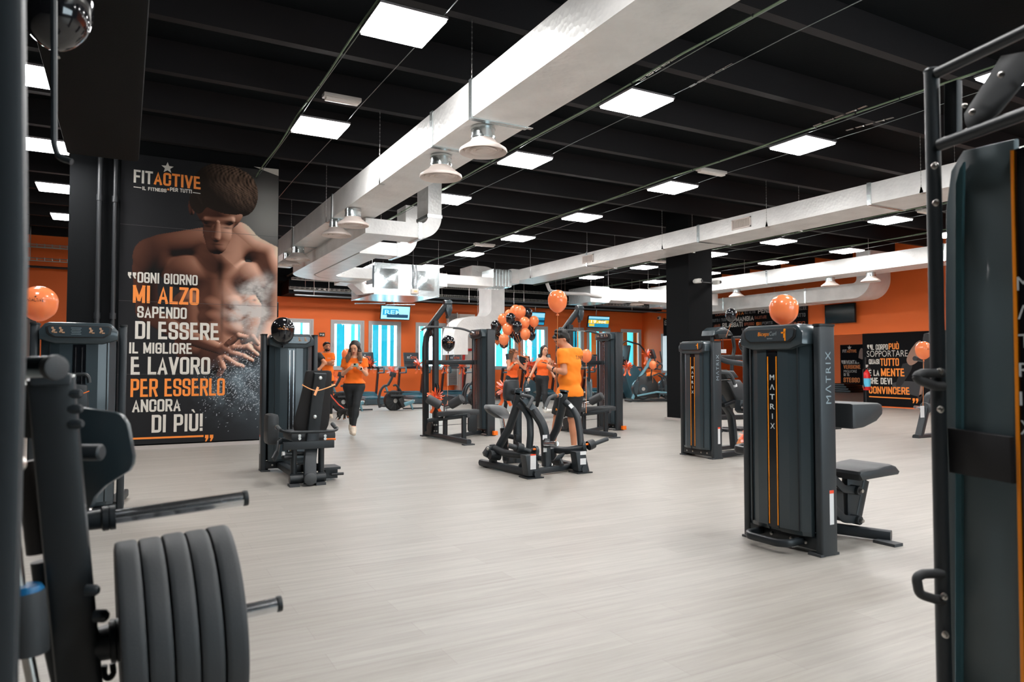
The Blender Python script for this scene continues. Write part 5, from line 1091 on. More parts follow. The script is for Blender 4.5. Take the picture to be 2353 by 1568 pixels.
# bikes behind the plate loaded machine
def bike(label, loc_, rz):
    t = thing('exercise_bike', label, 'exercise bike', loc_, rz, group='exercise bikes at the back')
    M_cov = mat('bike_cover', (.02, .05, .065), .35, coat=.3)
    b = MB(); b.prism([(-.45, 0), (.35, 0), (.3, .3), (-.05, .62), (-.3, .7), (-.42, .5)], .2, (0, .1, .12), (1, 0, 0), (0, 0, 1), bev=.04); b.build('body_shell', M_cov, t)
    b = MB(); b.bar([(-.3, 0, .6), (-.42, 0, 1.25)], .06, .08, up=(0, 1, 0)); b.build('mast', M_frame, t)
    b = MB(); b.box((-.42, 0, 1.4), (.06, .45, .36), ry=R(-15), bev=.02); c_ = b.build('console', M_frame2, t); b = MB(); b.box((-.385, 0, 1.41), (.01, .38, .26), ry=R(-15)); b.build('screen', M_screen, c_)
    for s in (-1, 1): b = MB(); b.tube([(-.4, s * .1, 1.15), (-.35, s * .25, 1.15), (-.05, s * .27, 1.18)], .018, 8, fr=.05); b.build('handle', M_frame, t)
    b = MB(); b.bar([(.3, 0, .3), (.38, 0, .78)], .05, .07, up=(0, 1, 0)); b.build('seat_post', M_frame, t)
    b = MB(); b.prism([(-.16, -.09), (.14, -.13), (.18, 0), (.14, .13), (-.16, .09), (-.2, 0)], .07, (.40, 0, .80), (1, 0, 0), (0, 1, 0), bev=.02); b.build('seat', M_pad, t)
    b = MB(); b.lathe([(.04, -.14), (.04, .14)], (0, 0, .35), (0, 1, 0), 12); b.box((.08, .16, .35), (.2, .02, .03)); b.box((-.08, -.16, .35), (.2, .02, .03)); b.build('crank', M_bolt, t)
    b = MB(); b.bar([(-.45, -.28, .04), (-.45, .28, .04)], .07, .06); b.bar([(.45, -.28, .04), (.45, .28, .04)], .07, .06); b.bar([(-.45, 0, .06), (.45, 0, .06)], .08, .06); b.build('base_frame', M_frame, t); return t
q_ = atz(1225, 925, 0); k1 = bike('exercise bike behind the two women at the back', (q_.x, q_.y, 0), R(20))
q_ = atz(1352, 915, 0); k2 = copy_tree(k1); k2.location = (q_.x * .86, q_.y * .86, 0); k2.rotation_euler = (0, 0, R(60)); tag(k2, 'exercise bike seen between the man in the polo and the right tower', 'exercise bike', 'exercise bikes at the back')
# white folding stool / drum on a wire stand
q_ = atz(1165, 905, 0); t = thing('water_drum', 'white drum on a thin white wire stand behind the left lat tower', 'drum', (q_.x, q_.y - 1, 0))
b = MB(); b.lathe([(.22, -.2), (.26, -.18), (.26, .18), (.22, .2)], (0, 0, .72), (0, 1, 0), 20); b.build('drum', M_white, t)
b = MB(); b.tube([(-.35, 0, 0), (-.3, 0, 1.1), (.3, 0, 1.1), (.35, 0, 0)], .02, 8, fr=.06); b.tube([(-.3, .3, 0), (-.2, 0, 1.0)], .02, 8); b.build('stand', M_label, t)
# ---- leg machine at the right edge
RL = thing('plate_tree_machine', 'black machine with a chrome peg at the right edge, mostly behind the near frame', 'gym machine', (12.3, 7.4, 0))
Yr = 7.4
b = MB(); b.bar(smooth_path([P(2112, 1003, Yr, RL), P(2122, 960, Yr, RL), P(2132, 918, Yr, RL), P(2142, 906, Yr, RL), P(2165, 902, Yr, RL)], 4), .09, .12, up=(0, 1, 0)); b.build('front_leg', M_frame2, RL)
b = MB(); b.bar([P(2104, 1005, Yr, RL), P(2175, 998, Yr, RL)], .12, .09, b=.4); b.build('base_rail', M_frame2, RL)
b = MB(); b.b2((P(2108, 940, Yr, RL).x - .0, -.052, .35), (P(2113, 940, Yr, RL).x + .05, -.050, .55)); b.build('sticker', M_label, RL)
b = MB(); b.tube([P(2102, 936, Yr, RL), P(2125, 938, Yr, RL)], .028, 12); b.build('chrome_peg', M_chrome, RL)
b = MB(); b.lathe([(.09, 0), (.1, .02), (.1, .06), (.09, .08)], P(2124, 938, Yr, RL), (1, 0, 0), 18); b.build('peg_collar', M_rubber, RL)
b = MB(); b.tube([P(2102, 824, Yr + .6, RL), P(2135, 829, Yr + .6, RL), P(2170, 834, Yr + .6, RL)], .045, 10); b.build('handle_bar', M_frame, RL)
b = MB(); b.bar([P(2150, 905, Yr, RL), P(2148, 760, Yr, RL)], .12, .14, up=(0, 1, 0)); b.build('column', M_frame, RL)
slab([(2141, 766), (2156, 764), (2158, 840), (2138, 860), (2136, 800)], 7.6, .15, 'weight_cover', M_black, RL, ident(RL), .02)
# ---- fire extinguisher on its stand
q_ = atz(1993, 941, 0); FE = thing('fire_extinguisher', 'red fire extinguisher on a black stand before the posters on the right', 'fire extinguisher', (q_.x, q_.y, 0))
hz = .55; b = MB(); b.lathe([(.09, hz), (.10, hz + .03), (.10, hz + .42), (.07, hz + .52), (.03, hz + .56), (.03, hz + .6)], (0, 0, 0), seg=20); b.build('cylinder', M_red, FE)
b = MB(); b.lathe([(.102, hz + .10), (.102, hz + .34)], (0, 0, 0), seg=20); b.build('label_band', mat('cyan_label', s2l((90, 190, 225)), .5), FE)
b = MB(); b.box((-.02, 0, hz + .62), (.05, .04, .06)); b.bar([(0, 0, hz + .62), (.14, 0, hz + .70)], .03, .02); b.bar([(0, 0, hz + .60), (.14, 0, hz + .61)], .03, .02); b.build('valve', M_black, FE)
b = MB(); b.tube([(-.04, 0, hz + .62), (-.17, 0, hz + .60), (-.16, 0, hz + .2), (-.11, 0, hz + .05)], .014, 8, fr=.1); b.build('hose', M_black, FE)
b = MB(); b.tube([(.1, .1, .02), (.1, .1, hz + .95)], .02, 8); b.box((.1, .05, hz + .05), (.16, .16, .02)); b.build('stand_pole', M_black, FE)
b = MB(); b.box((.05, .08, .012), (.55, .4, .024), bev=.008); b.build('stand_base', M_black, FE)
b = MB(); b.box((.12, .07, hz + .62), (.10, .006, .22)); b.build('tag_card', M_white, FE)
# ---- rolled mats
q_ = atz(1912, 897, 0); MT = thing('exercise_mat_pile', 'pile of folded black exercise mats in the far recess', 'mat pile', (q_.x * .62, q_.y * .62, 0))
q_ = atz(1918, 897, 0); MT.location = (q_.x * 30.5 / q_.x, q_.y * 30.5 / q_.x, 0)
for k in range(4): b = MB(); b.box((.02 * k, .05 * k, .06 + k * .1), (1.2, 2.6 - .15 * k, .09), bev=.03); b.build('folded_mat', M_black, MT)
# ---- dome and bullet cameras
for i, (px, py, Xp) in enumerate(((1597, 647, None), (1640, 650, None))):
    q_ = aty(px, py, 12.02); t = thing('security_camera', ['left white bullet camera on the black pillar', 'right white bullet camera on the corner of the black pillar'][i], 'camera', q_)
    b = MB(); b.box((0, -.09, 0), (.10, .17, .10), bev=.02); b.build('housing', M_white, t); b = MB(); b.lathe([(.035, 0), (.03, .012)], (.04, -.175, 0), (.3, -1, 0), 14); b.build('lens', M_gloss, t)
    b = MB(); b.cyl((0, 0, 0), (0, .03, 0), .04); b.build('bracket', M_white, t)
q0, q1 = aty(1602, 648, 12.0), aty(1636, 651, 12.0); b = MB(); b.tube([q0, q1], .015, 6); tag(b.build('conduit', M_black), 'thin black conduit joining the two cameras on the pillar', 'pipe')
q_ = atx(1517, 731, XR); t = thing('dome_camera', 'small white dome camera in the far corner left of the pillar', 'camera', q_); b = MB(); b.lathe([(.0, 0), (.06, .01), (.08, .06), (.08, .1)], (-.12, 0, 0), (1, 0, 0), 14); b.build('dome', M_white, t); b = MB(); b.lathe([(0, 0), (.04, .01), (.05, .03)], (-.13, 0, -.01), (1, 0, 0), 12); b.build('lens', M_gloss, t)
# ------------------------------------------------------------------ near machine at the right edge
O = atd(2156, 900, 2.45); O.z = 0
yw = R(9.6); E_ = Vector((-math.sin(yw), -math.cos(yw), 0)); Nn = Vector((-math.cos(yw), math.sin(yw), 0))
FR = thing('cable_machine', 'tall near cable machine with a tube frame cut off by the right edge', 'gym machine', O)
def pl(px, py, off=0.):       # photo point met with the machine's side plane (offset along its outward normal), own frame
    o = O + Nn * off; d = ray(px, py); return CAM + d * ((o - CAM).dot(Nn) / d.dot(Nn)) - O
def zof(px, py): return pl(px, py).z
base = pl(2156, 400); zt = pl(2154, 160).z
b = MB(); b.tube([(0, 0, .02), (0, 0, zt)], .024, 16); up_ = b.build('upright_tube', M_frame2, FR); b = MB(); b.lathe([(.024, 0), (.026, .004), (.022, .012), (0, .014)], (0, 0, zt), seg=16); b.build('tube_cap', M_frame2, FR)
a, c = pl(2154, 168), pl(2353, 72); c = a + (c - a) * 1.8; b = MB(); b.tube([a, c], .019, 14); b.build('top_tube', M_frame2, FR)
a, c = pl(2160, 333), pl(2353, 262); c = a + (c - a) * 1.8; b = MB(); b.tube([a, c], .021, 14); b.build('middle_tube', M_frame2, FR)
a, c = pl(2190, 190, -.03), pl(2190, 330, -.03); b = MB(); b.bar([a, c], .03, .05, up=E_); b.build('flat_brace', M_frame, FR)
def face(pp, off, th, name, m, bev=.003, par=None):
    ps = [pl(x, y, off) for x, y in pp]; o = ps[0]; pts = [((p - o).dot(E_), (p - o).z) for p in ps]
    area = sum(pts[i][0] * pts[(i + 1) % len(pts)][1] - pts[(i + 1) % len(pts)][0] * pts[i][1] for i in range(len(pts)))
    if area < 0: pts = pts[::-1]
    w_ = E_.cross(Vector((0, 0, 1))); s_ = 1 if w_.dot(Nn) > 0 else -1
    b = MB(); b.prism(pts, th, o - w_ * (th if s_ > 0 else 0), E_, (0, 0, 1), bev=bev); return b.build(name, m, par or FR)
face([(2214, 262), (2216, 284), (2225, 298), (2244, 300), (2290, 262), (2353, 185), (2380, 140), (2353, 118), (2300, 128)], .0, .012, 'pivot_plate', M_frame2, .003)
def bolt(px, py, off, r=.008, par=None):
    b = MB(); b.lathe([(r * 1.25, 0), (r * 1.25, .003), (r, .004), (r * .9, .010), (r * .4, .012)], pl(px, py, off), Nn, 14); b.build('bolt', M_bolt, par or FR)
for q in ((2302, 172), (2236, 258)): bolt(*q, .012)
bolt(2218, 243, .012, .006)
for q in ((2149, 381), (2152, 466), (2161, 854), (2163, 941), (2171, 1371), (2174, 1459)): bolt(*q, .026, .010)
# cover: rounded vertical shell set back from the tube
def strip(pxs, y0, y1, off, th, name, m, bev=.004): return face([(pxs[0], y0), (pxs[1], y0), (pxs[2], y1), (pxs[3], y1)], off, th, name, m, bev)
M_sh2 = mat('near_shroud', (.085, .118, .130), .40, coat=.1)
face([(2212, 345), (2330, 318), (2345, 1800), (2215, 1800), (2175, 1800), (2170, 700), (2172, 480), (2184, 390)], -.05, .03, 'side_cover', M_sh2, .012)
face([(2196, 420), (2206, 385), (2215, 372), (2212, 500), (2206, 1800), (2192, 1800)], -.035, .012, 'cover_facet', mat('shroud_facet', (.06, .15, .18), .35, coat=.3), .006)
face([(2176, 984), (2320, 1005), (2324, 1112), (2180, 1086)], -.018, .03, 'dark_band', mat('dark_band', (.012, .012, .014), .6), .004)
face([(2322, 345), (2470, 300), (2500, 1800), (2352, 1800)], -.035, .03, 'front_panel', M_gloss, .004)
face([(2321, 346), (2327, 345), (2353, 1568), (2358, 1800), (2350, 1800), (2345, 1568)], -.030, .006, 'orange_line', M_orange_line, .0)
for k, ch in enumerate('MΛTRIX'):
    q_ = pl(2338 + k * 1.6, 668 + 66 * k, -.003); hgt = pl(2340, 635 + 66 * k, -.003).z - pl(2340, 668 + 66 * k, -.003).z
    text_on(ch, q_, E_, (0, 0, 1), .040 if ch != 'I' else .008, hgt * .95, M_white_txt, FR, bold=.0, lift=.002)
for (y0, y1, n) in ((1318, 1378, 'lower_loop_handle'), (858, 888, 'upper_loop_handle')):
    b = MB(); a, c = pl(2166, y0, .01), pl(2168, y1, .01); ex = -E_ * .02 + Nn * .085
    b.tube([a, a + ex * .8 + Vector((0, 0, .0)), a + ex * 1.1 + Vector((0, 0, -.01)), c + ex * 1.0 + Vector((0, 0, .02)), c + ex * .3, c], .016, 10, fr=.03); b.build(n, M_rubber, FR)
for s in (0, .75):
    b = MB(); q_ = E_ * s; b.bar([(q_ + Nn * .15 + Vector((0, 0, .03))), (q_ - Nn * .8 + Vector((0, 0, .03)))], .06, .06); b.build('base_rail', M_frame, FR)
b = MB(); b.bar([Vector((0, 0, .03)), E_ * .9 + Vector((0, 0, .03))], .06, .06); b.build('long_base_rail', M_frame, FR)

# ------------------------------------------------------------------ near machine at the left edge, with loading pegs and plates
AX = Vector((math.sin(R(88)), math.cos(R(88)), .06)).normalized(); A_ = atd(248, 1476, 1.85); B_ = A_ + AX * .4275
LF = thing('plate_storage_machine', 'near black plate loaded machine at the left edge with chrome pegs', 'gym machine', (A_.x - .1, A_.y, 0)); LL = LF.location
pd_ = lambda px, py, d: atd(px, py, d) - LL
b = MB(); b.bar([pd_(118, 868, 1.75), pd_(146, 1180, 1.78), pd_(186, 1600, 1.82), pd_(196, 1760, 1.95)], .075, .10, up=AX); mb_ = b.build('main_upright', M_frame, LF)
b = MB(); b.box(pd_(120, 872, 1.75), (.085, .10, .03), bev=.01); b.build('upright_cap', M_frame2, LF)
b = MB(); b.bar([pd_(14, -60, 1.25), pd_(20, 600, 1.25), pd_(2, 1300, 1.25), pd_(-10, 1900, 1.25)], .055, .055, up=(0, 1, 0)); b.build('near_upright', M_frame2, LF)
b = MB(); a, c = pd_(10, 845, 1.7), pd_(118, 845, 1.62); b.tube([a, c], .026, 16); b.build('roller', mat('smoked_chrome', (.12, .16, .18), .2, .9), LF)
b = MB(); d_ = (c - a).normalized(); b.lathe([(.028, 0), (.030, .01), (.028, .022), (.018, .026)], c, d_, 16); b.build('roller_cap', M_rubber, LF)
b = MB(); b.tube([pd_(80, 880, 1.75), pd_(80, 1000, 1.77)], .03, 10); b.build('roller_stay', M_frame, LF)
b = MB(); ps = [(165, 938), (180, 936), (262, 948), (280, 956), (292, 975), (306, 1050), (304, 1068), (296, 1083), (240, 1118), (215, 1145), (205, 1170), (193, 1160), (184, 1120)]
o_ = pd_(165, 938, 1.95); U = CR.copy(); V = CU.copy(); pts = []
for x, y in ps: q_ = pd_(x, y, 1.95) - o_; pts.append((q_.dot(U), q_.dot(V)))
pts = pts[::-1]; b.prism(pts, .02, o_ - U.cross(V) * .02, U, V, bev=.006); b.build('guard_shield', M_shroud, LF)
b = MB(); b.lathe([(.022, 0), (.022, .05), (.017, .055)], pd_(187, 1040, 1.85), CR, 14); b.build('shield_bolt', M_frame2, LF)
for px, py, r in ((168, 905, .012), (170, 940, .012), (172, 975, .012), (60, 968, .0), (208, 1357, .014), (229, 1416, .016)):
    if r: b = MB(); b.lathe([(r, -.01), (r, .012), (r * .6, .02)], pd_(px, py, 1.75), CR, 12); b.build('side_bolt', M_frame2, LF)
b = MB(); b.lathe([(.018, 0), (.016, .012), (.008, .014)], pd_(42, 1066, 1.45), -CF, 14); b.build('large_bolt', M_bolt, LF)
# pegs
def peg(p0, p1, r, hub0, hub1, hr, name='loading_peg'):
    b = MB(); b.tube([p0, p1], r, 20); o = b.build(name, M_chrome, LF); d_ = (p1 - p0).normalized()
    b = MB(); b.lathe([(r * 1.12, 0), (r * 1.15, .006), (r * 1.1, .014), (r * .6, .016)], p1, d_, 20); b.build('peg_end', M_frame, o)
    b = MB(); L_ = (hub1 - hub0).length; b.lathe([(hr * .75, 0), (hr * .8, L_ * .55), (hr, L_ * .6), (hr, L_ * .78), (hr * .92, L_ * .8), (hr, L_ * .83), (hr, L_)], hub0, (hub1 - hub0).normalized(), 24); b.build('peg_hub', M_frame, o)
_u = pd_(190, 1200, 1.98); peg(_u + AX * .06, _u + AX * .425, .021, _u, _u + AX * .08, .034)
peg(A_ - LL, B_ - LL, .020, A_ - LL - AX * .03, A_ - LL + AX * .03, .055)
b = MB(); b.tube([pd_(258, 1525, 1.9), pd_(262, 1548, 1.9), pd_(250, 1562, 1.9), pd_(238, 1552, 1.9), pd_(240, 1530, 1.9)], .008, 8, fr=.02); b.build('hook', M_frame, LF)
# shock absorber, rods and rear bars deep in the machine
for pts, r, n, m in ((((62, 1360, 1.7), (70, 1440, 1.7), (72, 1500, 1.7)), .038, 'damper_body', M_rubber), (((28, 1180, 1.7), (45, 1350, 1.7)), .013, 'damper_rod', M_bolt), (((62, 1500, 1.7), (80, 1590, 1.7)), .014, 'damper_rod', M_bolt),
                     (((64, 1060, 1.8), (84, 1200, 1.8), (92, 1270, 1.8)), .030, 'rear_tube', mat('brown_black_tube', (.035, .032, .030), .5)), (((112, 1300, 1.85), (132, 1480, 1.85), (140, 1600, 1.85)), .020, 'inner_rod', M_frame2), (((95, 1290, 1.8), (110, 1420, 1.8), (150, 1600, 1.8)), .024, 'rear_bar', M_frame2)):
    b = MB(); b.tube([pd_(*q) for q in pts], r, 14); b.build(n, m, LF)
b = MB(); b.lathe([(.030, 0), (.036, .01), (.036, .03), (.03, .04)], pd_(62, 1345, 1.7), (0, 0, -1), 16); b.build('blue_ring', mat('blue_ring', s2l((20, 100, 150)), .4), LF)
b = MB(); b.lathe([(.012, 0), (.012, .01)], pd_(125, 1337, 1.78), -CF, 12); b.build('large_bolt', M_bolt, LF)
b = MB(); b.bar([(-.5, .0, .04), (.05, .0, .04)], .08, .08); b.bar([(.0, .9, .04), (.03, -.4, .04)], .08, .08); b.build('base_rail', M_frame, LF)
q_ = pd_(196, 1760, 1.95); b = MB(); b.bar([q_, (q_.x, q_.y, .05)], .075, .10, up=(0, 1, 0)); b.build('lower_upright', M_frame, LF)
# a hoop of pipe close overhead at the left
b = MB(); b.tube([pd_(124, 0, 2.3), pd_(124, 330, 2.3), pd_(133, 362, 2.3), pd_(165, 372, 2.3)], .01, 8, fr=.04); b.build('bent_pipe', M_frame2, LF)
# plates on the lower peg
L_ = (B_ - A_).length; PR_ = .25
for i in range(5):
    t0 = .055 + i * .134; c_ = A_ + AX * (L_ * t0); th = L_ * .133
    pt = thing('weight_plate', ['innermost black rubber plate on the lower left peg', 'second black rubber plate from the machine on the lower left peg', 'middle black rubber plate of the five on the lower left peg', 'fourth black rubber plate from the machine on the lower left peg', 'outermost black rubber plate on the lower left peg'][i], 'weight plate', c_, group='rubber plates on the lower peg')
    r = PR_ - .002 * (i % 2); b = MB()
    prof = [(.024, .008), (.06, .008), (.075, .002), (r * .62, .010), (r * .78, .004), (r * .93, 0), (r * .985, .003), (r * .997, .009), (r, .016), (r, th - .016), (r * .997, th - .009), (r * .985, th - .003), (r * .93, th), (r * .78, th - .004), (r * .62, th - .010), (.075, th - .002), (.06, th - .008), (.024, th - .008), (.024, .008)]
    b.lathe(prof, (0, 0, 0), AX, 56); b.build('rubber_body', M_rubber, pt)
    b = MB(); b.lathe([(.0195, .004), (.034, .004), (.034, th - .004), (.0195, th - .004), (.0195, .004)], (0, 0, 0), AX, 24); b.build('steel_bush', M_bolt, pt)
# ------------------------------------------------------------------ smooth implicit bodies (tapered capsules and ellipsoids, meshed by surface nets)
def surface_nets(G, org, h):
    S = G < 0; nx, ny, nz = G.shape
    c = np.zeros((nx - 1, ny - 1, nz - 1), np.int8)
    for dx in (0, 1):
        for dy in (0, 1):
            for dz in (0, 1): c += S[dx:nx - 1 + dx, dy:ny - 1 + dy, dz:nz - 1 + dz]
    act = (c > 0) & (c < 8); idx = -np.ones(act.shape, np.int64); ii = np.argwhere(act); idx[act] = np.arange(len(ii))
    if not len(ii): return np.zeros((0, 3)), []
    pos = np.zeros((len(ii), 3)); cnt = np.zeros(len(ii))
    for ax in range(3):
        o = [a for a in range(3) if a != ax]
        for a in (0, 1):
            for b in (0, 1):
                s = ii.copy(); s[:, o[0]] += a; s[:, o[1]] += b; e = s.copy(); e[:, ax] += 1
                g0 = G[s[:, 0], s[:, 1], s[:, 2]]; g1 = G[e[:, 0], e[:, 1], e[:, 2]]; m = (g0 < 0) != (g1 < 0)
                t = np.where(m, g0 / np.where(m, g0 - g1, 1), 0); q = s.astype(float); q[:, ax] += t
                pos[m] += q[m]; cnt[m] += 1
    V = pos / cnt[:, None] * h + org; F = []
    for ax in range(3):
        o = [(ax + 1) % 3, (ax + 2) % 3]
        sl0 = [slice(None)] * 3; sl1 = [slice(None)] * 3; sl0[ax] = slice(0, -1); sl1[ax] = slice(1, None)
        m = S[tuple(sl0)] != S[tuple(sl1)]; e = np.argwhere(m)
        ok = (e[:, o[0]] > 0) & (e[:, o[1]] > 0) & (e[:, o[0]] < G.shape[o[0]] - 1) & (e[:, o[1]] < G.shape[o[1]] - 1); e = e[ok]
        inn = S[e[:, 0], e[:, 1], e[:, 2]]
        def cell(a, b):
            q = e.copy(); q[:, o[0]] += a; q[:, o[1]] += b; return idx[q[:, 0], q[:, 1], q[:, 2]]
        a0, a1, a2, a3 = cell(-1, -1), cell(0, -1), cell(0, 0), cell(-1, 0)
        Q = np.stack([a0, a1, a2, a3], 1); Q[~inn] = Q[~inn][:, ::-1]; F.append(Q)
    return V, np.concatenate(F)
def smin(a, b, k):
    if k <= 0: return np.minimum(a, b)
    h = np.clip(.5 + .5 * (b - a) / k, 0, 1); return b * (1 - h) + a * h - k * h * (1 - h)
def cap(a, b, ra, rb=None, k=.02, cut=None, sq=None): return ('c', Vector(a), Vector(b), ra, ra if rb is None else rb, k, cut, sq)
def ell(c, r, k=.02, rot=None, cut=None): return ('e', Vector(c), Vector(r), rot, 0, k, cut, None)
def ev(prims, X, Y, Z):
    D = None
    for p in prims:
        if p[0] == 'c':
            _, a, b, ra, rb, k, cut, sq = p; d = b - a; L2 = max(d.length_squared, 1e-9)
            t = np.clip(((X - a.x) * d.x + (Y - a.y) * d.y + (Z - a.z) * d.z) / L2, 0, 1)
            px, py, pz = X - a.x - t * d.x, Y - a.y - t * d.y, Z - a.z - t * d.z
            if sq: px, py, pz = px / sq[0], py / sq[1], pz / sq[2]
            v = np.sqrt(px * px + py * py + pz * pz) - (ra + t * (rb - ra))
        else:
            _, c, r, rot, _0, k, cut, _s = p; px, py, pz = X - c.x, Y - c.y, Z - c.z
            if rot is not None:
                M = rot; px, py, pz = (M[0][0] * px + M[1][0] * py + M[2][0] * pz, M[0][1] * px + M[1][1] * py + M[2][1] * pz, M[0][2] * px + M[1][2] * py + M[2][2] * pz)
            l = np.sqrt((px / r.x) ** 2 + (py / r.y) ** 2 + (pz / r.z) ** 2); v = (l - 1) * min(r)
            l2 = np.sqrt((px / r.x ** 2) ** 2 + (py / r.y ** 2) ** 2 + (pz / r.z ** 2) ** 2) + 1e-9; v = l * (l - 1) / l2
        if cut is not None:
            for (q, n) in cut: v = np.maximum(v, (X - q[0]) * n[0] + (Y - q[1]) * n[1] + (Z - q[2]) * n[2])
        D = v if D is None else smin(D, v, k)
    return D
def bounds(prims, m=.03):
    lo = Vector((9, 9, 9)); hi = -lo
    for p in prims:
        pts = [(p[1], max(p[3], p[4])), (p[2], max(p[3], p[4]))] if p[0] == 'c' else [(p[1], max(p[2]))]
        for c, r in pts:
            for i in range(3): lo[i] = min(lo[i], c[i] - r * 1.25 - m); hi[i] = max(hi[i], c[i] + r * 1.25 + m)
    return lo, hi
def sdf_mesh(name, prims, m, parent, h=.012, cut=None, wob=0.):
    lo, hi = bounds(prims); n = [int((hi[i] - lo[i]) / h) + 2 for i in range(3)]
    X, Y, Z = np.meshgrid(*[(lo[i] + h * np.arange(n[i])).astype('f') for i in range(3)], indexing='ij')
    D = ev(prims, X, Y, Z)
    if wob: D = D + wob * (np.sin(X * 47 + Z * 31) * np.sin(Z * 23 + Y * 40) + .5 * np.sin(Z * 90 + X * 33 + Y * 20))
    if cut:
        for (q, nn) in cut: D = np.maximum(D, (X - q[0]) * nn[0] + (Y - q[1]) * nn[1] + (Z - q[2]) * nn[2])
    V, F = surface_nets(D, np.array(lo), h)
    me = bpy.data.meshes.new(name); me.from_pydata(V.tolist(), [], F.tolist() if len(F) else []); me.shade_smooth(); me.materials.append(m); me.update()
    return link(bpy.data.objects.new(name, me), parent)
V3 = Vector
SK1 = mat('tan_skin', s2l((214, 152, 118)), .5); SK2 = mat('light_skin', s2l((224, 164, 132)), .5); SK3 = mat('warm_brown_skin', s2l((198, 132, 98)), .5)
TEE = mat('orange_cotton', s2l((255, 118, 20)), .8); TANK = mat('orange_jersey', s2l((255, 104, 32)), .75); POLO = mat('orange_polo', s2l((255, 136, 24)), .8)
BLK = mat('black_leggings', (.007, .009, .011), .75); BLK2 = mat('black_jeans', (.010, .011, .013), .8)
SHOE = mat('beige_sneaker', s2l((205, 190, 172)), .6); SHW = mat('white_sneaker', s2l((225, 222, 215)), .6)
HB = mat('dark_brown_hair', (.022, .012, .009), .55); HBB = mat('light_brown_hair', (.16, .085, .05), .55); HK = mat('black_hair', (.008, .007, .006), .6)

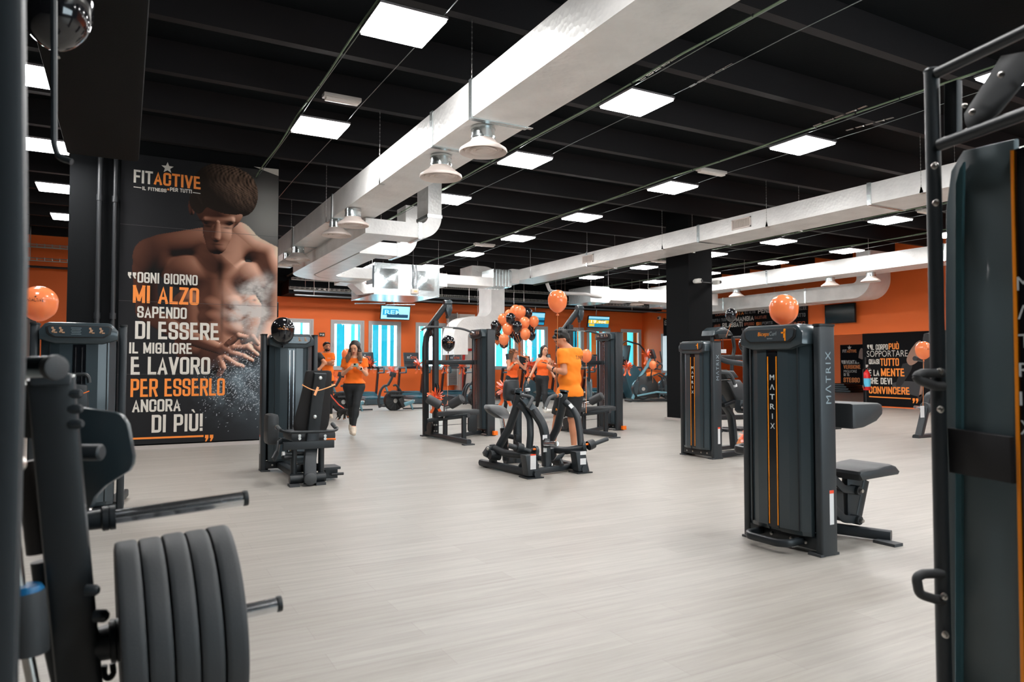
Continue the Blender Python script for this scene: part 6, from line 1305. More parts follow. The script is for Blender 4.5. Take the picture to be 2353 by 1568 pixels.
def head_parts(t, c, yaw, pitch, skin, hair, style, h=.0075, fem=True, beard=False, ends=None):
    """c: head centre; yaw 0 faces the camera side (-y), positive turns towards +x; returns body prims of the head"""
    M = Matrix.Rotation(yaw, 3, 'Z') @ Matrix.Rotation(pitch, 3, 'X')      # pitch>0 looks down
    T = lambda x, y, z: c + M @ V3((x, y, z)); MR = [list(r) for r in M]
    w = .072 if fem else .076
    P_ = [ell(T(0, .018, .025), (w, .092, .088), .02, MR), ell(T(0, -.018, -.045), (.052 if fem else .058, .060, .062), .035, MR), ell(T(0, -.045, -.088), (.022, .022, .018), .025, MR),
          cap(T(0, -.078, .0), T(0, -.098, -.030), .007, .012, .012), ell(T(-.026, -.073, -.01), (.022, .012, .014), .015, MR), ell(T(.026, -.073, -.01), (.022, .012, .014), .015, MR),
          ell(T(-w - .002, .02, -.012), (.010, .018, .028), .008, MR), ell(T(w + .002, .02, -.012), (.010, .018, .028), .008, MR), ell(T(0, -.07, .04), (.05, .022, .03), .02, MR)]
    H = []
    if style == 'long':
        H = [ell(T(0, .032, .040), (w + .016, .098, .092), .02, MR)]
        for s in (-1, 1):
            pass
            H += [cap(T(s * .066, .01, .03), T(s * .082, -.01, -.12), .030, .030, .03), cap(T(s * .082, -.01, -.12), T(s * .10, -.045, -.27), .032, .020, .03)]
        for s in (-1, 1): H += [cap(T(s * .078, .0, -.06), c + V3((s * .105, -.05, -.17)), .034, .034, .04), cap(c + V3((s * .105, -.05, -.17)), c + V3((s * .125, -.115, -.31)), .036, .016, .04)]
        H += [cap(T(0, .09, .02), T(0, .085, -.20), .065, .05, .05)]
        cutf = [(T(0, -.055, .075), M @ V3((0, -1, .35)))]
    elif style == 'straight':
        H = [ell(T(0, .032, .042), (w + .014, .096, .090), .02, MR), cap(T(-.062, .03, 0), T(-.085, .06, -.22), .034, .02, .03), cap(T(.062, .04, 0), T(.07, .08, -.26), .034, .025, .03), cap(T(0, .09, .02), T(0, .10, -.26), .06, .04, .05)]
        cutf = [(T(0, -.05, .075), M @ V3((0, -1, .35)))]
    elif style == 'curly':
        H = [ell(T(0, .03, .052), (w + .012, .100, .085), .02, MR), ell(T(0, .06, .0), (w + .006, .068, .085), .02, MR)]
        rnd = random.Random(5)
        for k in range(30):
            a = rnd.uniform(0, 2 * PI); e = rnd.uniform(.05, 1.35); q = T((w + .005) * math.cos(a) * math.cos(e), .025 + .098 * math.sin(a) * math.cos(e), .058 + .085 * math.sin(e)); H.append(ell(q, (.021, .021, .021), .008))
        for x in (-.04, -.01, .02, .05): H.append(ell(T(x, -.078, .072), (.022, .022, .020), .01))
        cutf = [(T(0, -.085, .06), M @ V3((0, -1, -.1))), (T(0, -.06, .035), M @ V3((0, -.8, -1))) ]
    else:   # short
        H = [ell(T(0, .028, .050), (w + .010, .096, .080), .02, MR), ell(T(0, -.06, .088), (.06, .03, .022), .02, MR)]
        cutf = [(T(0, -.05, .055), M @ V3((0, -.7, -1)))]
    if ends:
        zc_ = c.z - .065; sdf_mesh('hair', H, hair, t, h=.009, cut=cutf + [(V3((0, 0, zc_)), V3((0, 0, -1)))], wob=.0025); sdf_mesh('hair_ends', H, ends, t, h=.009, cut=cutf + [(V3((0, 0, zc_ - .001)), V3((0, 0, 1)))], wob=.0025)
    else: sdf_mesh('hair', H, hair, t, h=.009, cut=cutf, wob=.0025)
    for s in (-1, 1):
        b = MB(); b.lathe([(0, -.006), (.008, 0), (0, .006)], T(s * .029, -.084, -.006), M @ V3((0, -1, 0)), 8); b.build('eye', mat('dark_eye', (.02, .012, .01), .3), t)
        b = MB(); b.tube([T(s * .014, -.090, .014), T(s * .030, -.088, .019), T(s * .044, -.080, .013)], .0042, 5); b.build('eyebrow', HK if not fem else HB, t)
    b = MB(); b.sweep([T(-.020, -.078, -.062), T(-.008, -.086, -.060), T(.008, -.086, -.060), T(.020, -.078, -.062)], ring_c(.0055, 6)); b.build('lips', mat('lips', s2l((176, 84, 76)), .45), t)
    if beard: sdf_mesh('beard', [ell(T(0, -.022, -.062), (.060, .062, .052), .02, MR)], HK, t, h=.008, cut=[(T(0, -.05, -.035), M @ V3((0, -.2, 1)))])
    return P_
def hand(w, d, nrm, skin_side, curl=.5, s=1.):
    """wrist point, finger direction, palm normal, thumb side vector -> prims"""
    d = V3(d).normalized(); n = V3(nrm); n = (n - d * n.dot(d)).normalized(); u = d.cross(n).normalized() * skin_side; P_ = []
    pc = w + d * .045 * s
    P_.append(cap(w, w + d * .03 * s, .023 * s, .026 * s, .02)); P_.append(ell(pc + d * .012, (.036 * s, .036 * s, .030 * s), .02))
    for k, (o, L) in enumerate(((-.028, .062), (-.010, .072), (.010, .068), (.028, .052))):
        a = w + d * .078 * s + u * o * s; b_ = a + (d * math.cos(curl) + n * math.sin(curl)) * L * .55 * s; c_ = b_ + (d * math.cos(curl * 2.1) + n * math.sin(curl * 2.1)) * L * .5 * s
        P_ += [cap(a - d * .02, b_, .0095 * s, .0085 * s, .006), cap(b_, c_, .0085 * s, .007 * s, .004)]
    a = w + d * .02 * s - u * .028 * s; b_ = a + (d * .6 - u * .6 + n * .4).normalized() * .04 * s; c_ = b_ + (d * .9 + n * .5).normalized() * .032 * s
    P_ += [cap(a, b_, .013 * s, .0105 * s, .01), cap(b_, c_, .0105 * s, .0085 * s, .005)]
    return P_
def foot(an, toe, r=.036):
    an, toe = V3(an), V3(toe); d = (toe - an); return [cap(an, an + d * .1 + V3((0, 0, -.045)), .038, .036, .02), cap(an + V3((0, 0, -.045)) - d * .15, toe, .036, .028, .03, sq=(1.05, 1.05, .9))]
def figure(t, J, fem, skin, head, top, bottom, shoes, handsp, h=.0105):
    """J: joints in the figure's own frame (x right in view, y away from the viewer, z up)"""
    j = {k: V3(v) for k, v in J.items()}
    B = []; 
    sh = (j['shL'] + j['shR']) / 2; across = (j['shR'] - j['shL']).normalized(); hip = (j['hipL'] + j['hipR']) / 2
    wch = .105 if fem else .125; chest = sh * .72 + hip * .28 + V3((0, 0, 0)); waist = sh * .36 + hip * .64; up = (sh - hip).normalized()
    hw = (j['shR'] - j['shL']).length / 2; fwd = across.cross(up) * 1.0            # out of the chest
    if fwd.dot(V3(J['_fwd'])) < 0: fwd = -fwd
    T_ = [cap(j['shL'] * .85 + sh * .15 - up * .02, j['shR'] * .85 + sh * .15 - up * .02, .052 if fem else .062, None, .05)]
    T_ += [cap(chest - across * hw * .36, chest + across * hw * .36, wch * .88, None, .06), cap(waist - across * hw * .26, waist + across * hw * .26, .085 if fem else .122, None, .09)]
    hipw = (j['hipR'] - j['hipL']).length / 2
    HP_ = [cap(hip - across * hipw * .75, hip + across * hipw * .75, .108 if fem else .108, None, .06)]
    if fem: T_ += [ell(chest + fwd * .075 + across * s * .07 - up * .0, (.062, .058, .062), .04) for s in (-1, 1)]
    T_ += [cap(sh * .5 + j['neck'] * .5, j[q_] * .9 + sh * .1, .045 if fem else .055, .042 if fem else .052, .05) for q_ in ('shL', 'shR')]
    T_ += [cap(sh - up * .0, j['neck'], .05 if fem else .06, .045 if fem else .054, .04)]
    B += T_ + HP_ + [cap(j['neck'] - up * .01, j['head'] + V3((0, .01, -.05)) + (sh - j['neck']) * 0, .039 if fem else .052, .041 if fem else .053, .025)] + head
    r_ = (.043, .036, .027, .024, .066, .088, .050, .048, .030) if fem else (.052, .046, .034, .030, .075, .095, .058, .056, .038)
    arms = []
    for s in 'LR':
        S, E_l, Wr = j['sh' + s], j['el' + s], j['wr' + s]
        arms += [cap(S, E_l, r_[0], r_[1] * .9, .04), cap(E_l, Wr, r_[1], r_[3], .02), ell(S, (r_[0] * 1.15,) * 3, .04)]
    legs = []
    for s in 'LR':
        Hh, K, A = j['hip' + s], j['kn' + s], j['an' + s]
        legs += [cap(Hh, K, r_[5], r_[6], .05), cap(K, A, r_[7] * 1.02, r_[8], .03), ell((K * .68 + A * .32) - V3(J['_fwd']) * .018, (r_[7] * 1.08, r_[7] * 1.1, .11), .03)]
    feet = []
    for s in 'LR': feet += foot(j['an' + s], j['toe' + s])
    B += arms + legs + feet + handsp
    sdf_mesh('body', B, skin, t, h=h)
    inf = .014
    def fat(ps, e, k=None): return [(p[0], p[1], p[2], p[3] + e, p[4] + e, p[5], p[6], p[7]) if p[0] == 'c' else ('e', p[1], p[2] + V3((e, e, e)), p[3], 0, p[5], p[6], None) for p in ps]
    # top
    kind, m, sl, hem = top; tp = fat(T_[:-1], inf) + fat(HP_, inf + .004)
    cuts = [(hip * (1 - hem) + sh * hem, -up)]
    if kind in ('tee', 'polo'):
        for s in 'LR':
            tp.append(cap(j['hip' + s], j['hip' + s] + (j['kn' + s] - j['hip' + s]) * .22, r_[5] + .026, r_[5] + .024, .06))
            S, E_l = j['sh' + s], j['el' + s]; q = S + (E_l - S) * sl; tp.append(cap(S, S + (E_l - S) * min(1.1, sl + .25), r_[0] + .020, r_[0] + .024, .035, cut=[(q, (E_l - S).normalized())]))
        cuts.append((j['neck'] - up * .012, up))
    else: cuts.append((sh + up * .012, up)); tp = fat(T_[1:-1], inf) + fat(HP_, inf); tp.append(cap(sh - across * hw * .42 - up * .05, sh + across * hw * .42 - up * .05, .05, None, .05, cut=[(sh + up * .0, up)]))
    sdf_mesh('shirt' if kind != 'tank' else 'tank_top', tp, m, t, h=h, cut=cuts, wob=.0013)
    if kind == 'tank':
        for s in (-1, 1):
            b = MB(); a = sh + across * s * hw * .42; b.sweep([a - up * .10 + fwd * .085, a - up * .03 + fwd * .075, a + up * .050 + fwd * .01, a - up * .02 - fwd * .07, a - up * .10 - fwd * .085], [(.018, .004), (-.018, .004), (-.018, -.004), (.018, -.004)], up=across); b.build('strap', m, t)
    if kind == 'polo': sdf_mesh('collar', [cap(j['neck'] - up * .012, j['neck'] + up * .015, .066, .060, .0)], m, t, h=.009, cut=[(j['neck'] + up * .02, up), (j['neck'] - up * .02, -up)])
    # bottom
    kb, mb, wz, end = bottom; bp_ = fat(HP_, .008) + [cap(waist - across * hw * .22, waist + across * hw * .22, .092 if fem else .11, None, .06)]
    for s in 'LR':
        Hh, K, A = j['hip' + s], j['kn' + s], j['an' + s]; e = .006 if kb == 'leggings' else .012 if kb == 'jeans' else .022
        if kb == 'shorts': q = Hh + (K - Hh) * end; bp_ += [cap(Hh, K, r_[5] + e, r_[6] + e + .022, .04, cut=[(q, (K - Hh).normalized())])]
        else: q = K + (A - K) * end; bp_ += [cap(Hh, K, r_[5] + e, r_[6] + e, .04), cap(K, A, r_[7] + e, r_[8] + e, .03, cut=[(q, (A - K).normalized())]), ell((K * .68 + A * .32) - V3(J['_fwd']) * .018, (r_[7] * 1.08 + e, r_[7] * 1.1 + e, .11), .03)]
    sdf_mesh({'leggings': 'leggings', 'jeans': 'trousers', 'shorts': 'shorts'}[kb], bp_, mb, t, h=h, cut=[(hip * (1 - wz) + sh * wz, up)], wob=.0015 if kb != 'leggings' else 0)
    for s in 'LR':
        A, To = j['an' + s], j['toe' + s]; d = To - A; sp_ = [cap(A + V3((0, 0, .01)), A + d * .1 + V3((0, 0, -.045)), .050, .048, .02, cut=[(A + V3((0, 0, .025)), (0, 0, 1))]), cap(A + V3((0, 0, -.04)) - d * .15, To, .047, .038, .03)]
        so = sdf_mesh('shoe', sp_, shoes, t, h=.010)
def frame_at(px, py, dep):
    """own frame of a figure standing at a photo point: x to the right in view, y away"""
    p = atd(px, py, dep); return V3((p.x, p.y, 0)), -YAW
def person(px, dep, label, name='person', extra_yaw=0.):
    p = atd(px, 843, dep); t = thing(name, label, 'person', (p.x, p.y, 0), -YAW + 0.)
    dr = math.atan2((px - 1176.5), F_PX)
    s = dep / F_PX
    def L(x, y, dy=0.):   # photo pixel -> own frame, dy metres further from the viewer
        q = atd(x, y, dep + dy); v = q - V3((p.x, p.y, 0)); c_, s_ = math.cos(YAW), math.sin(YAW)
        return V3((c_ * v.x - s_ * v.y, s_ * v.x + c_ * v.y, v.z))
    return t, L
# woman with the phone, walking towards the camera
t, L = person(812, 12.35, 'woman in an orange t-shirt and black leggings walking and looking at her phone')
hd = head_parts(t, L(815, 800, 0), R(-4), R(20), SK2, HB, 'long', ends=HBB)
J = dict(head=L(815, 800), neck=L(814.5, 821.5, .03), shL=L(793.5, 829, .03), shR=L(836, 829, .03), elL=L(788.5, 860, 0), elR=L(841.5, 860, 0), wrL=L(802, 848, -.20), wrR=L(829, 847.5, -.20),
         hipL=L(801.5, 889, .02), hipR=L(825.5, 889, .02), knL=L(806, 933, .05), knR=L(819, 932, -.12), anL=L(808, 978, .28), anR=L(812, 984, -.22), toeL=L(808, 995, .16), toeR=L(813, 997, -.38), _fwd=(0, -1, 0))
J['knL'] = L(805.5, 932, .02)
hs = hand(J['wrL'], L(812, 843, -.27) - J['wrL'], (0, 0, 1), 1, .7) + hand(J['wrR'], L(820, 843, -.27) - J['wrR'], (0, 0, 1), -1, .8)
figure(t, J, True, SK2, hd, ('tee', TEE, .52, .13), ('leggings', BLK, .42, .92), SHOE, hs)
b = MB(); q = L(829, 847.5, -.20); b.box(q + V3((.012, -.03, .0)), (.035, .018, .038), bev=.006); w_ = b.build('watch', M_gloss, t); b = MB(); b.lathe([(.033, -.012), (.034, 0), (.033, .012)], q, (L(820, 843, -.27) - q), 14); b.build('watch_strap', M_white, w_)
q = L(828, 833, -.16); text_on('FITACTIVE', q + V3((-.04, .018, 0)), (1, 0, 0), (0, 0, 1), .075, .018, M_white, t, name='chest_logo')
pw = t.matrix_world.copy() if False else Matrix.Translation(t.location) @ Matrix.Rotation(-YAW, 4, 'Z')
pt = thing('smartphone', 'pale green phone held in both hands by the walking woman', 'phone', pw @ L(817.5, 839.5, -.33), -YAW)
b = MB(); b.box((0, 0, 0), (.078, .010, .06), rx=R(-20), bev=.004); b.build('phone_body', mat('mint_phone', s2l((120, 150, 140)), .3), pt); b = MB(); b.box((-.015, -.010, .014), (.03, .005, .024), rx=R(-20)); b.build('camera_bump', M_gloss, pt)
# man in the orange polo, seen from behind, looking at a phone
t, L = person(1303, 9.75, 'young man in an orange polo shirt and black shorts looking down at his phone')
hd = head_parts(t, L(1289.5, 781, 0), R(-72), R(28), SK3, HK, 'curly', fem=False)
J = dict(head=L(1291, 781), neck=L(1301, 797, .03), shL=L(1291, 812, -.10), shR=L(1327, 812, .10), elL=L(1296, 855, -.16), elR=L(1293, 851, .20), wrL=L(1268, 849, -.16), wrR=L(1281, 842, .10),
         hipL=L(1303, 905, -.04), hipR=L(1320, 905, .06), knL=L(1315, 963, -.05), knR=L(1282, 958, .12), anL=L(1319.5, 1027, -.02), anR=L(1269, 1022, .15), toeL=L(1294, 1041, -.10), toeR=L(1254, 1036, .10), _fwd=(-.93, -.35, 0))
J['hipR'] = L(1297, 905, .10); J['hipL'] = L(1321, 905, -.04)
hs = hand(J['wrL'], L(1256, 840, -.10) - J['wrL'], (0, .3, 1), -1, .7) + hand(J['wrR'], L(1262, 836, .02) - J['wrR'], (0, -.3, 1), 1, .7)
figure(t, J, False, SK3, hd, ('polo', POLO, .60, -.04), ('shorts', BLK2, .2, .93), SHW, hs, h=.0115)
b = MB(); q = L(1271, 849.5, -.16); b.lathe([(.034, -.014), (.036, 0), (.034, .014)], q, (L(1256, 842, -.1) - q), 14); w_ = b.build('watch', M_gloss, t)
q0 = L(1320, 826, -.12); text_on('TUNER', q0 + V3((0, -.075, 0)), (1, .45, 0), (0, 0, 1), .115, .048, mat('dark_print', (.03, .02, .01), .7), t, name='back_print', lift=.02)
q0 = L(1271, 943, -.0); text_on('IVE', q0 + V3((0.03, -.085, 0)), (1, 0, 0), (0, 0, 1), .05, .03, M_orange_line, t, name='shorts_print', lift=.02)
pw = Matrix.Translation(t.location) @ Matrix.Rotation(-YAW, 4, 'Z')
pt = thing('smartphone', 'dark phone held up by the man in the orange polo', 'phone', pw @ L(1252.5, 834.5, -.08), -YAW + .3)
b = MB(); b.box((0, 0, 0), (.09, .07, .010), ry=R(12), bev=.004); b.build('phone_body', M_gloss, pt)
# woman with the balloon strings
t, L = person(1180, 18.2, 'long haired woman in an orange tank top holding the balloon strings')
hd = head_parts(t, L(1181.5, 812.5), R(72), R(-2), SK2, HBB, 'straight')
J = dict(head=L(1180, 812.5), neck=L(1178, 827, .02), shL=L(1167.5, 832, -.06), shR=L(1188.5, 832, .08), elL=L(1168.5, 849, -.16), elR=L(1205.5, 847.5, .05), wrL=L(1182, 836.5, -.24), wrR=L(1211.5, 830, .0),
         hipL=L(1171, 870, -.02), hipR=L(1182, 870, .05), knL=L(1166, 905, .0), knR=L(1181, 905, -.05), anL=L(1160, 944, .12), anR=L(1182, 945, -.05), toeL=L(1171, 952, .1), toeR=L(1194, 952, -.08), _fwd=(.85, -.5, 0))
hs = hand(J['wrL'], L(1188, 833, -.28) - J['wrL'], (0, 0, -1), 1, .9) + hand(J['wrR'], L(1213, 822, .0) - J['wrR'], (-1, 0, 0), 1, 1.2)
figure(t, J, True, SK2, hd, ('tank', TANK, 0, .06), ('jeans', BLK2, .3, .95), SHW, hs, h=.012)
b = MB()
for dx in (0, 3.2): b.tube([L(1183.5 + dx, 810.5, -.10) + V3((.016 * math.cos(a), 0, .014 * math.sin(a))) for a in [2 * PI * k / 10 for k in range(10)]], .003, 4, closed=True)
b.build('glasses', M_gloss, t)
b = MB(); b.lathe([(.03, -.014), (.032, 0), (.03, .014)], J['wrL'], J['wrL'] - J['elL'], 12); b.lathe([(.03, -.01), (.032, 0), (.03, .01)], J['wrR'], J['wrR'] - J['elR'], 12); b.build('watch', M_gloss, t)
HOLD = Matrix.Translation(t.location) @ Matrix.Rotation(-YAW, 4, 'Z') @ L(1213, 824, .0)
# woman walking, seen three-quarter
t, L = person(1248, 17.0, 'dark haired woman in an orange tank top and black jeans striding past')
hd = head_parts(t, L(1251.5, 806), R(22), R(2), SK2, HB, 'straight')
J = dict(head=L(1251, 806), neck=L(1249.5, 821, .02), shL=L(1237, 828, .02), shR=L(1261.5, 828, .02), elL=L(1226.5, 849, .03), elR=L(1264, 848, .08), wrL=L(1216.5, 869, -.05), wrR=L(1270.5, 861, .05),
         hipL=L(1239.5, 870, .02), hipR=L(1251.5, 870, .02), knL=L(1238.5, 906, .12), knR=L(1252, 907, -.15), anL=L(1233, 936, .32), anR=L(1253.5, 941, -.25), toeL=L(1233, 950, .18), toeR=L(1265, 944, -.33), _fwd=(.45, -.9, 0))
hs = hand(J['wrL'], L(1212.5, 880, -.06) - J['wrL'], (1, 0, 0), 1, .3) + hand(J['wrR'], L(1275, 868, .05) - J['wrR'], (-1, 0, 0), -1, .4)
figure(t, J, True, SK2, hd, ('tank', TANK, 0, .16), ('jeans', BLK2, .40, .95), SHW, hs, h=.012)
b = MB(); b.lathe([(.03, -.012), (.032, 0), (.03, .012)], J['wrL'], J['wrL'] - J['elL'], 12); b.build('wrist_band', M_gloss, t)
b = MB(); b.tube([L(1249.5 + 5 * math.cos(a), 826 + 1.6 * math.sin(a), -.075 + .03 * abs(math.cos(a))) for a in [PI * k / 8 for k in range(9)]], .003, 4); b.build('necklace', mat('gold_chain', (.7, .5, .2), .3, 1), t)
# man with crossed arms
t, L = person(751, 16.9, 'bearded man in an orange t-shirt standing with crossed arms by the windows')
hd = head_parts(t, L(751.5, 798), R(35), R(-4), SK3, HK, 'short', fem=False, beard=True)
J = dict(head=L(751, 798), neck=L(750, 810, .03), shL=L(739.5, 816, .02), shR=L(762.5, 817, .06), elL=L(738.5, 837, -.04), elR=L(764.5, 837, -.02), wrL=L(757.5, 833.5, -.22), wrR=L(746, 836, -.23),
         hipL=L(744.5, 873, .02), hipR=L(756.5, 873, .04), knL=L(744, 918, 0), knR=L(758, 918, 0), anL=L(743, 953, .02), anR=L(759, 953, .04), toeL=L(742, 961, -.14), toeR=L(762, 961, -.12), _fwd=(.2, -.97, 0))
hs = hand(J['wrL'], L(764, 831, -.2) - J['wrL'], (0, 1, 0), 1, .5) + hand(J['wrR'], L(739, 835, -.18) - J['wrR'], (0, 1, 0), -1, .5)
figure(t, J, False, SK3, hd, ('tee', TEE, .55, -.05), ('jeans', BLK2, .3, .96), SHOE, hs, h=.012)
text_on('FITACTIVE', L(753, 824.5, -.10), (1, .1, 0), (0, 0, 1), .07, .018, M_white, t, name='chest_logo', lift=.02)
# person in a black t-shirt mostly hidden by the tower
t, L = person(727, 15.6, 'person in a black t-shirt mostly hidden behind the hip machine tower, bent arm showing')
hd = head_parts(t, L(722, 795), R(40), R(0), SK3, HK, 'short', fem=False)
J = dict(head=L(722, 795), neck=L(722, 809, .03), shL=L(710, 817, .05), shR=L(733, 818, -.02), elL=L(708, 842, .02), elR=L(746, 834, -.10), wrL=L(716, 852, -.15), wrR=L(736, 846, -.16),
         hipL=L(716, 873, .02), hipR=L(729, 873, .04), knL=L(716, 922, 0), knR=L(730, 922, 0), anL=L(716, 961, .02), anR=L(731, 961, .04), toeL=L(716, 970, -.14), toeR=L(736, 970, -.12), _fwd=(.5, -.8, 0))
hs = hand(J['wrL'], V3((.3, -.2, -.3)), (0, 1, 0), 1, .5) + hand(J['wrR'], V3((-.5, -.2, -.4)), (0, 1, 0), -1, .5)
figure(t, J, False, SK3, hd, ('tee', BLK2, .62, -.05), ('jeans', BLK2, .3, .96), SHW, hs, h=.0125)
# dachshund puppy on a leash
p = atd(786, 964, 16.0); t = thing('dog', 'small black and tan dog on a red leash sniffing the floor behind the walking woman', 'dog', (p.x, p.y, 0), -YAW)
def D_(x, y, dy=0.):
    q = atd(x, y, 16.0 + dy); v = q - V3((p.x, p.y, 0)); c_, s_ = math.cos(YAW), math.sin(YAW); return V3((c_ * v.x - s_ * v.y, s_ * v.x + c_ * v.y, v.z))
body = [cap(D_(780, 950), D_(792, 945), .055, .062, .03), ell(D_(780, 953), (.055, .06, .06), .03), cap(D_(793, 945), D_(799, 944, -.02), .05, .045, .03), ell(D_(798.5, 948, -.03), (.042, .045, .042), .02), cap(D_(798, 951, -.05), D_(799.5, 960, -.09), .028, .018, .02),
        cap(D_(778, 955), D_(771, 963.5, .02), .014, .006, .02), cap(D_(792, 950, -.05), D_(790, 962, -.06), .022, .014, .02), cap(D_(793, 950, .05), D_(793, 962, .05), .022, .014, .02), cap(D_(779, 955, -.05), D_(780, 960, -.06), .028, .016, .02), cap(D_(780, 960, -.06), D_(777.5, 964, -.05), .015, .013, .01), cap(D_(781, 955, .05), D_(782, 960, .05), .028, .015, .02), cap(D_(782, 960, .05), D_(779.5, 963.5, .05), .015, .013, .01)]
sdf_mesh('body', body, mat('black_fur', (.010, .009, .009), .6), t, h=.008)
TAN = mat('tan_fur', s2l((170, 90, 50)), .7)
for c_ in ((D_(799.4, 958, -.09), .02), (D_(790, 963, -.07), .016), (D_(777, 964, -.06), .016), (D_(797, 954, -.02), .022)): sdf_mesh('tan_patch', [ell(c_[0], (c_[1],) * 3)], TAN, t, h=.006)
for dy in (-.09, .03): sdf_mesh('ear', [cap(D_(796.5, 946, dy), D_(795.5, 952, dy - .01), .010, .018, .01)], mat('black_fur', (.01, .009, .009), .6), t, h=.006)
pw = Matrix.Translation(t.location) @ Matrix.Rotation(-YAW, 4, 'Z')
b = MB(); b.tube([pw @ D_(731, 862, .1), pw @ D_(750, 893, .05), pw @ D_(763, 913, 0), pw @ D_(779, 931, 0), pw @ D_(786, 936, 0), pw @ D_(793, 941, 0)], .014, 6); tag(b.build('leash', mat('red_leash', s2l((232, 70, 40)), .5)), 'red leash running down to the small dog', 'leash')
# ------------------------------------------------------------------ balloons, strings and bows
M_bo = mat('orange_balloon', (1.0, .30, .11), .18, coat=.5, var=.03); M_bo.node_tree.nodes['Principled BSDF'].inputs['Subsurface Weight'].default_value = .0
_n = M_bo.node_tree; _tr = _n.nodes.new('ShaderNodeBsdfTranslucent'); _mx = _n.nodes.new('ShaderNodeMixShader'); _tr.inputs['Color'].default_value = (1.0, .50, .26, 1); _mx.inputs['Fac'].default_value = .3
_n.links.new(_n.nodes['Principled BSDF'].outputs[0], _mx.inputs[1]); _n.links.new(_tr.outputs[0], _mx.inputs[2]); _n.links.new(_mx.outputs[0], _n.nodes['Material Output'].inputs['Surface'])
M_bb = mat('black_balloon', (.010, .010, .012), .10, coat=.6)
M_str = mat('ribbon_string', s2l((250, 150, 80)), .4)
def balloon(px, py, dep, rpx, col, label, end=None, text=None, group=None, tall=1.16, sag=0.):
    c = atd(px, py, dep); r = rpx * dep / F_PX; t = thing('balloon', label, 'balloon', c, -YAW, group)
    prof = []; n = 20
    for k in range(n + 1):
        a = -PI / 2 + PI * k / n; z = math.sin(a); rr = math.cos(a) * (1. + (.06 * z if z > 0 else -.02)) ; zz = z * tall * (1. if z > 0 else 1.08)
        if z < -.6: rr *= 1 - (-.6 - z) * .35
        prof.append((max(rr * r, .004 if k in (0,) else 0), zz * r))
    b = MB(); b.lathe(prof, seg=32); b.build('skin', M_bo if col == 'o' else M_bb, t)
    zb_ = -1.08 * tall * r; b = MB(); b.lathe([(.004, zb_ + .01), (.006, zb_ - .006), (.017, zb_ - .026), (.0, zb_ - .024)], seg=10); b.build('knot', M_bo if col == 'o' else M_bb, t)
    if text:
        m_ = text; wd = r * .95; a0 = .30 if px > 0 else 0
        for s_, x0, w_, h_, z_ in (('FITACTIVE', .10, .85, .20, .02),):
            me, co = text_mesh(s_, .012); a_ = (co[:, 0] - co[:, 0].min()) / (co[:, 0].max() - co[:, 0].min()) * w_ + x0 - .15; bz = co[:, 1] / .7 * h_ + z_
            rr = 1.006 * np.sqrt(np.clip(1 - (bz / tall) ** 2, 0, 1)); Pp = np.stack([np.sin(a_) * rr * r, -np.cos(a_) * rr * r, bz * r], 1)
            me.vertices.foreach_set('co', Pp.astype('f').ravel()); me.materials.append(m_); me.update(); link(bpy.data.objects.new('printed_logo', me), t)
        b = MB(); zz = .30; rr = math.sqrt(1 - (zz / tall) ** 2); aa = .40; b.prism(starpts(.07 * r), .003, V3((math.sin(aa) * rr * r, -math.cos(aa) * rr * r * 1.01, zz * r)), (math.cos(aa), math.sin(aa), 0), (0, .25, 1)); b.build('printed_star', m_, t)
    if end is not None:
        e = Vector(end); s0 = c + V3((0, 0, zb_ - .02)); mid = (s0 + e) / 2 + V3((sag, 0, 0)); loc_ = Matrix.Rotation(YAW, 4, 'Z')
        pts = [loc_ @ (q - c) for q in smooth_path([s0, mid, e], 6)]; b = MB(); b.tube(pts, .0035, 5); b.build('string', M_str, t)
    return t
M_pb = mat('balloon_print_dark', (.05, .02, .015), .4); M_po = mat('balloon_print_gold', s2l((220, 140, 70)), .4)
balloon(90, 697, 6.1, 38.5, 'o', 'orange balloon with dark lettering at the far left, floating over the left tower', atd(86, 880, 6.1), M_pb, tall=1.02)
balloon(650, 760, 8.25, 26.5, 'b', 'black balloon tied to the top of the hip machine tower', atd(650, 800, 8.4), M_po)
balloon(1030, 789, 13.4, 15.8, 'b', 'black balloon with gold lettering inside the left lat pulldown frame', atd(1028, 935, 12.9), M_po)
balloon(1281, 692, 7.35, 22.5, 'o', 'single large orange balloon floating above the man in the polo', RM.location + rp(1279, 908, 7.05), tall=1.14)
balloon(1347, 818, 12.9, 13.2, 'o', 'orange balloon right behind the shoulder of the man in the polo', atd(1347, 950, 12.4))
balloon(1801, 711, 4.9, 32.5, 'o', 'orange balloon standing on the biceps curl tower', atd(1801, 752, 4.75), tall=1.05)
balloon(1680, 724, 11.4, 13.2, 'b', 'black balloon above the hooded machine beside the pillar', atd(1668, 775, 11.8))
balloon(2122, 805, 12.3, 17.5, 'o', 'orange balloon with lettering before the large right poster', atd(2121, 935, 12.3), M_pb)
balloon(1712, 792, 9.2, 14.5, 'b', 'black balloon peeking from behind the biceps curl tower', atd(1716, 850, 9.2))
balloon(1500, 839, 22.0, 8.5, 'o', 'small orange balloon low behind the elliptical trainer', atd(1500, 880, 22.0))
balloon(797, 815, 21.5, 12.0, 'o', 'orange balloon half hidden behind the head of the walking woman', atd(797, 880, 21.5))
balloon(130, 15, 2.7, 76, 'b', 'black balloon very near at the top left corner', atd(118, 150, 2.7), tall=1.25)
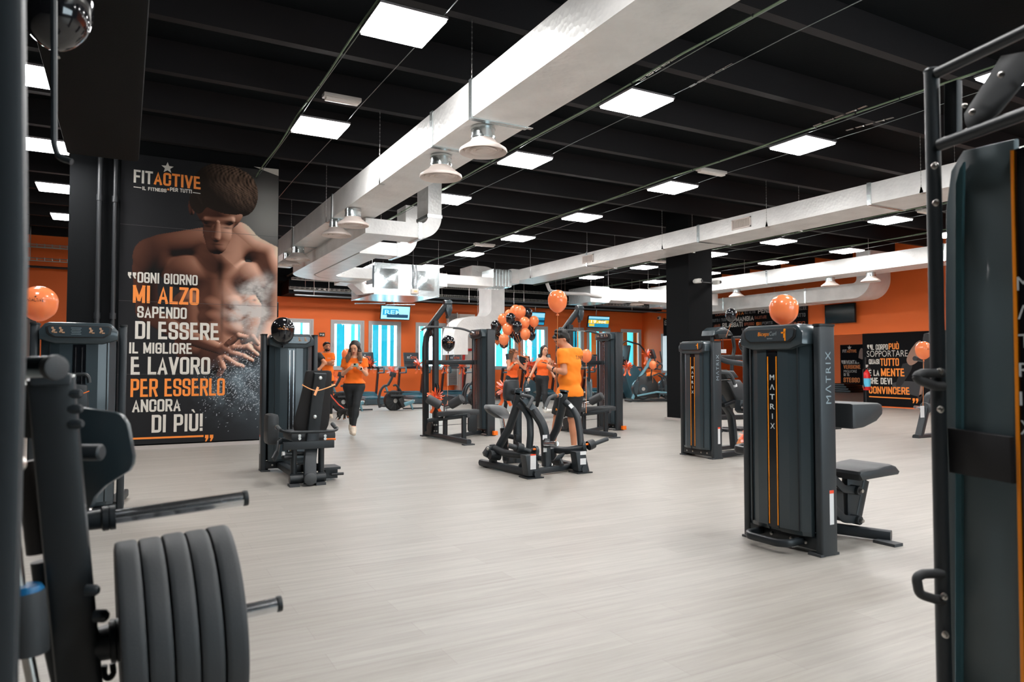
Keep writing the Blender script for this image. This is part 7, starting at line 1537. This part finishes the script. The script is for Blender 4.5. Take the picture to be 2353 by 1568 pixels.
BAL = [(1185, 715, 12.7, 'o', .3, 'orange balloon at the top left of the bunch'), (1195.5, 717, 13, 'o', .0, 'orange balloon at the very top of the bunch'), (1212.5, 720, 11, 'b', .1, 'black balloon at the top right of the bunch'),
       (1156, 735, 12.5, 'o', 0, 'orange balloon at the upper left edge of the bunch'), (1173.6, 732.6, 11.7, 'b', -.35, 'black balloon in the front upper middle of the bunch'), (1170, 723, 10, 'o', .3, 'orange balloon tucked behind the upper black one in the bunch'),
       (1205.5, 742, 12, 'o', -.2, 'orange balloon in the right centre of the bunch'), (1227, 739, 11.3, 'o', 0, 'orange balloon at the right edge of the bunch'), (1188, 751, 12, 'b', -.45, 'large black balloon in the centre of the bunch'),
       (1166, 757, 12, 'o', -.3, 'orange balloon in the left centre of the bunch'), (1140, 751, 13, 'b', 0, 'black balloon at the left edge of the bunch'), (1207, 768, 12, 'o', -.4, 'orange balloon at the lower right of the bunch'),
       (1220, 757, 10.5, 'b', .2, 'black balloon behind the right orange pair in the bunch'), (1221, 771, 10, 'b', .1, 'black balloon at the lower right edge of the bunch'), (1158, 780, 12, 'o', -.3, 'lowest orange balloon of the bunch at left'),
       (1158, 788, 11, 'b', .1, 'black balloon under the lowest orange one of the bunch'), (1190, 775, 11, 'b', .2, 'black balloon at the lower centre of the bunch'), (1142, 771, 9.5, 'b', .3, 'black balloon at the lower left of the bunch'), (1143, 785, 6.5, 'o', .35, 'small orange balloon low at the left of the bunch'), (1178, 764, 11, 'b', .3, 'black balloon deep inside the bunch')]
for px, py, r, c, dz, lb in BAL: balloon(px, py, 18.0 + dz, r, c, lb, HOLD + V3((0, 0, .0)), group='balloon bunch held by the woman', sag=.02 * ((px * 7) % 5 - 2))
def bow(p, s, label, tails=.9, mm=None):
    t = thing('ribbon_bow', label, 'bow', p, -YAW); rnd = random.Random(int(p[0] * 100)); b = MB()
    for k in range(14):
        a = 2 * PI * k / 14 + rnd.uniform(-.2, .2); e = rnd.uniform(.0, 1.35); d = V3((math.cos(a) * math.cos(e * .8), -math.sin(e), math.sin(a) * math.cos(e * .8))).normalized(); L_ = s * rnd.uniform(.8, 1.1)
        sd = d.cross(V3((0, 1, 0.2))).normalized(); nn = sd.cross(d)
        L_ *= .85; pts = [V3((0, 0, 0)), d * L_ * .3 + nn * L_ * .34, d * L_ * .75 + nn * L_ * .36, d * L_ * .98, d * L_ * .8 - nn * L_ * .3, d * L_ * .35 - nn * L_ * .3, V3((0, 0, 0))]
        b.sweep(smooth_path(pts, 4), [(s * .34, .0015), (-s * .34, .0015), (-s * .34, -.0015), (s * .34, -.0015)], up=sd)
    b.build('loops', M_bow, t)
    for q in (-1, 1):
        b = MB(); b.sweep(smooth_path([V3((0, 0, 0)), V3((q * s * .35, -.02, -s * .7)), V3((q * s * .3, -.01, -s * 1.4 * tails)), V3((q * s * .6, -.02, -s * 2.0 * tails))], 4), [(s * .16, .0015), (-s * .16, .0015), (-s * .16, -.0015), (s * .16, -.0015)], up=(0, 1, 0)); b.build('tail', M_bow, t)
    b = MB(); b.lathe([(0, -.02), (s * .18, 0), (0, .02)], (0, -s * .2, 0), (0, 1, 0), 10); b.build('knot', M_bow, t)
    return t
for (px, py, dep, s, lb) in ((1002, 913, 12.1, .15, 'large orange bow on the left roller of the left lat pulldown'), (1300, 901, 12.3, .15, 'orange bow on the right lat pulldown roller, behind the man'), (1161, 893, 9.6, .13, 'orange bow on the chest pad of the central rowing press'),
                             (903, 853, 21.3, .17, 'orange bow on the monitor of the rowing machine between treadmills'), (764, 866, 20.3, .17, 'orange bow on the rowing machine left of the walking woman'), (853, 835, 23.9, .19, 'orange bow on the treadmill right of the walking woman'),
                             (963, 836, 24.3, .19, 'orange bow on the second treadmill console'), (1022, 838, 24.3, .17, 'orange bow inside the left lat pulldown frame on a treadmill'), (1062, 840, 24.5, .17, 'orange bow on the treadmill left of the left lat tower'), (1085, 832, 24.5, .13, 'orange bow peeking left of the left lat tower'),
                             (1218, 836, 19.2, .2, 'orange bow hanging by the hand that holds the balloon strings'), (1366, 829, 24.5, .18, 'orange bow on the treadmill right of the small orange balloon'), (1441, 841, 24.5, .19, 'orange bow on the treadmill by the right lat tower'), (1487, 815, 24.8, .19, 'orange bow on the elliptical trainer'), (1716, 1002, 8.2, .09, 'orange bow with a curled tail beside the biceps curl tower base')):
    bow(atd(px, py, dep), s, lb)
b = MB(); q = [atd(1716, 1006, 8.3), atd(1704, 1008, 8.3), atd(1696, 1022, 8.3)]; b.sweep(smooth_path(q, 5), [(.03, .0015), (-.03, .0015), (-.03, -.0015), (.03, -.0015)], up=(0, 1, 0)); tag(b.build('ribbon_tail', M_ribbon), 'peach ribbon end curling to the floor left of the biceps curl tower', 'ribbon')

# ------------------------------------------------------------------ printed boards
M_pw = mat('poster_white_ink', s2l((214, 208, 198)), .5); M_po2 = mat('poster_orange_ink', s2l((246, 140, 52)), .5); M_pk = mat('poster_black_ink', (.0065, .0062, .007), .75, spec=.1)
YP = 11.775
class Board:
    """plane board: x/z (kind y) or y/z (kind x) with lettering placed from photo points"""
    def __init__(s, t, kind, val, lift): s.t, s.k, s.v, s.l = t, kind, val, lift
    def pt(s, px, py): return (aty(px, py, s.v) if s.k == 'y' else atx(px, py, s.v))
    def u(s): return V3((1, 0, 0)) if s.k == 'y' else V3((0, -1, 0))
    def text(s, st, x0, yb, x1, yt, m, bold=.02, yb2=None, res=3):
        """x0,yb: baseline left; x1: right; yt: cap height at left"""
        a = s.pt(x0, yb); c = s.pt(x1, yb if yb2 is None else yb2); tp = s.pt(x0, yt); w_ = (c - a).dot(s.u()); h_ = tp.z - a.z
        if bold > .01: return block_on(st, a, s.u(), (0, 0, 1), w_, h_, m, s.t, lift=s.l, off=s.t.location)
        return text_on(st, a, s.u(), (0, 0, 1), w_, h_, m, s.t, bold=bold, lift=s.l, off=s.t.location, res=res)
p0 = aty(276, 376, YP); zt_ = 4.36
PO = thing('wall_poster_board', 'tall black poster with a shirtless man chalking his hands and large Italian lettering', 'poster', (-.10, YP, .075)); PW_ = 2.225; PH_ = zt_ - .075
b = MB(); b.b2((0, 0, 0), (PW_, .024, PH_)); b.build('board', M_pk, PO, smooth=False)
# the printed photograph: a figure shaded once, as in the print, and laid down as ink colours
def printed_man(nx, nz):
    def pm(px, py, w=0.): q = aty(px, py, YP); return V3((q.x + .10, w, q.z - .075))
    S_ = lambda px: px * .0062
    skin = [ell(pm(505, 470, -.42), (.36, .36, .40), .08), ell(pm(500, 535, -.56), (.20, .20, .24), .10), ell(pm(497, 566, -.58), (.13, .14, .12), .08), cap(pm(500, 512, -.80), pm(496, 546, -.80), .032, .062, .04), cap(pm(472, 506, -.68), pm(532, 508, -.68), .045, .045, .05), ell(pm(441, 474, -.30), (.045, .09, .13), .02),
            cap(pm(545, 545, .05), pm(505, 590, .0), .24, .30, .12), cap(pm(480, 552, .12), pm(375, 565, .06), .20, .17, .12), cap(pm(560, 560, .12), pm(625, 590, .08), .20, .17, .12),
            ell(pm(346, 592, .02), (.23, .25, .28), .10), ell(pm(624, 612, .0), (.19, .25, .28), .10), ell(pm(432, 628, .02), (.36, .24, .24), .10), ell(pm(574, 640, .0), (.34, .24, .24), .10), cap(pm(500, 640, .14), pm(505, 800, .16), .36, .40, .12),
            cap(pm(430, 700, .0), pm(440, 800, .05), .20, .22, .1), cap(pm(570, 705, .0), pm(565, 800, .05), .19, .2, .1)] + [ell(pm(x, y, -.14), (.12, .09, .09), .08) for x in (482, 535) for y in (700, 728, 756)] + [
            cap(pm(333, 620, .08), pm(338, 715, .06), .16, .14, .06), cap(pm(338, 720, .04), pm(428, 775, -.34), .13, .115, .04), cap(pm(425, 772, -.34), pm(500, 800, -.55), .11, .08, .05), cap(pm(630, 640, 0), pm(624, 730, 0), .16, .14, .05), cap(pm(622, 740, .0), pm(592, 800, -.38), .125, .085, .05),
            ell(pm(525, 805, -.6), (.15, .10, .11), .05), ell(pm(562, 802, -.52), (.13, .10, .10), .05)]
    for (a, c, d) in (((525, 790), (548, 772), (578, 778)), ((538, 800), (570, 800), (590, 815)), ((530, 812), (560, 820), (578, 828)), ((515, 822), (540, 838), (556, 842)), ((505, 825), (512, 845), (503, 862)), ((560, 785), (580, 775), (592, 790))):
        skin += [cap(pm(*a, -.66), pm(*c, -.70), .046, .042, .03), cap(pm(*c, -.70), pm(*d, -.68), .042, .032, .015)]
    hair = [ell(pm(512, 432, -.36), (.42, .42, .38), .05), ell(pm(516, 452, -.56), (.38, .36, .31), .05), ell(pm(552, 445, -.36), (.26, .36, .36), .05), ell(pm(462, 462, -.52), (.16, .24, .20), .05)]
    rnd_ = random.Random(4)
    for k in range(26): x_ = rnd_.uniform(450, 575); y_ = 478 - 85 * math.sqrt(max(0, 1 - ((x_ - 512) / 72) ** 2)) * rnd_.uniform(.75, 1.08); hair.append(cap(pm(x_, y_ + 12, -.42), pm(x_ + rnd_.uniform(-4, 12), y_ - 4, -.44), .06, .015, .05))
    xs = np.linspace(0, PW_, nx); zs = np.linspace(0, PH_, nz); X, Z = np.meshgrid(xs, zs, indexing='xy'); X = X.astype('f'); Z = Z.astype('f')
    Y = np.full_like(X, -1.1); hit = np.zeros(X.shape, bool)
    for k in range(30):
        d = np.minimum(ev(skin, X, Y, Z), ev(hair, X, Y, Z)); hit = d < .006; Y = np.where(hit | (Y > .6), Y, Y + d * .9)
    hit &= Y < .5; e = .006; f = lambda a, b_, c: np.minimum(ev(skin, a, b_, c), ev(hair, a, b_, c)); d0 = f(X, Y, Z)
    N = np.stack([f(X + e, Y, Z) - d0, f(X, Y + e, Z) - d0, f(X, Y, Z + e) - d0], -1); N /= np.linalg.norm(N, axis=-1, keepdims=True) + 1e-6
    ish = ev(hair, X, Y, Z) < ev(skin, X, Y, Z)
    l1 = np.array([.72, -.25, .62]); l1 /= np.linalg.norm(l1); l2 = np.array([-.75, -.35, .35]); l2 /= np.linalg.norm(l2); l3 = np.array([.1, -.95, .3]); l3 /= np.linalg.norm(l3)
    a = np.clip(N @ l1, 0, 1) ** 1.2; c = np.clip(N @ l2, 0, 1); g = np.clip(N @ l3, 0, 1)
    fall = np.clip((X - .35) / 1.25, .06, 1) ** 1.3; inten = (.95 + .35 * X / 2.2) * a * fall + .10 * c + .05 * g * fall
    def nz_(x, y, s, sd):
        r = np.random.RandomState(sd); o = np.zeros_like(x)
        for k in range(5):
            q = r.uniform(-1, 1, 2); ph = r.uniform(0, 6.28, 2); fr = s * 1.9 ** k; o += np.sin(x * fr * (1 + q[0] * .4) + ph[0] + 2.2 * np.sin(y * fr * .6 + ph[1])) * np.sin(y * fr * (1 + q[1] * .4) + ph[1] + 1.7 * np.sin(x * fr * .5)) / 1.6 ** k
        return o
    C = np.zeros(X.shape + (3,)); bg = np.array([.016, .016, .018]); C[:] = bg
    C += np.exp(-(((X - 2.15) / .55) ** 2 + ((Z - 3.55) / .5) ** 2))[..., None] * np.array([.30, .29, .27])
    C += np.exp(-(((X - 2.2) / .5) ** 2 + ((Z - .75) / .6) ** 2))[..., None] * np.array([.05, .065, .075])
    sk = np.stack([inten ** 1.1 * .86, inten ** 1.35 * .50, inten ** 1.5 * .37], -1) + .005
    n_h = nz_(X * 1.2 + Z * .4, Z * .3, 60, 3); n_h = .6 * n_h + .5 * np.sin((X * 1.0 + .5 * np.sin(Z * 5)) * 95); hr = np.stack([.018 + .13 * a * fall * (1 + n_h), .012 + .080 * a * fall * (1 + n_h), .009 + .055 * a * fall * (1 + n_h)], -1)
    C = np.where(hit[..., None], np.where(ish[..., None], np.clip(hr, .004, 1), sk), C)
    def um(px, py): q = pm(px, py); return q.x, q.z
    # brow, lashes and mouth shadows of the bowed face
    for (px, py, rx, rz, k) in ((478, 520, .07, .018, .75), (522, 524, .07, .018, .75), (470, 508, .09, .012, .8), (530, 510, .09, .012, .8), (500, 562, .07, .012, .7), (497, 578, .12, .03, .6), (510, 725, .025, .34, .5), (506, 625, .05, .26, .75), (585, 690, .03, .02, .6), (430, 690, .03, .02, .6)):
        x_, z_ = um(px, py); C *= (1 - k * np.exp(-(((X - x_) / rx) ** 2 + ((Z - z_) / rz) ** 2)))[..., None]
    # chalk cloud and dust
    cl = np.zeros_like(X)
    for (px, py, r, w_) in ((575, 690, .28, .9), (590, 660, .20, .7), (560, 730, .24, .7), (600, 730, .22, .8), (545, 715, .18, .5), (585, 770, .16, .45), (615, 650, .16, .5)):
        x_, z_ = um(px, py); cl += w_ * np.exp(-(((X - x_) / r) ** 2 + ((Z - z_) / r) ** 2) * 1.6)
    cl *= np.clip(.75 + .5 * nz_(X, Z, 9, 1), 0, 1.6); cl = np.clip(cl, 0, .93)
    C = C * (1 - cl[..., None]) + cl[..., None] * np.array([.60, .56, .53])
    ds = np.zeros_like(X)
    for (px, py, r, w_) in ((580, 850, .42, .30), (540, 890, .45, .22), (600, 900, .35, .25), (500, 900, .35, .12)):
        x_, z_ = um(px, py); ds += w_ * np.exp(-(((X - x_) / r) ** 2 + ((Z - z_) / r) ** 2) * 1.5)
    r = np.random.RandomState(8); spk = (r.rand(*X.shape) < ds * .28) * r.uniform(.25, .9, X.shape)
    C += (np.clip(ds * (.45 + .5 * nz_(X, Z, 7, 4)), 0, 1)[..., None] * np.array([.25, .33, .38])) + spk[..., None] * np.array([.75, .8, .85])
    hz = np.clip(ds + cl, 0, 1)
    return xs, zs, np.clip(C, .002, .85)
nx, nz = 250, 470
xs, zs, C = printed_man(nx, nz)
X, Z = np.meshgrid(xs, zs, indexing='xy'); vs = np.stack([X.ravel(), np.full(X.size, -.0012), Z.ravel()], 1)
i0 = (np.arange(nz - 1)[:, None] * nx + np.arange(nx - 1)[None, :]).ravel(); fs = np.stack([i0, i0 + 1, i0 + nx + 1, i0 + nx], 1)
me = bpy.data.meshes.new('printed_photograph'); me.from_pydata(vs.tolist(), [], fs.tolist())
ca = me.color_attributes.new('ink', 'FLOAT_COLOR', 'POINT'); ca.data.foreach_set('color', np.concatenate([C.reshape(-1, 3), np.ones((C.shape[0] * C.shape[1], 1))], 1).astype('f').ravel())
mi = bpy.data.materials.new('printed_ink'); mi.use_nodes = True; N_ = mi.node_tree.nodes; at_ = N_.new('ShaderNodeAttribute'); at_.attribute_name = 'ink'
mi.node_tree.links.new(at_.outputs['Color'], N_['Principled BSDF'].inputs['Base Color']); N_['Principled BSDF'].inputs['Roughness'].default_value = .7; N_['Principled BSDF'].inputs['Specular IOR Level'].default_value = .15
me.materials.append(mi); me.update(); link(bpy.data.objects.new('printed_photograph', me), PO)
BD_ = Board(PO, 'y', YP, .0035)
for st, x0, yb, x1, yt, m, y2 in (('OGNI GIORNO', 315.6, 649.5, 454, 625, 0, 653), ('MI ALZO', 305, 695.8, 457, 655, 1, 700.5), ('SAPENDO', 315, 730, 429, 703.5, 0, 732), ('DI ESSERE', 310, 779, 503, 738, 0, 782), ('IL MIGLIORE', 296, 812.5, 441, 787, 0, 813.5),
                              ('E LAVORO', 300, 861.6, 482.6, 820, 0, 861.5), ('PER ESSERLO', 299.5, 913, 516.4, 871, 1, 911), ('ANCORA', 303.5, 948, 414.6, 919, 0, 946), ('DI PIÙ!', 348, 995, 466, 954, 0, 991)):
    BD_.text(st, x0, yb, x1, yt, (M_pw, M_po2)[m], .022, y2)
BD_.text('FIT', 307, 419.6, 350.5, 389.5, M_pw, .022, 421); BD_.text('ACTIVE', 353.5, 424, 461, 394, M_po2, .022, 432); BD_.text('IL FITNESS', 326.8, 436.6, 382.5, 428.5, M_pw, .03, 439.5); BD_.text('PER TUTTI', 390.5, 439.5, 441, 430.8, M_pw, .03, 445)
def pbox(bd, x0, y0, x1, y1, th, m, n='rule'):
    a, c = bd.pt(x0, y0) - bd.t.location, bd.pt(x1, y1) - bd.t.location; nrm = V3((0, -1, 0)) if bd.k == 'y' else V3((-1, 0, 0)); up = V3((0, 0, 1)); h_ = th
    b = MB(); b.add([a + nrm * .0035, c + nrm * .0035, c + nrm * .0035 + up * h_, a + nrm * .0035 + up * h_], [(0, 1, 2, 3)]); return b.build(n, m, bd.t, smooth=False)
pbox(BD_, 307, 430.5, 325, 433, .012, M_pw); pbox(BD_, 443, 443.5, 460.5, 446, .012, M_pw); pbox(BD_, 299.5, 1011, 467.7, 1004.5, .028, M_po2)
def star(bd, px, py, r, m):
    q = bd.pt(px, py) - bd.t.location; nrm = V3((0, -1, 0)) if bd.k == 'y' else V3((-1, 0, 0)); b = MB()
    b.add([q + nrm * .004 + bd.u() * x + V3((0, 0, z)) for x, z in starpts(r)], [tuple(range(10))]); return b.build('star', m, bd.t, smooth=False)
star(BD_, 385, 386, .088, M_pw); star(BD_, 386.5, 435.5, .022, M_po2)
def quote(bd, px, py, s, m, flip=1):
    for k in (0, 1):
        q = bd.pt(px, py) - bd.t.location + bd.u() * (k * s * .62); nrm = V3((0, -1, 0)) if bd.k == 'y' else V3((-1, 0, 0)); pts = [(0, 0), (.45, 0), (.45, -.42), (.2, -.9), (.02, -.9), (.14, -.45), (0, -.45)]
        if flip < 0: pts = [(.45 - x, -.0 + y) for x, y in pts]
        b = MB(); b.add([q + nrm * .0035 + bd.u() * (x * s) + V3((0, 0, y * s)) for x, y in pts], [tuple(range(7))]); b.build('quotation_mark', m, bd.t, smooth=False)
quote(BD_, 294, 625.5, .10, M_pw, -1); quote(BD_, 471, 1000, .11, M_po2, 1)
for py in (514.7, 691, 860.5):
    q = aty(279, py, YP) - PO.location; b = MB(); b.b2((0, -.0042, q.z - .002), (PW_, -.0015, q.z + .002)); b.build('panel_seam', mat('seam_grey', (.06, .055, .055), .5), PO, smooth=False)
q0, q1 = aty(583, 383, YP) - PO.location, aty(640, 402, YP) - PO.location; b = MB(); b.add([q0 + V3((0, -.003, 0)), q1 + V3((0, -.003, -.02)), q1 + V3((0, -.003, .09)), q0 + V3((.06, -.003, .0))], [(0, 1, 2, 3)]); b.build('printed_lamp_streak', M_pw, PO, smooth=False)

# boards on the right wall
def xboard(name, label, px0, pyt, px1, X, ztop, zbot, m=M_pk):
    X = X - .012
    y0 = atx(px0, pyt, X).y; y1 = atx(px1, pyt, X).y; t = thing(name, label, 'poster', (X, y0, zbot)); b = MB(); b.b2((-.02, y1 - y0, 0), (0, 0, ztop - zbot)); b.build('board', m, t, smooth=False); return t, Board(t, 'x', X - .02, .003)
XW = XR
t, bd = xboard('slogan_board', 'long black board of mixed white and orange slogans high on the right wall', 1525, 740, 1857, XW, atx(1857, 702, XW).z, atx(1857, 771, XW).z)
M_gr = mat('dim_grey_ink', s2l((120, 118, 118)), .5); M_br = mat('dim_orange_ink', s2l((150, 70, 30)), .5)
def bt(st, x0, yb, x1, yt, m, bold=.015, y2=None): return bd.text(st, x0, yb, x1, yt, m, bold, y2 if y2 is not None else yb - (x1 - x0) * .10)
for a in (('A', 1528, 735, 1534, 727, M_po2), ('SEI', 1527, 748, 1545, 737, M_pw), ('C', 1532, 762, 1537, 754, M_po2), ('DURAMENTE', 1644, 727, 1692, 720, M_br), ('AIUTA', 1682, 725.5, 1709, 716, M_po2), ('GLI ALTRI', 1711, 722, 1736, 715, M_gr), ('PENSA', 1742, 721, 1779, 709.5, M_pw),
          ('TUTTI I TUOI SOGNI', 1636, 741, 1688, 734, M_gr), ('MANGIA', 1691, 739.5, 1732, 729, M_pw), ('SALUTARE', 1734, 734, 1762, 727, M_br), ('AMARE', 1640, 753, 1656, 746, M_br), ('RILASSATI', 1660, 753.5, 1706.5, 743, M_pw), ('SPESSO', 1710, 749, 1733, 742, M_br), ('SII', 1738, 748, 1750, 741, M_po2), ('FORTE', 1752, 746, 1776, 740, M_gr),
          ('FELICE', 1833, 713.5, 1854, 705.5, M_gr), ('TUTTO', 1828, 729.5, 1851, 721, M_gr), ('IL MONDO', 1796, 750, 1850, 742, M_br), ('OGGI', 1790, 735, 1815, 727, M_po2)): bt(*a)
t, bd = xboard('quote_poster', 'large black poster with white and orange quote and an athlete, right wall', 1983, 800, 2240, XW, atx(1983, 767.5, XW).z, atx(1983, 931, XW).z)
zo = 4.48
def zq(x, y): return 1880 + x / zo, 680 + y / zo
def bz(st, x0, yb, x1, yt, m, bold=.015, dy=None):
    a = zq(x0, yb); c = zq(x1, yb + ((x1 - x0) * (-.055 if yt < 470 else .0) if dy is None else dy)); tp = zq(x0, yt); bd.text(st, a[0], a[1], c[0], tp[1], m, bold, c[1])
for a in (('IL CORPO', 545, 558, 718, 503, M_pw, .02, -8), ('PUÒ', 727, 553, 833, 490, M_po2, .02, 0), ('SOPPORTARE', 503, 630, 923, 568, M_pw, -.01, -2), ('QUASI', 523, 704, 632, 653, M_pw, .02, 0), ('TUTTO', 640, 722, 833, 645, M_po2, .02, 0), ('È LA', 523, 824, 630, 762, M_pw, .02, 1), ('MENTE', 648, 828, 890, 748, M_po2, .02, 3),
          ('CHE DEVI', 523, 907, 762, 843, M_pw, .02, 8), ('CONVINCERE', 523, 1005, 944, 932, M_po2, .02, 28)): bz(*a)
a = zq(525, 1040); c = zq(955, 1062); pbox(bd, a[0], a[1] + 1, c[0], c[1] + 1, .035, M_po2); quote(bd, *zq(972, 1055), .16, M_po2, 1); quote(bd, *zq(505, 505), .14, M_pw, -1)
# printed athlete on that poster: shaded pieces laid flat
def blob(bd, pts, m, n, lift=.0015):
    nrm = V3((-1, 0, 0)); qs = smooth_path([bd.pt(*zq(*p)) - bd.t.location + nrm * lift for p in pts + [pts[0]]], 5)[:-1]; b = MB(); b.add(qs, [tuple(range(len(qs)))]); return b.build(n, m, bd.t, smooth=False)
blob(bd, [(760, 900), (860, 880), (1000, 890), (1080, 960), (1060, 1040), (900, 1000), (780, 960)], mat('print_dark_grey', (.035, .035, .038), .5), 'printed_bench')
blob(bd, [(870, 700), (960, 690), (960, 760), (900, 860), (850, 930), (800, 920), (830, 820)], mat('print_black', (.006, .006, .007), .5), 'printed_trousers', .002)
blob(bd, [(1010, 480), (1060, 470), (1060, 620), (1010, 690), (945, 715), (910, 660), (950, 560)], mat('print_skin', (.30, .17, .12), .5), 'printed_torso', .0025)
blob(bd, [(1075, 470), (1090, 410), (1150, 395), (1185, 430), (1180, 490), (1120, 500)], mat('print_hair', (.03, .018, .014), .5), 'printed_head', .003)
blob(bd, [(1060, 890), (1078, 900), (1074, 960), (1062, 1030), (1040, 1030)], mat('print_skin', (.30, .17, .12), .5), 'printed_shin', .003)
blob(bd, [(1022, 1040), (1060, 1015), (1070, 1050), (1050, 1085), (1020, 1080)], mat('print_shoe', (.02, .01, .01), .5), 'printed_shoe', .003)
blob(bd, [(990, 630), (1090, 650), (1190, 680), (1190, 705), (1080, 672), (990, 650)], mat('print_steel', (.10, .10, .11), .5), 'printed_bar', .0035)
# poster inside the recess
XQ = 33.0
t, bd = xboard('motto_poster', 'smaller black motto poster on the far wall of the recess', 1932, 850, 1998, XQ, atx(1935, 793, XQ).z, atx(1935, 885, XQ).z)
for a in (('FIT', 252, 586, 293, 555, M_pw, .02, 0), ('ACTIVE', 296, 586, 396, 555, M_po2, .02, 0), ('DIVENTA', 260, 703, 398, 665, M_pw, .02, 0), ('LA', 402, 700, 424, 684, M_pw, .01, 0), ('VERSIONE', 262, 752, 437, 712, M_po2, .02, 0), ('MIGLIORE', 264, 790, 398, 764, M_pw, .0, 0), ('DI TE', 264, 826, 322, 798, M_pw, .02, 0), ('STESSO', 262, 890, 430, 842, M_po2, .02, 0)): bz(*a)
star(bd, *zq(322, 535), .13, M_pw); quote(bd, *zq(240, 665), .20, M_pw, -1)
blob(bd, [(415, 640), (425, 570), (445, 540), (462, 560), (462, 650)], mat('print_skin', (.30, .17, .12), .5), 'printed_arm', .004)
# ------------------------------------------------------------------ television screens
def tv(label, px0, py0, px1, py1, Y, draw, tilt=R(-12)):
    a, c = aty(px0, py0, Y), aty(px1, py1, Y); w_, h_ = c.x - a.x, a.z - c.z; t = thing('television', label, 'television', ((a.x + c.x) / 2, Y, (a.z + c.z) / 2)); t.rotation_euler = (tilt * -1, 0, 0)
    b = MB(); b.box((0, .03, 0), (w_ + .05, .06, h_ + .05), bev=.012); b.build('housing', M_gloss, t)
    b = MB(); b.b2((-w_ / 2, -.004, -h_ / 2), (w_ / 2, .0, h_ / 2)); b.build('screen', draw[0], t, smooth=False)
    b = MB(); b.tube([(0, .05, h_ * .3), (0, .25, h_ * .6), (0, .25, h_ * .6 + .6)], .02, 8); b.build('ceiling_bracket', M_bolt, t)
    for k, (x0, z0, x1, z1, m) in enumerate(draw[1]): b = MB(); b.b2((x0 * w_, -.006 - .001 * k, z0 * h_), (x1 * w_, -.0045, z1 * h_)); b.build('picture_area', m, t, smooth=False)
    for (st, x0, z0, ww, hh_, m) in draw[2]: text_on(st, V3((x0 * w_, -.012, z0 * h_)), (1, 0, 0), (0, 0, 1), ww * w_, hh_ * h_, m, t, name='screen_text')
    return t
E1 = mat('screen_light_blue', s2l((150, 215, 235)), .2, emit=.9); E2 = mat('screen_blue', s2l((40, 150, 190)), .2, emit=.7); E3 = mat('screen_navy', s2l((20, 70, 100)), .2, emit=.5); E4 = mat('screen_yellow', s2l((235, 200, 60)), .2, emit=.8); E5 = mat('screen_white', s2l((235, 245, 245)), .2, emit=.9)
tv('television showing a pale blue presenter picture, hanging under the fan unit', 876, 703, 941, 735, 24.0, (E1, [(-.45, -.2, .1, .3, E2), (-.02, -.2, .12, .12, E3), (-.3, -.38, .45, -.12, E3)], [('REM', -.38, -.12, .6, .32, E1)]), R(-12))
tv('television partly hidden behind the balloon bunch showing a blue picture', 1219, 718, 1251, 747, 24.0, (E2, [(-.5, .1, .5, .45, E1), (.0, -.3, .5, -.1, E3)], []), R(-12))
tv('television showing a blue and yellow price advert above the right lat machine', 1352, 727, 1399, 753, 24.0, (E2, [(-.5, -.15, .5, .18, E4), (-.5, .3, .5, .5, E1), (-.45, -.42, -.2, -.2, E4)], [('19', -.38, -.12, .25, .28, E5), (',90€', -.08, -.1, .45, .2, E5), ('AL MESE', -.1, .1, .4, .08, E3)]), R(-12))
a, c = atx(1896, 699, XR - .14), atx(1967, 744, XR - .14); t = thing('television', 'dark switched off television on the orange right wall', 'television', (XR - .14, (a.y + c.y) / 2, (a.z + c.z) / 2)); w_, h_ = a.y - c.y, .62
b = MB(); b.box((0, 0, 0), (.06, w_, h_), bev=.01); b.build('housing', M_gloss, t); b = MB(); b.b2((-.034, -w_ / 2 + .03, -h_ / 2 + .03), (-.031, w_ / 2 - .03, h_ / 2 - .03)); b.build('screen', mat('dark_screen', (.006, .02, .026), .12), t, smooth=False); b = MB(); b.b2((.03, -.1, -.1), (.14, .1, .1)); b.build('wall_bracket', M_black, t)
q = aty(638, 705, 24.0); b = MB(); b.box((q.x - .35, 24.0, q.z - .1), (.75, .06, .5), bev=.01); b.tube([(q.x - .35, 24.05, q.z), (q.x - .35, 24.05, ZC)], .02, 8); tag(b.build('television', M_gloss), 'edge of a television just right of the large poster', 'television')
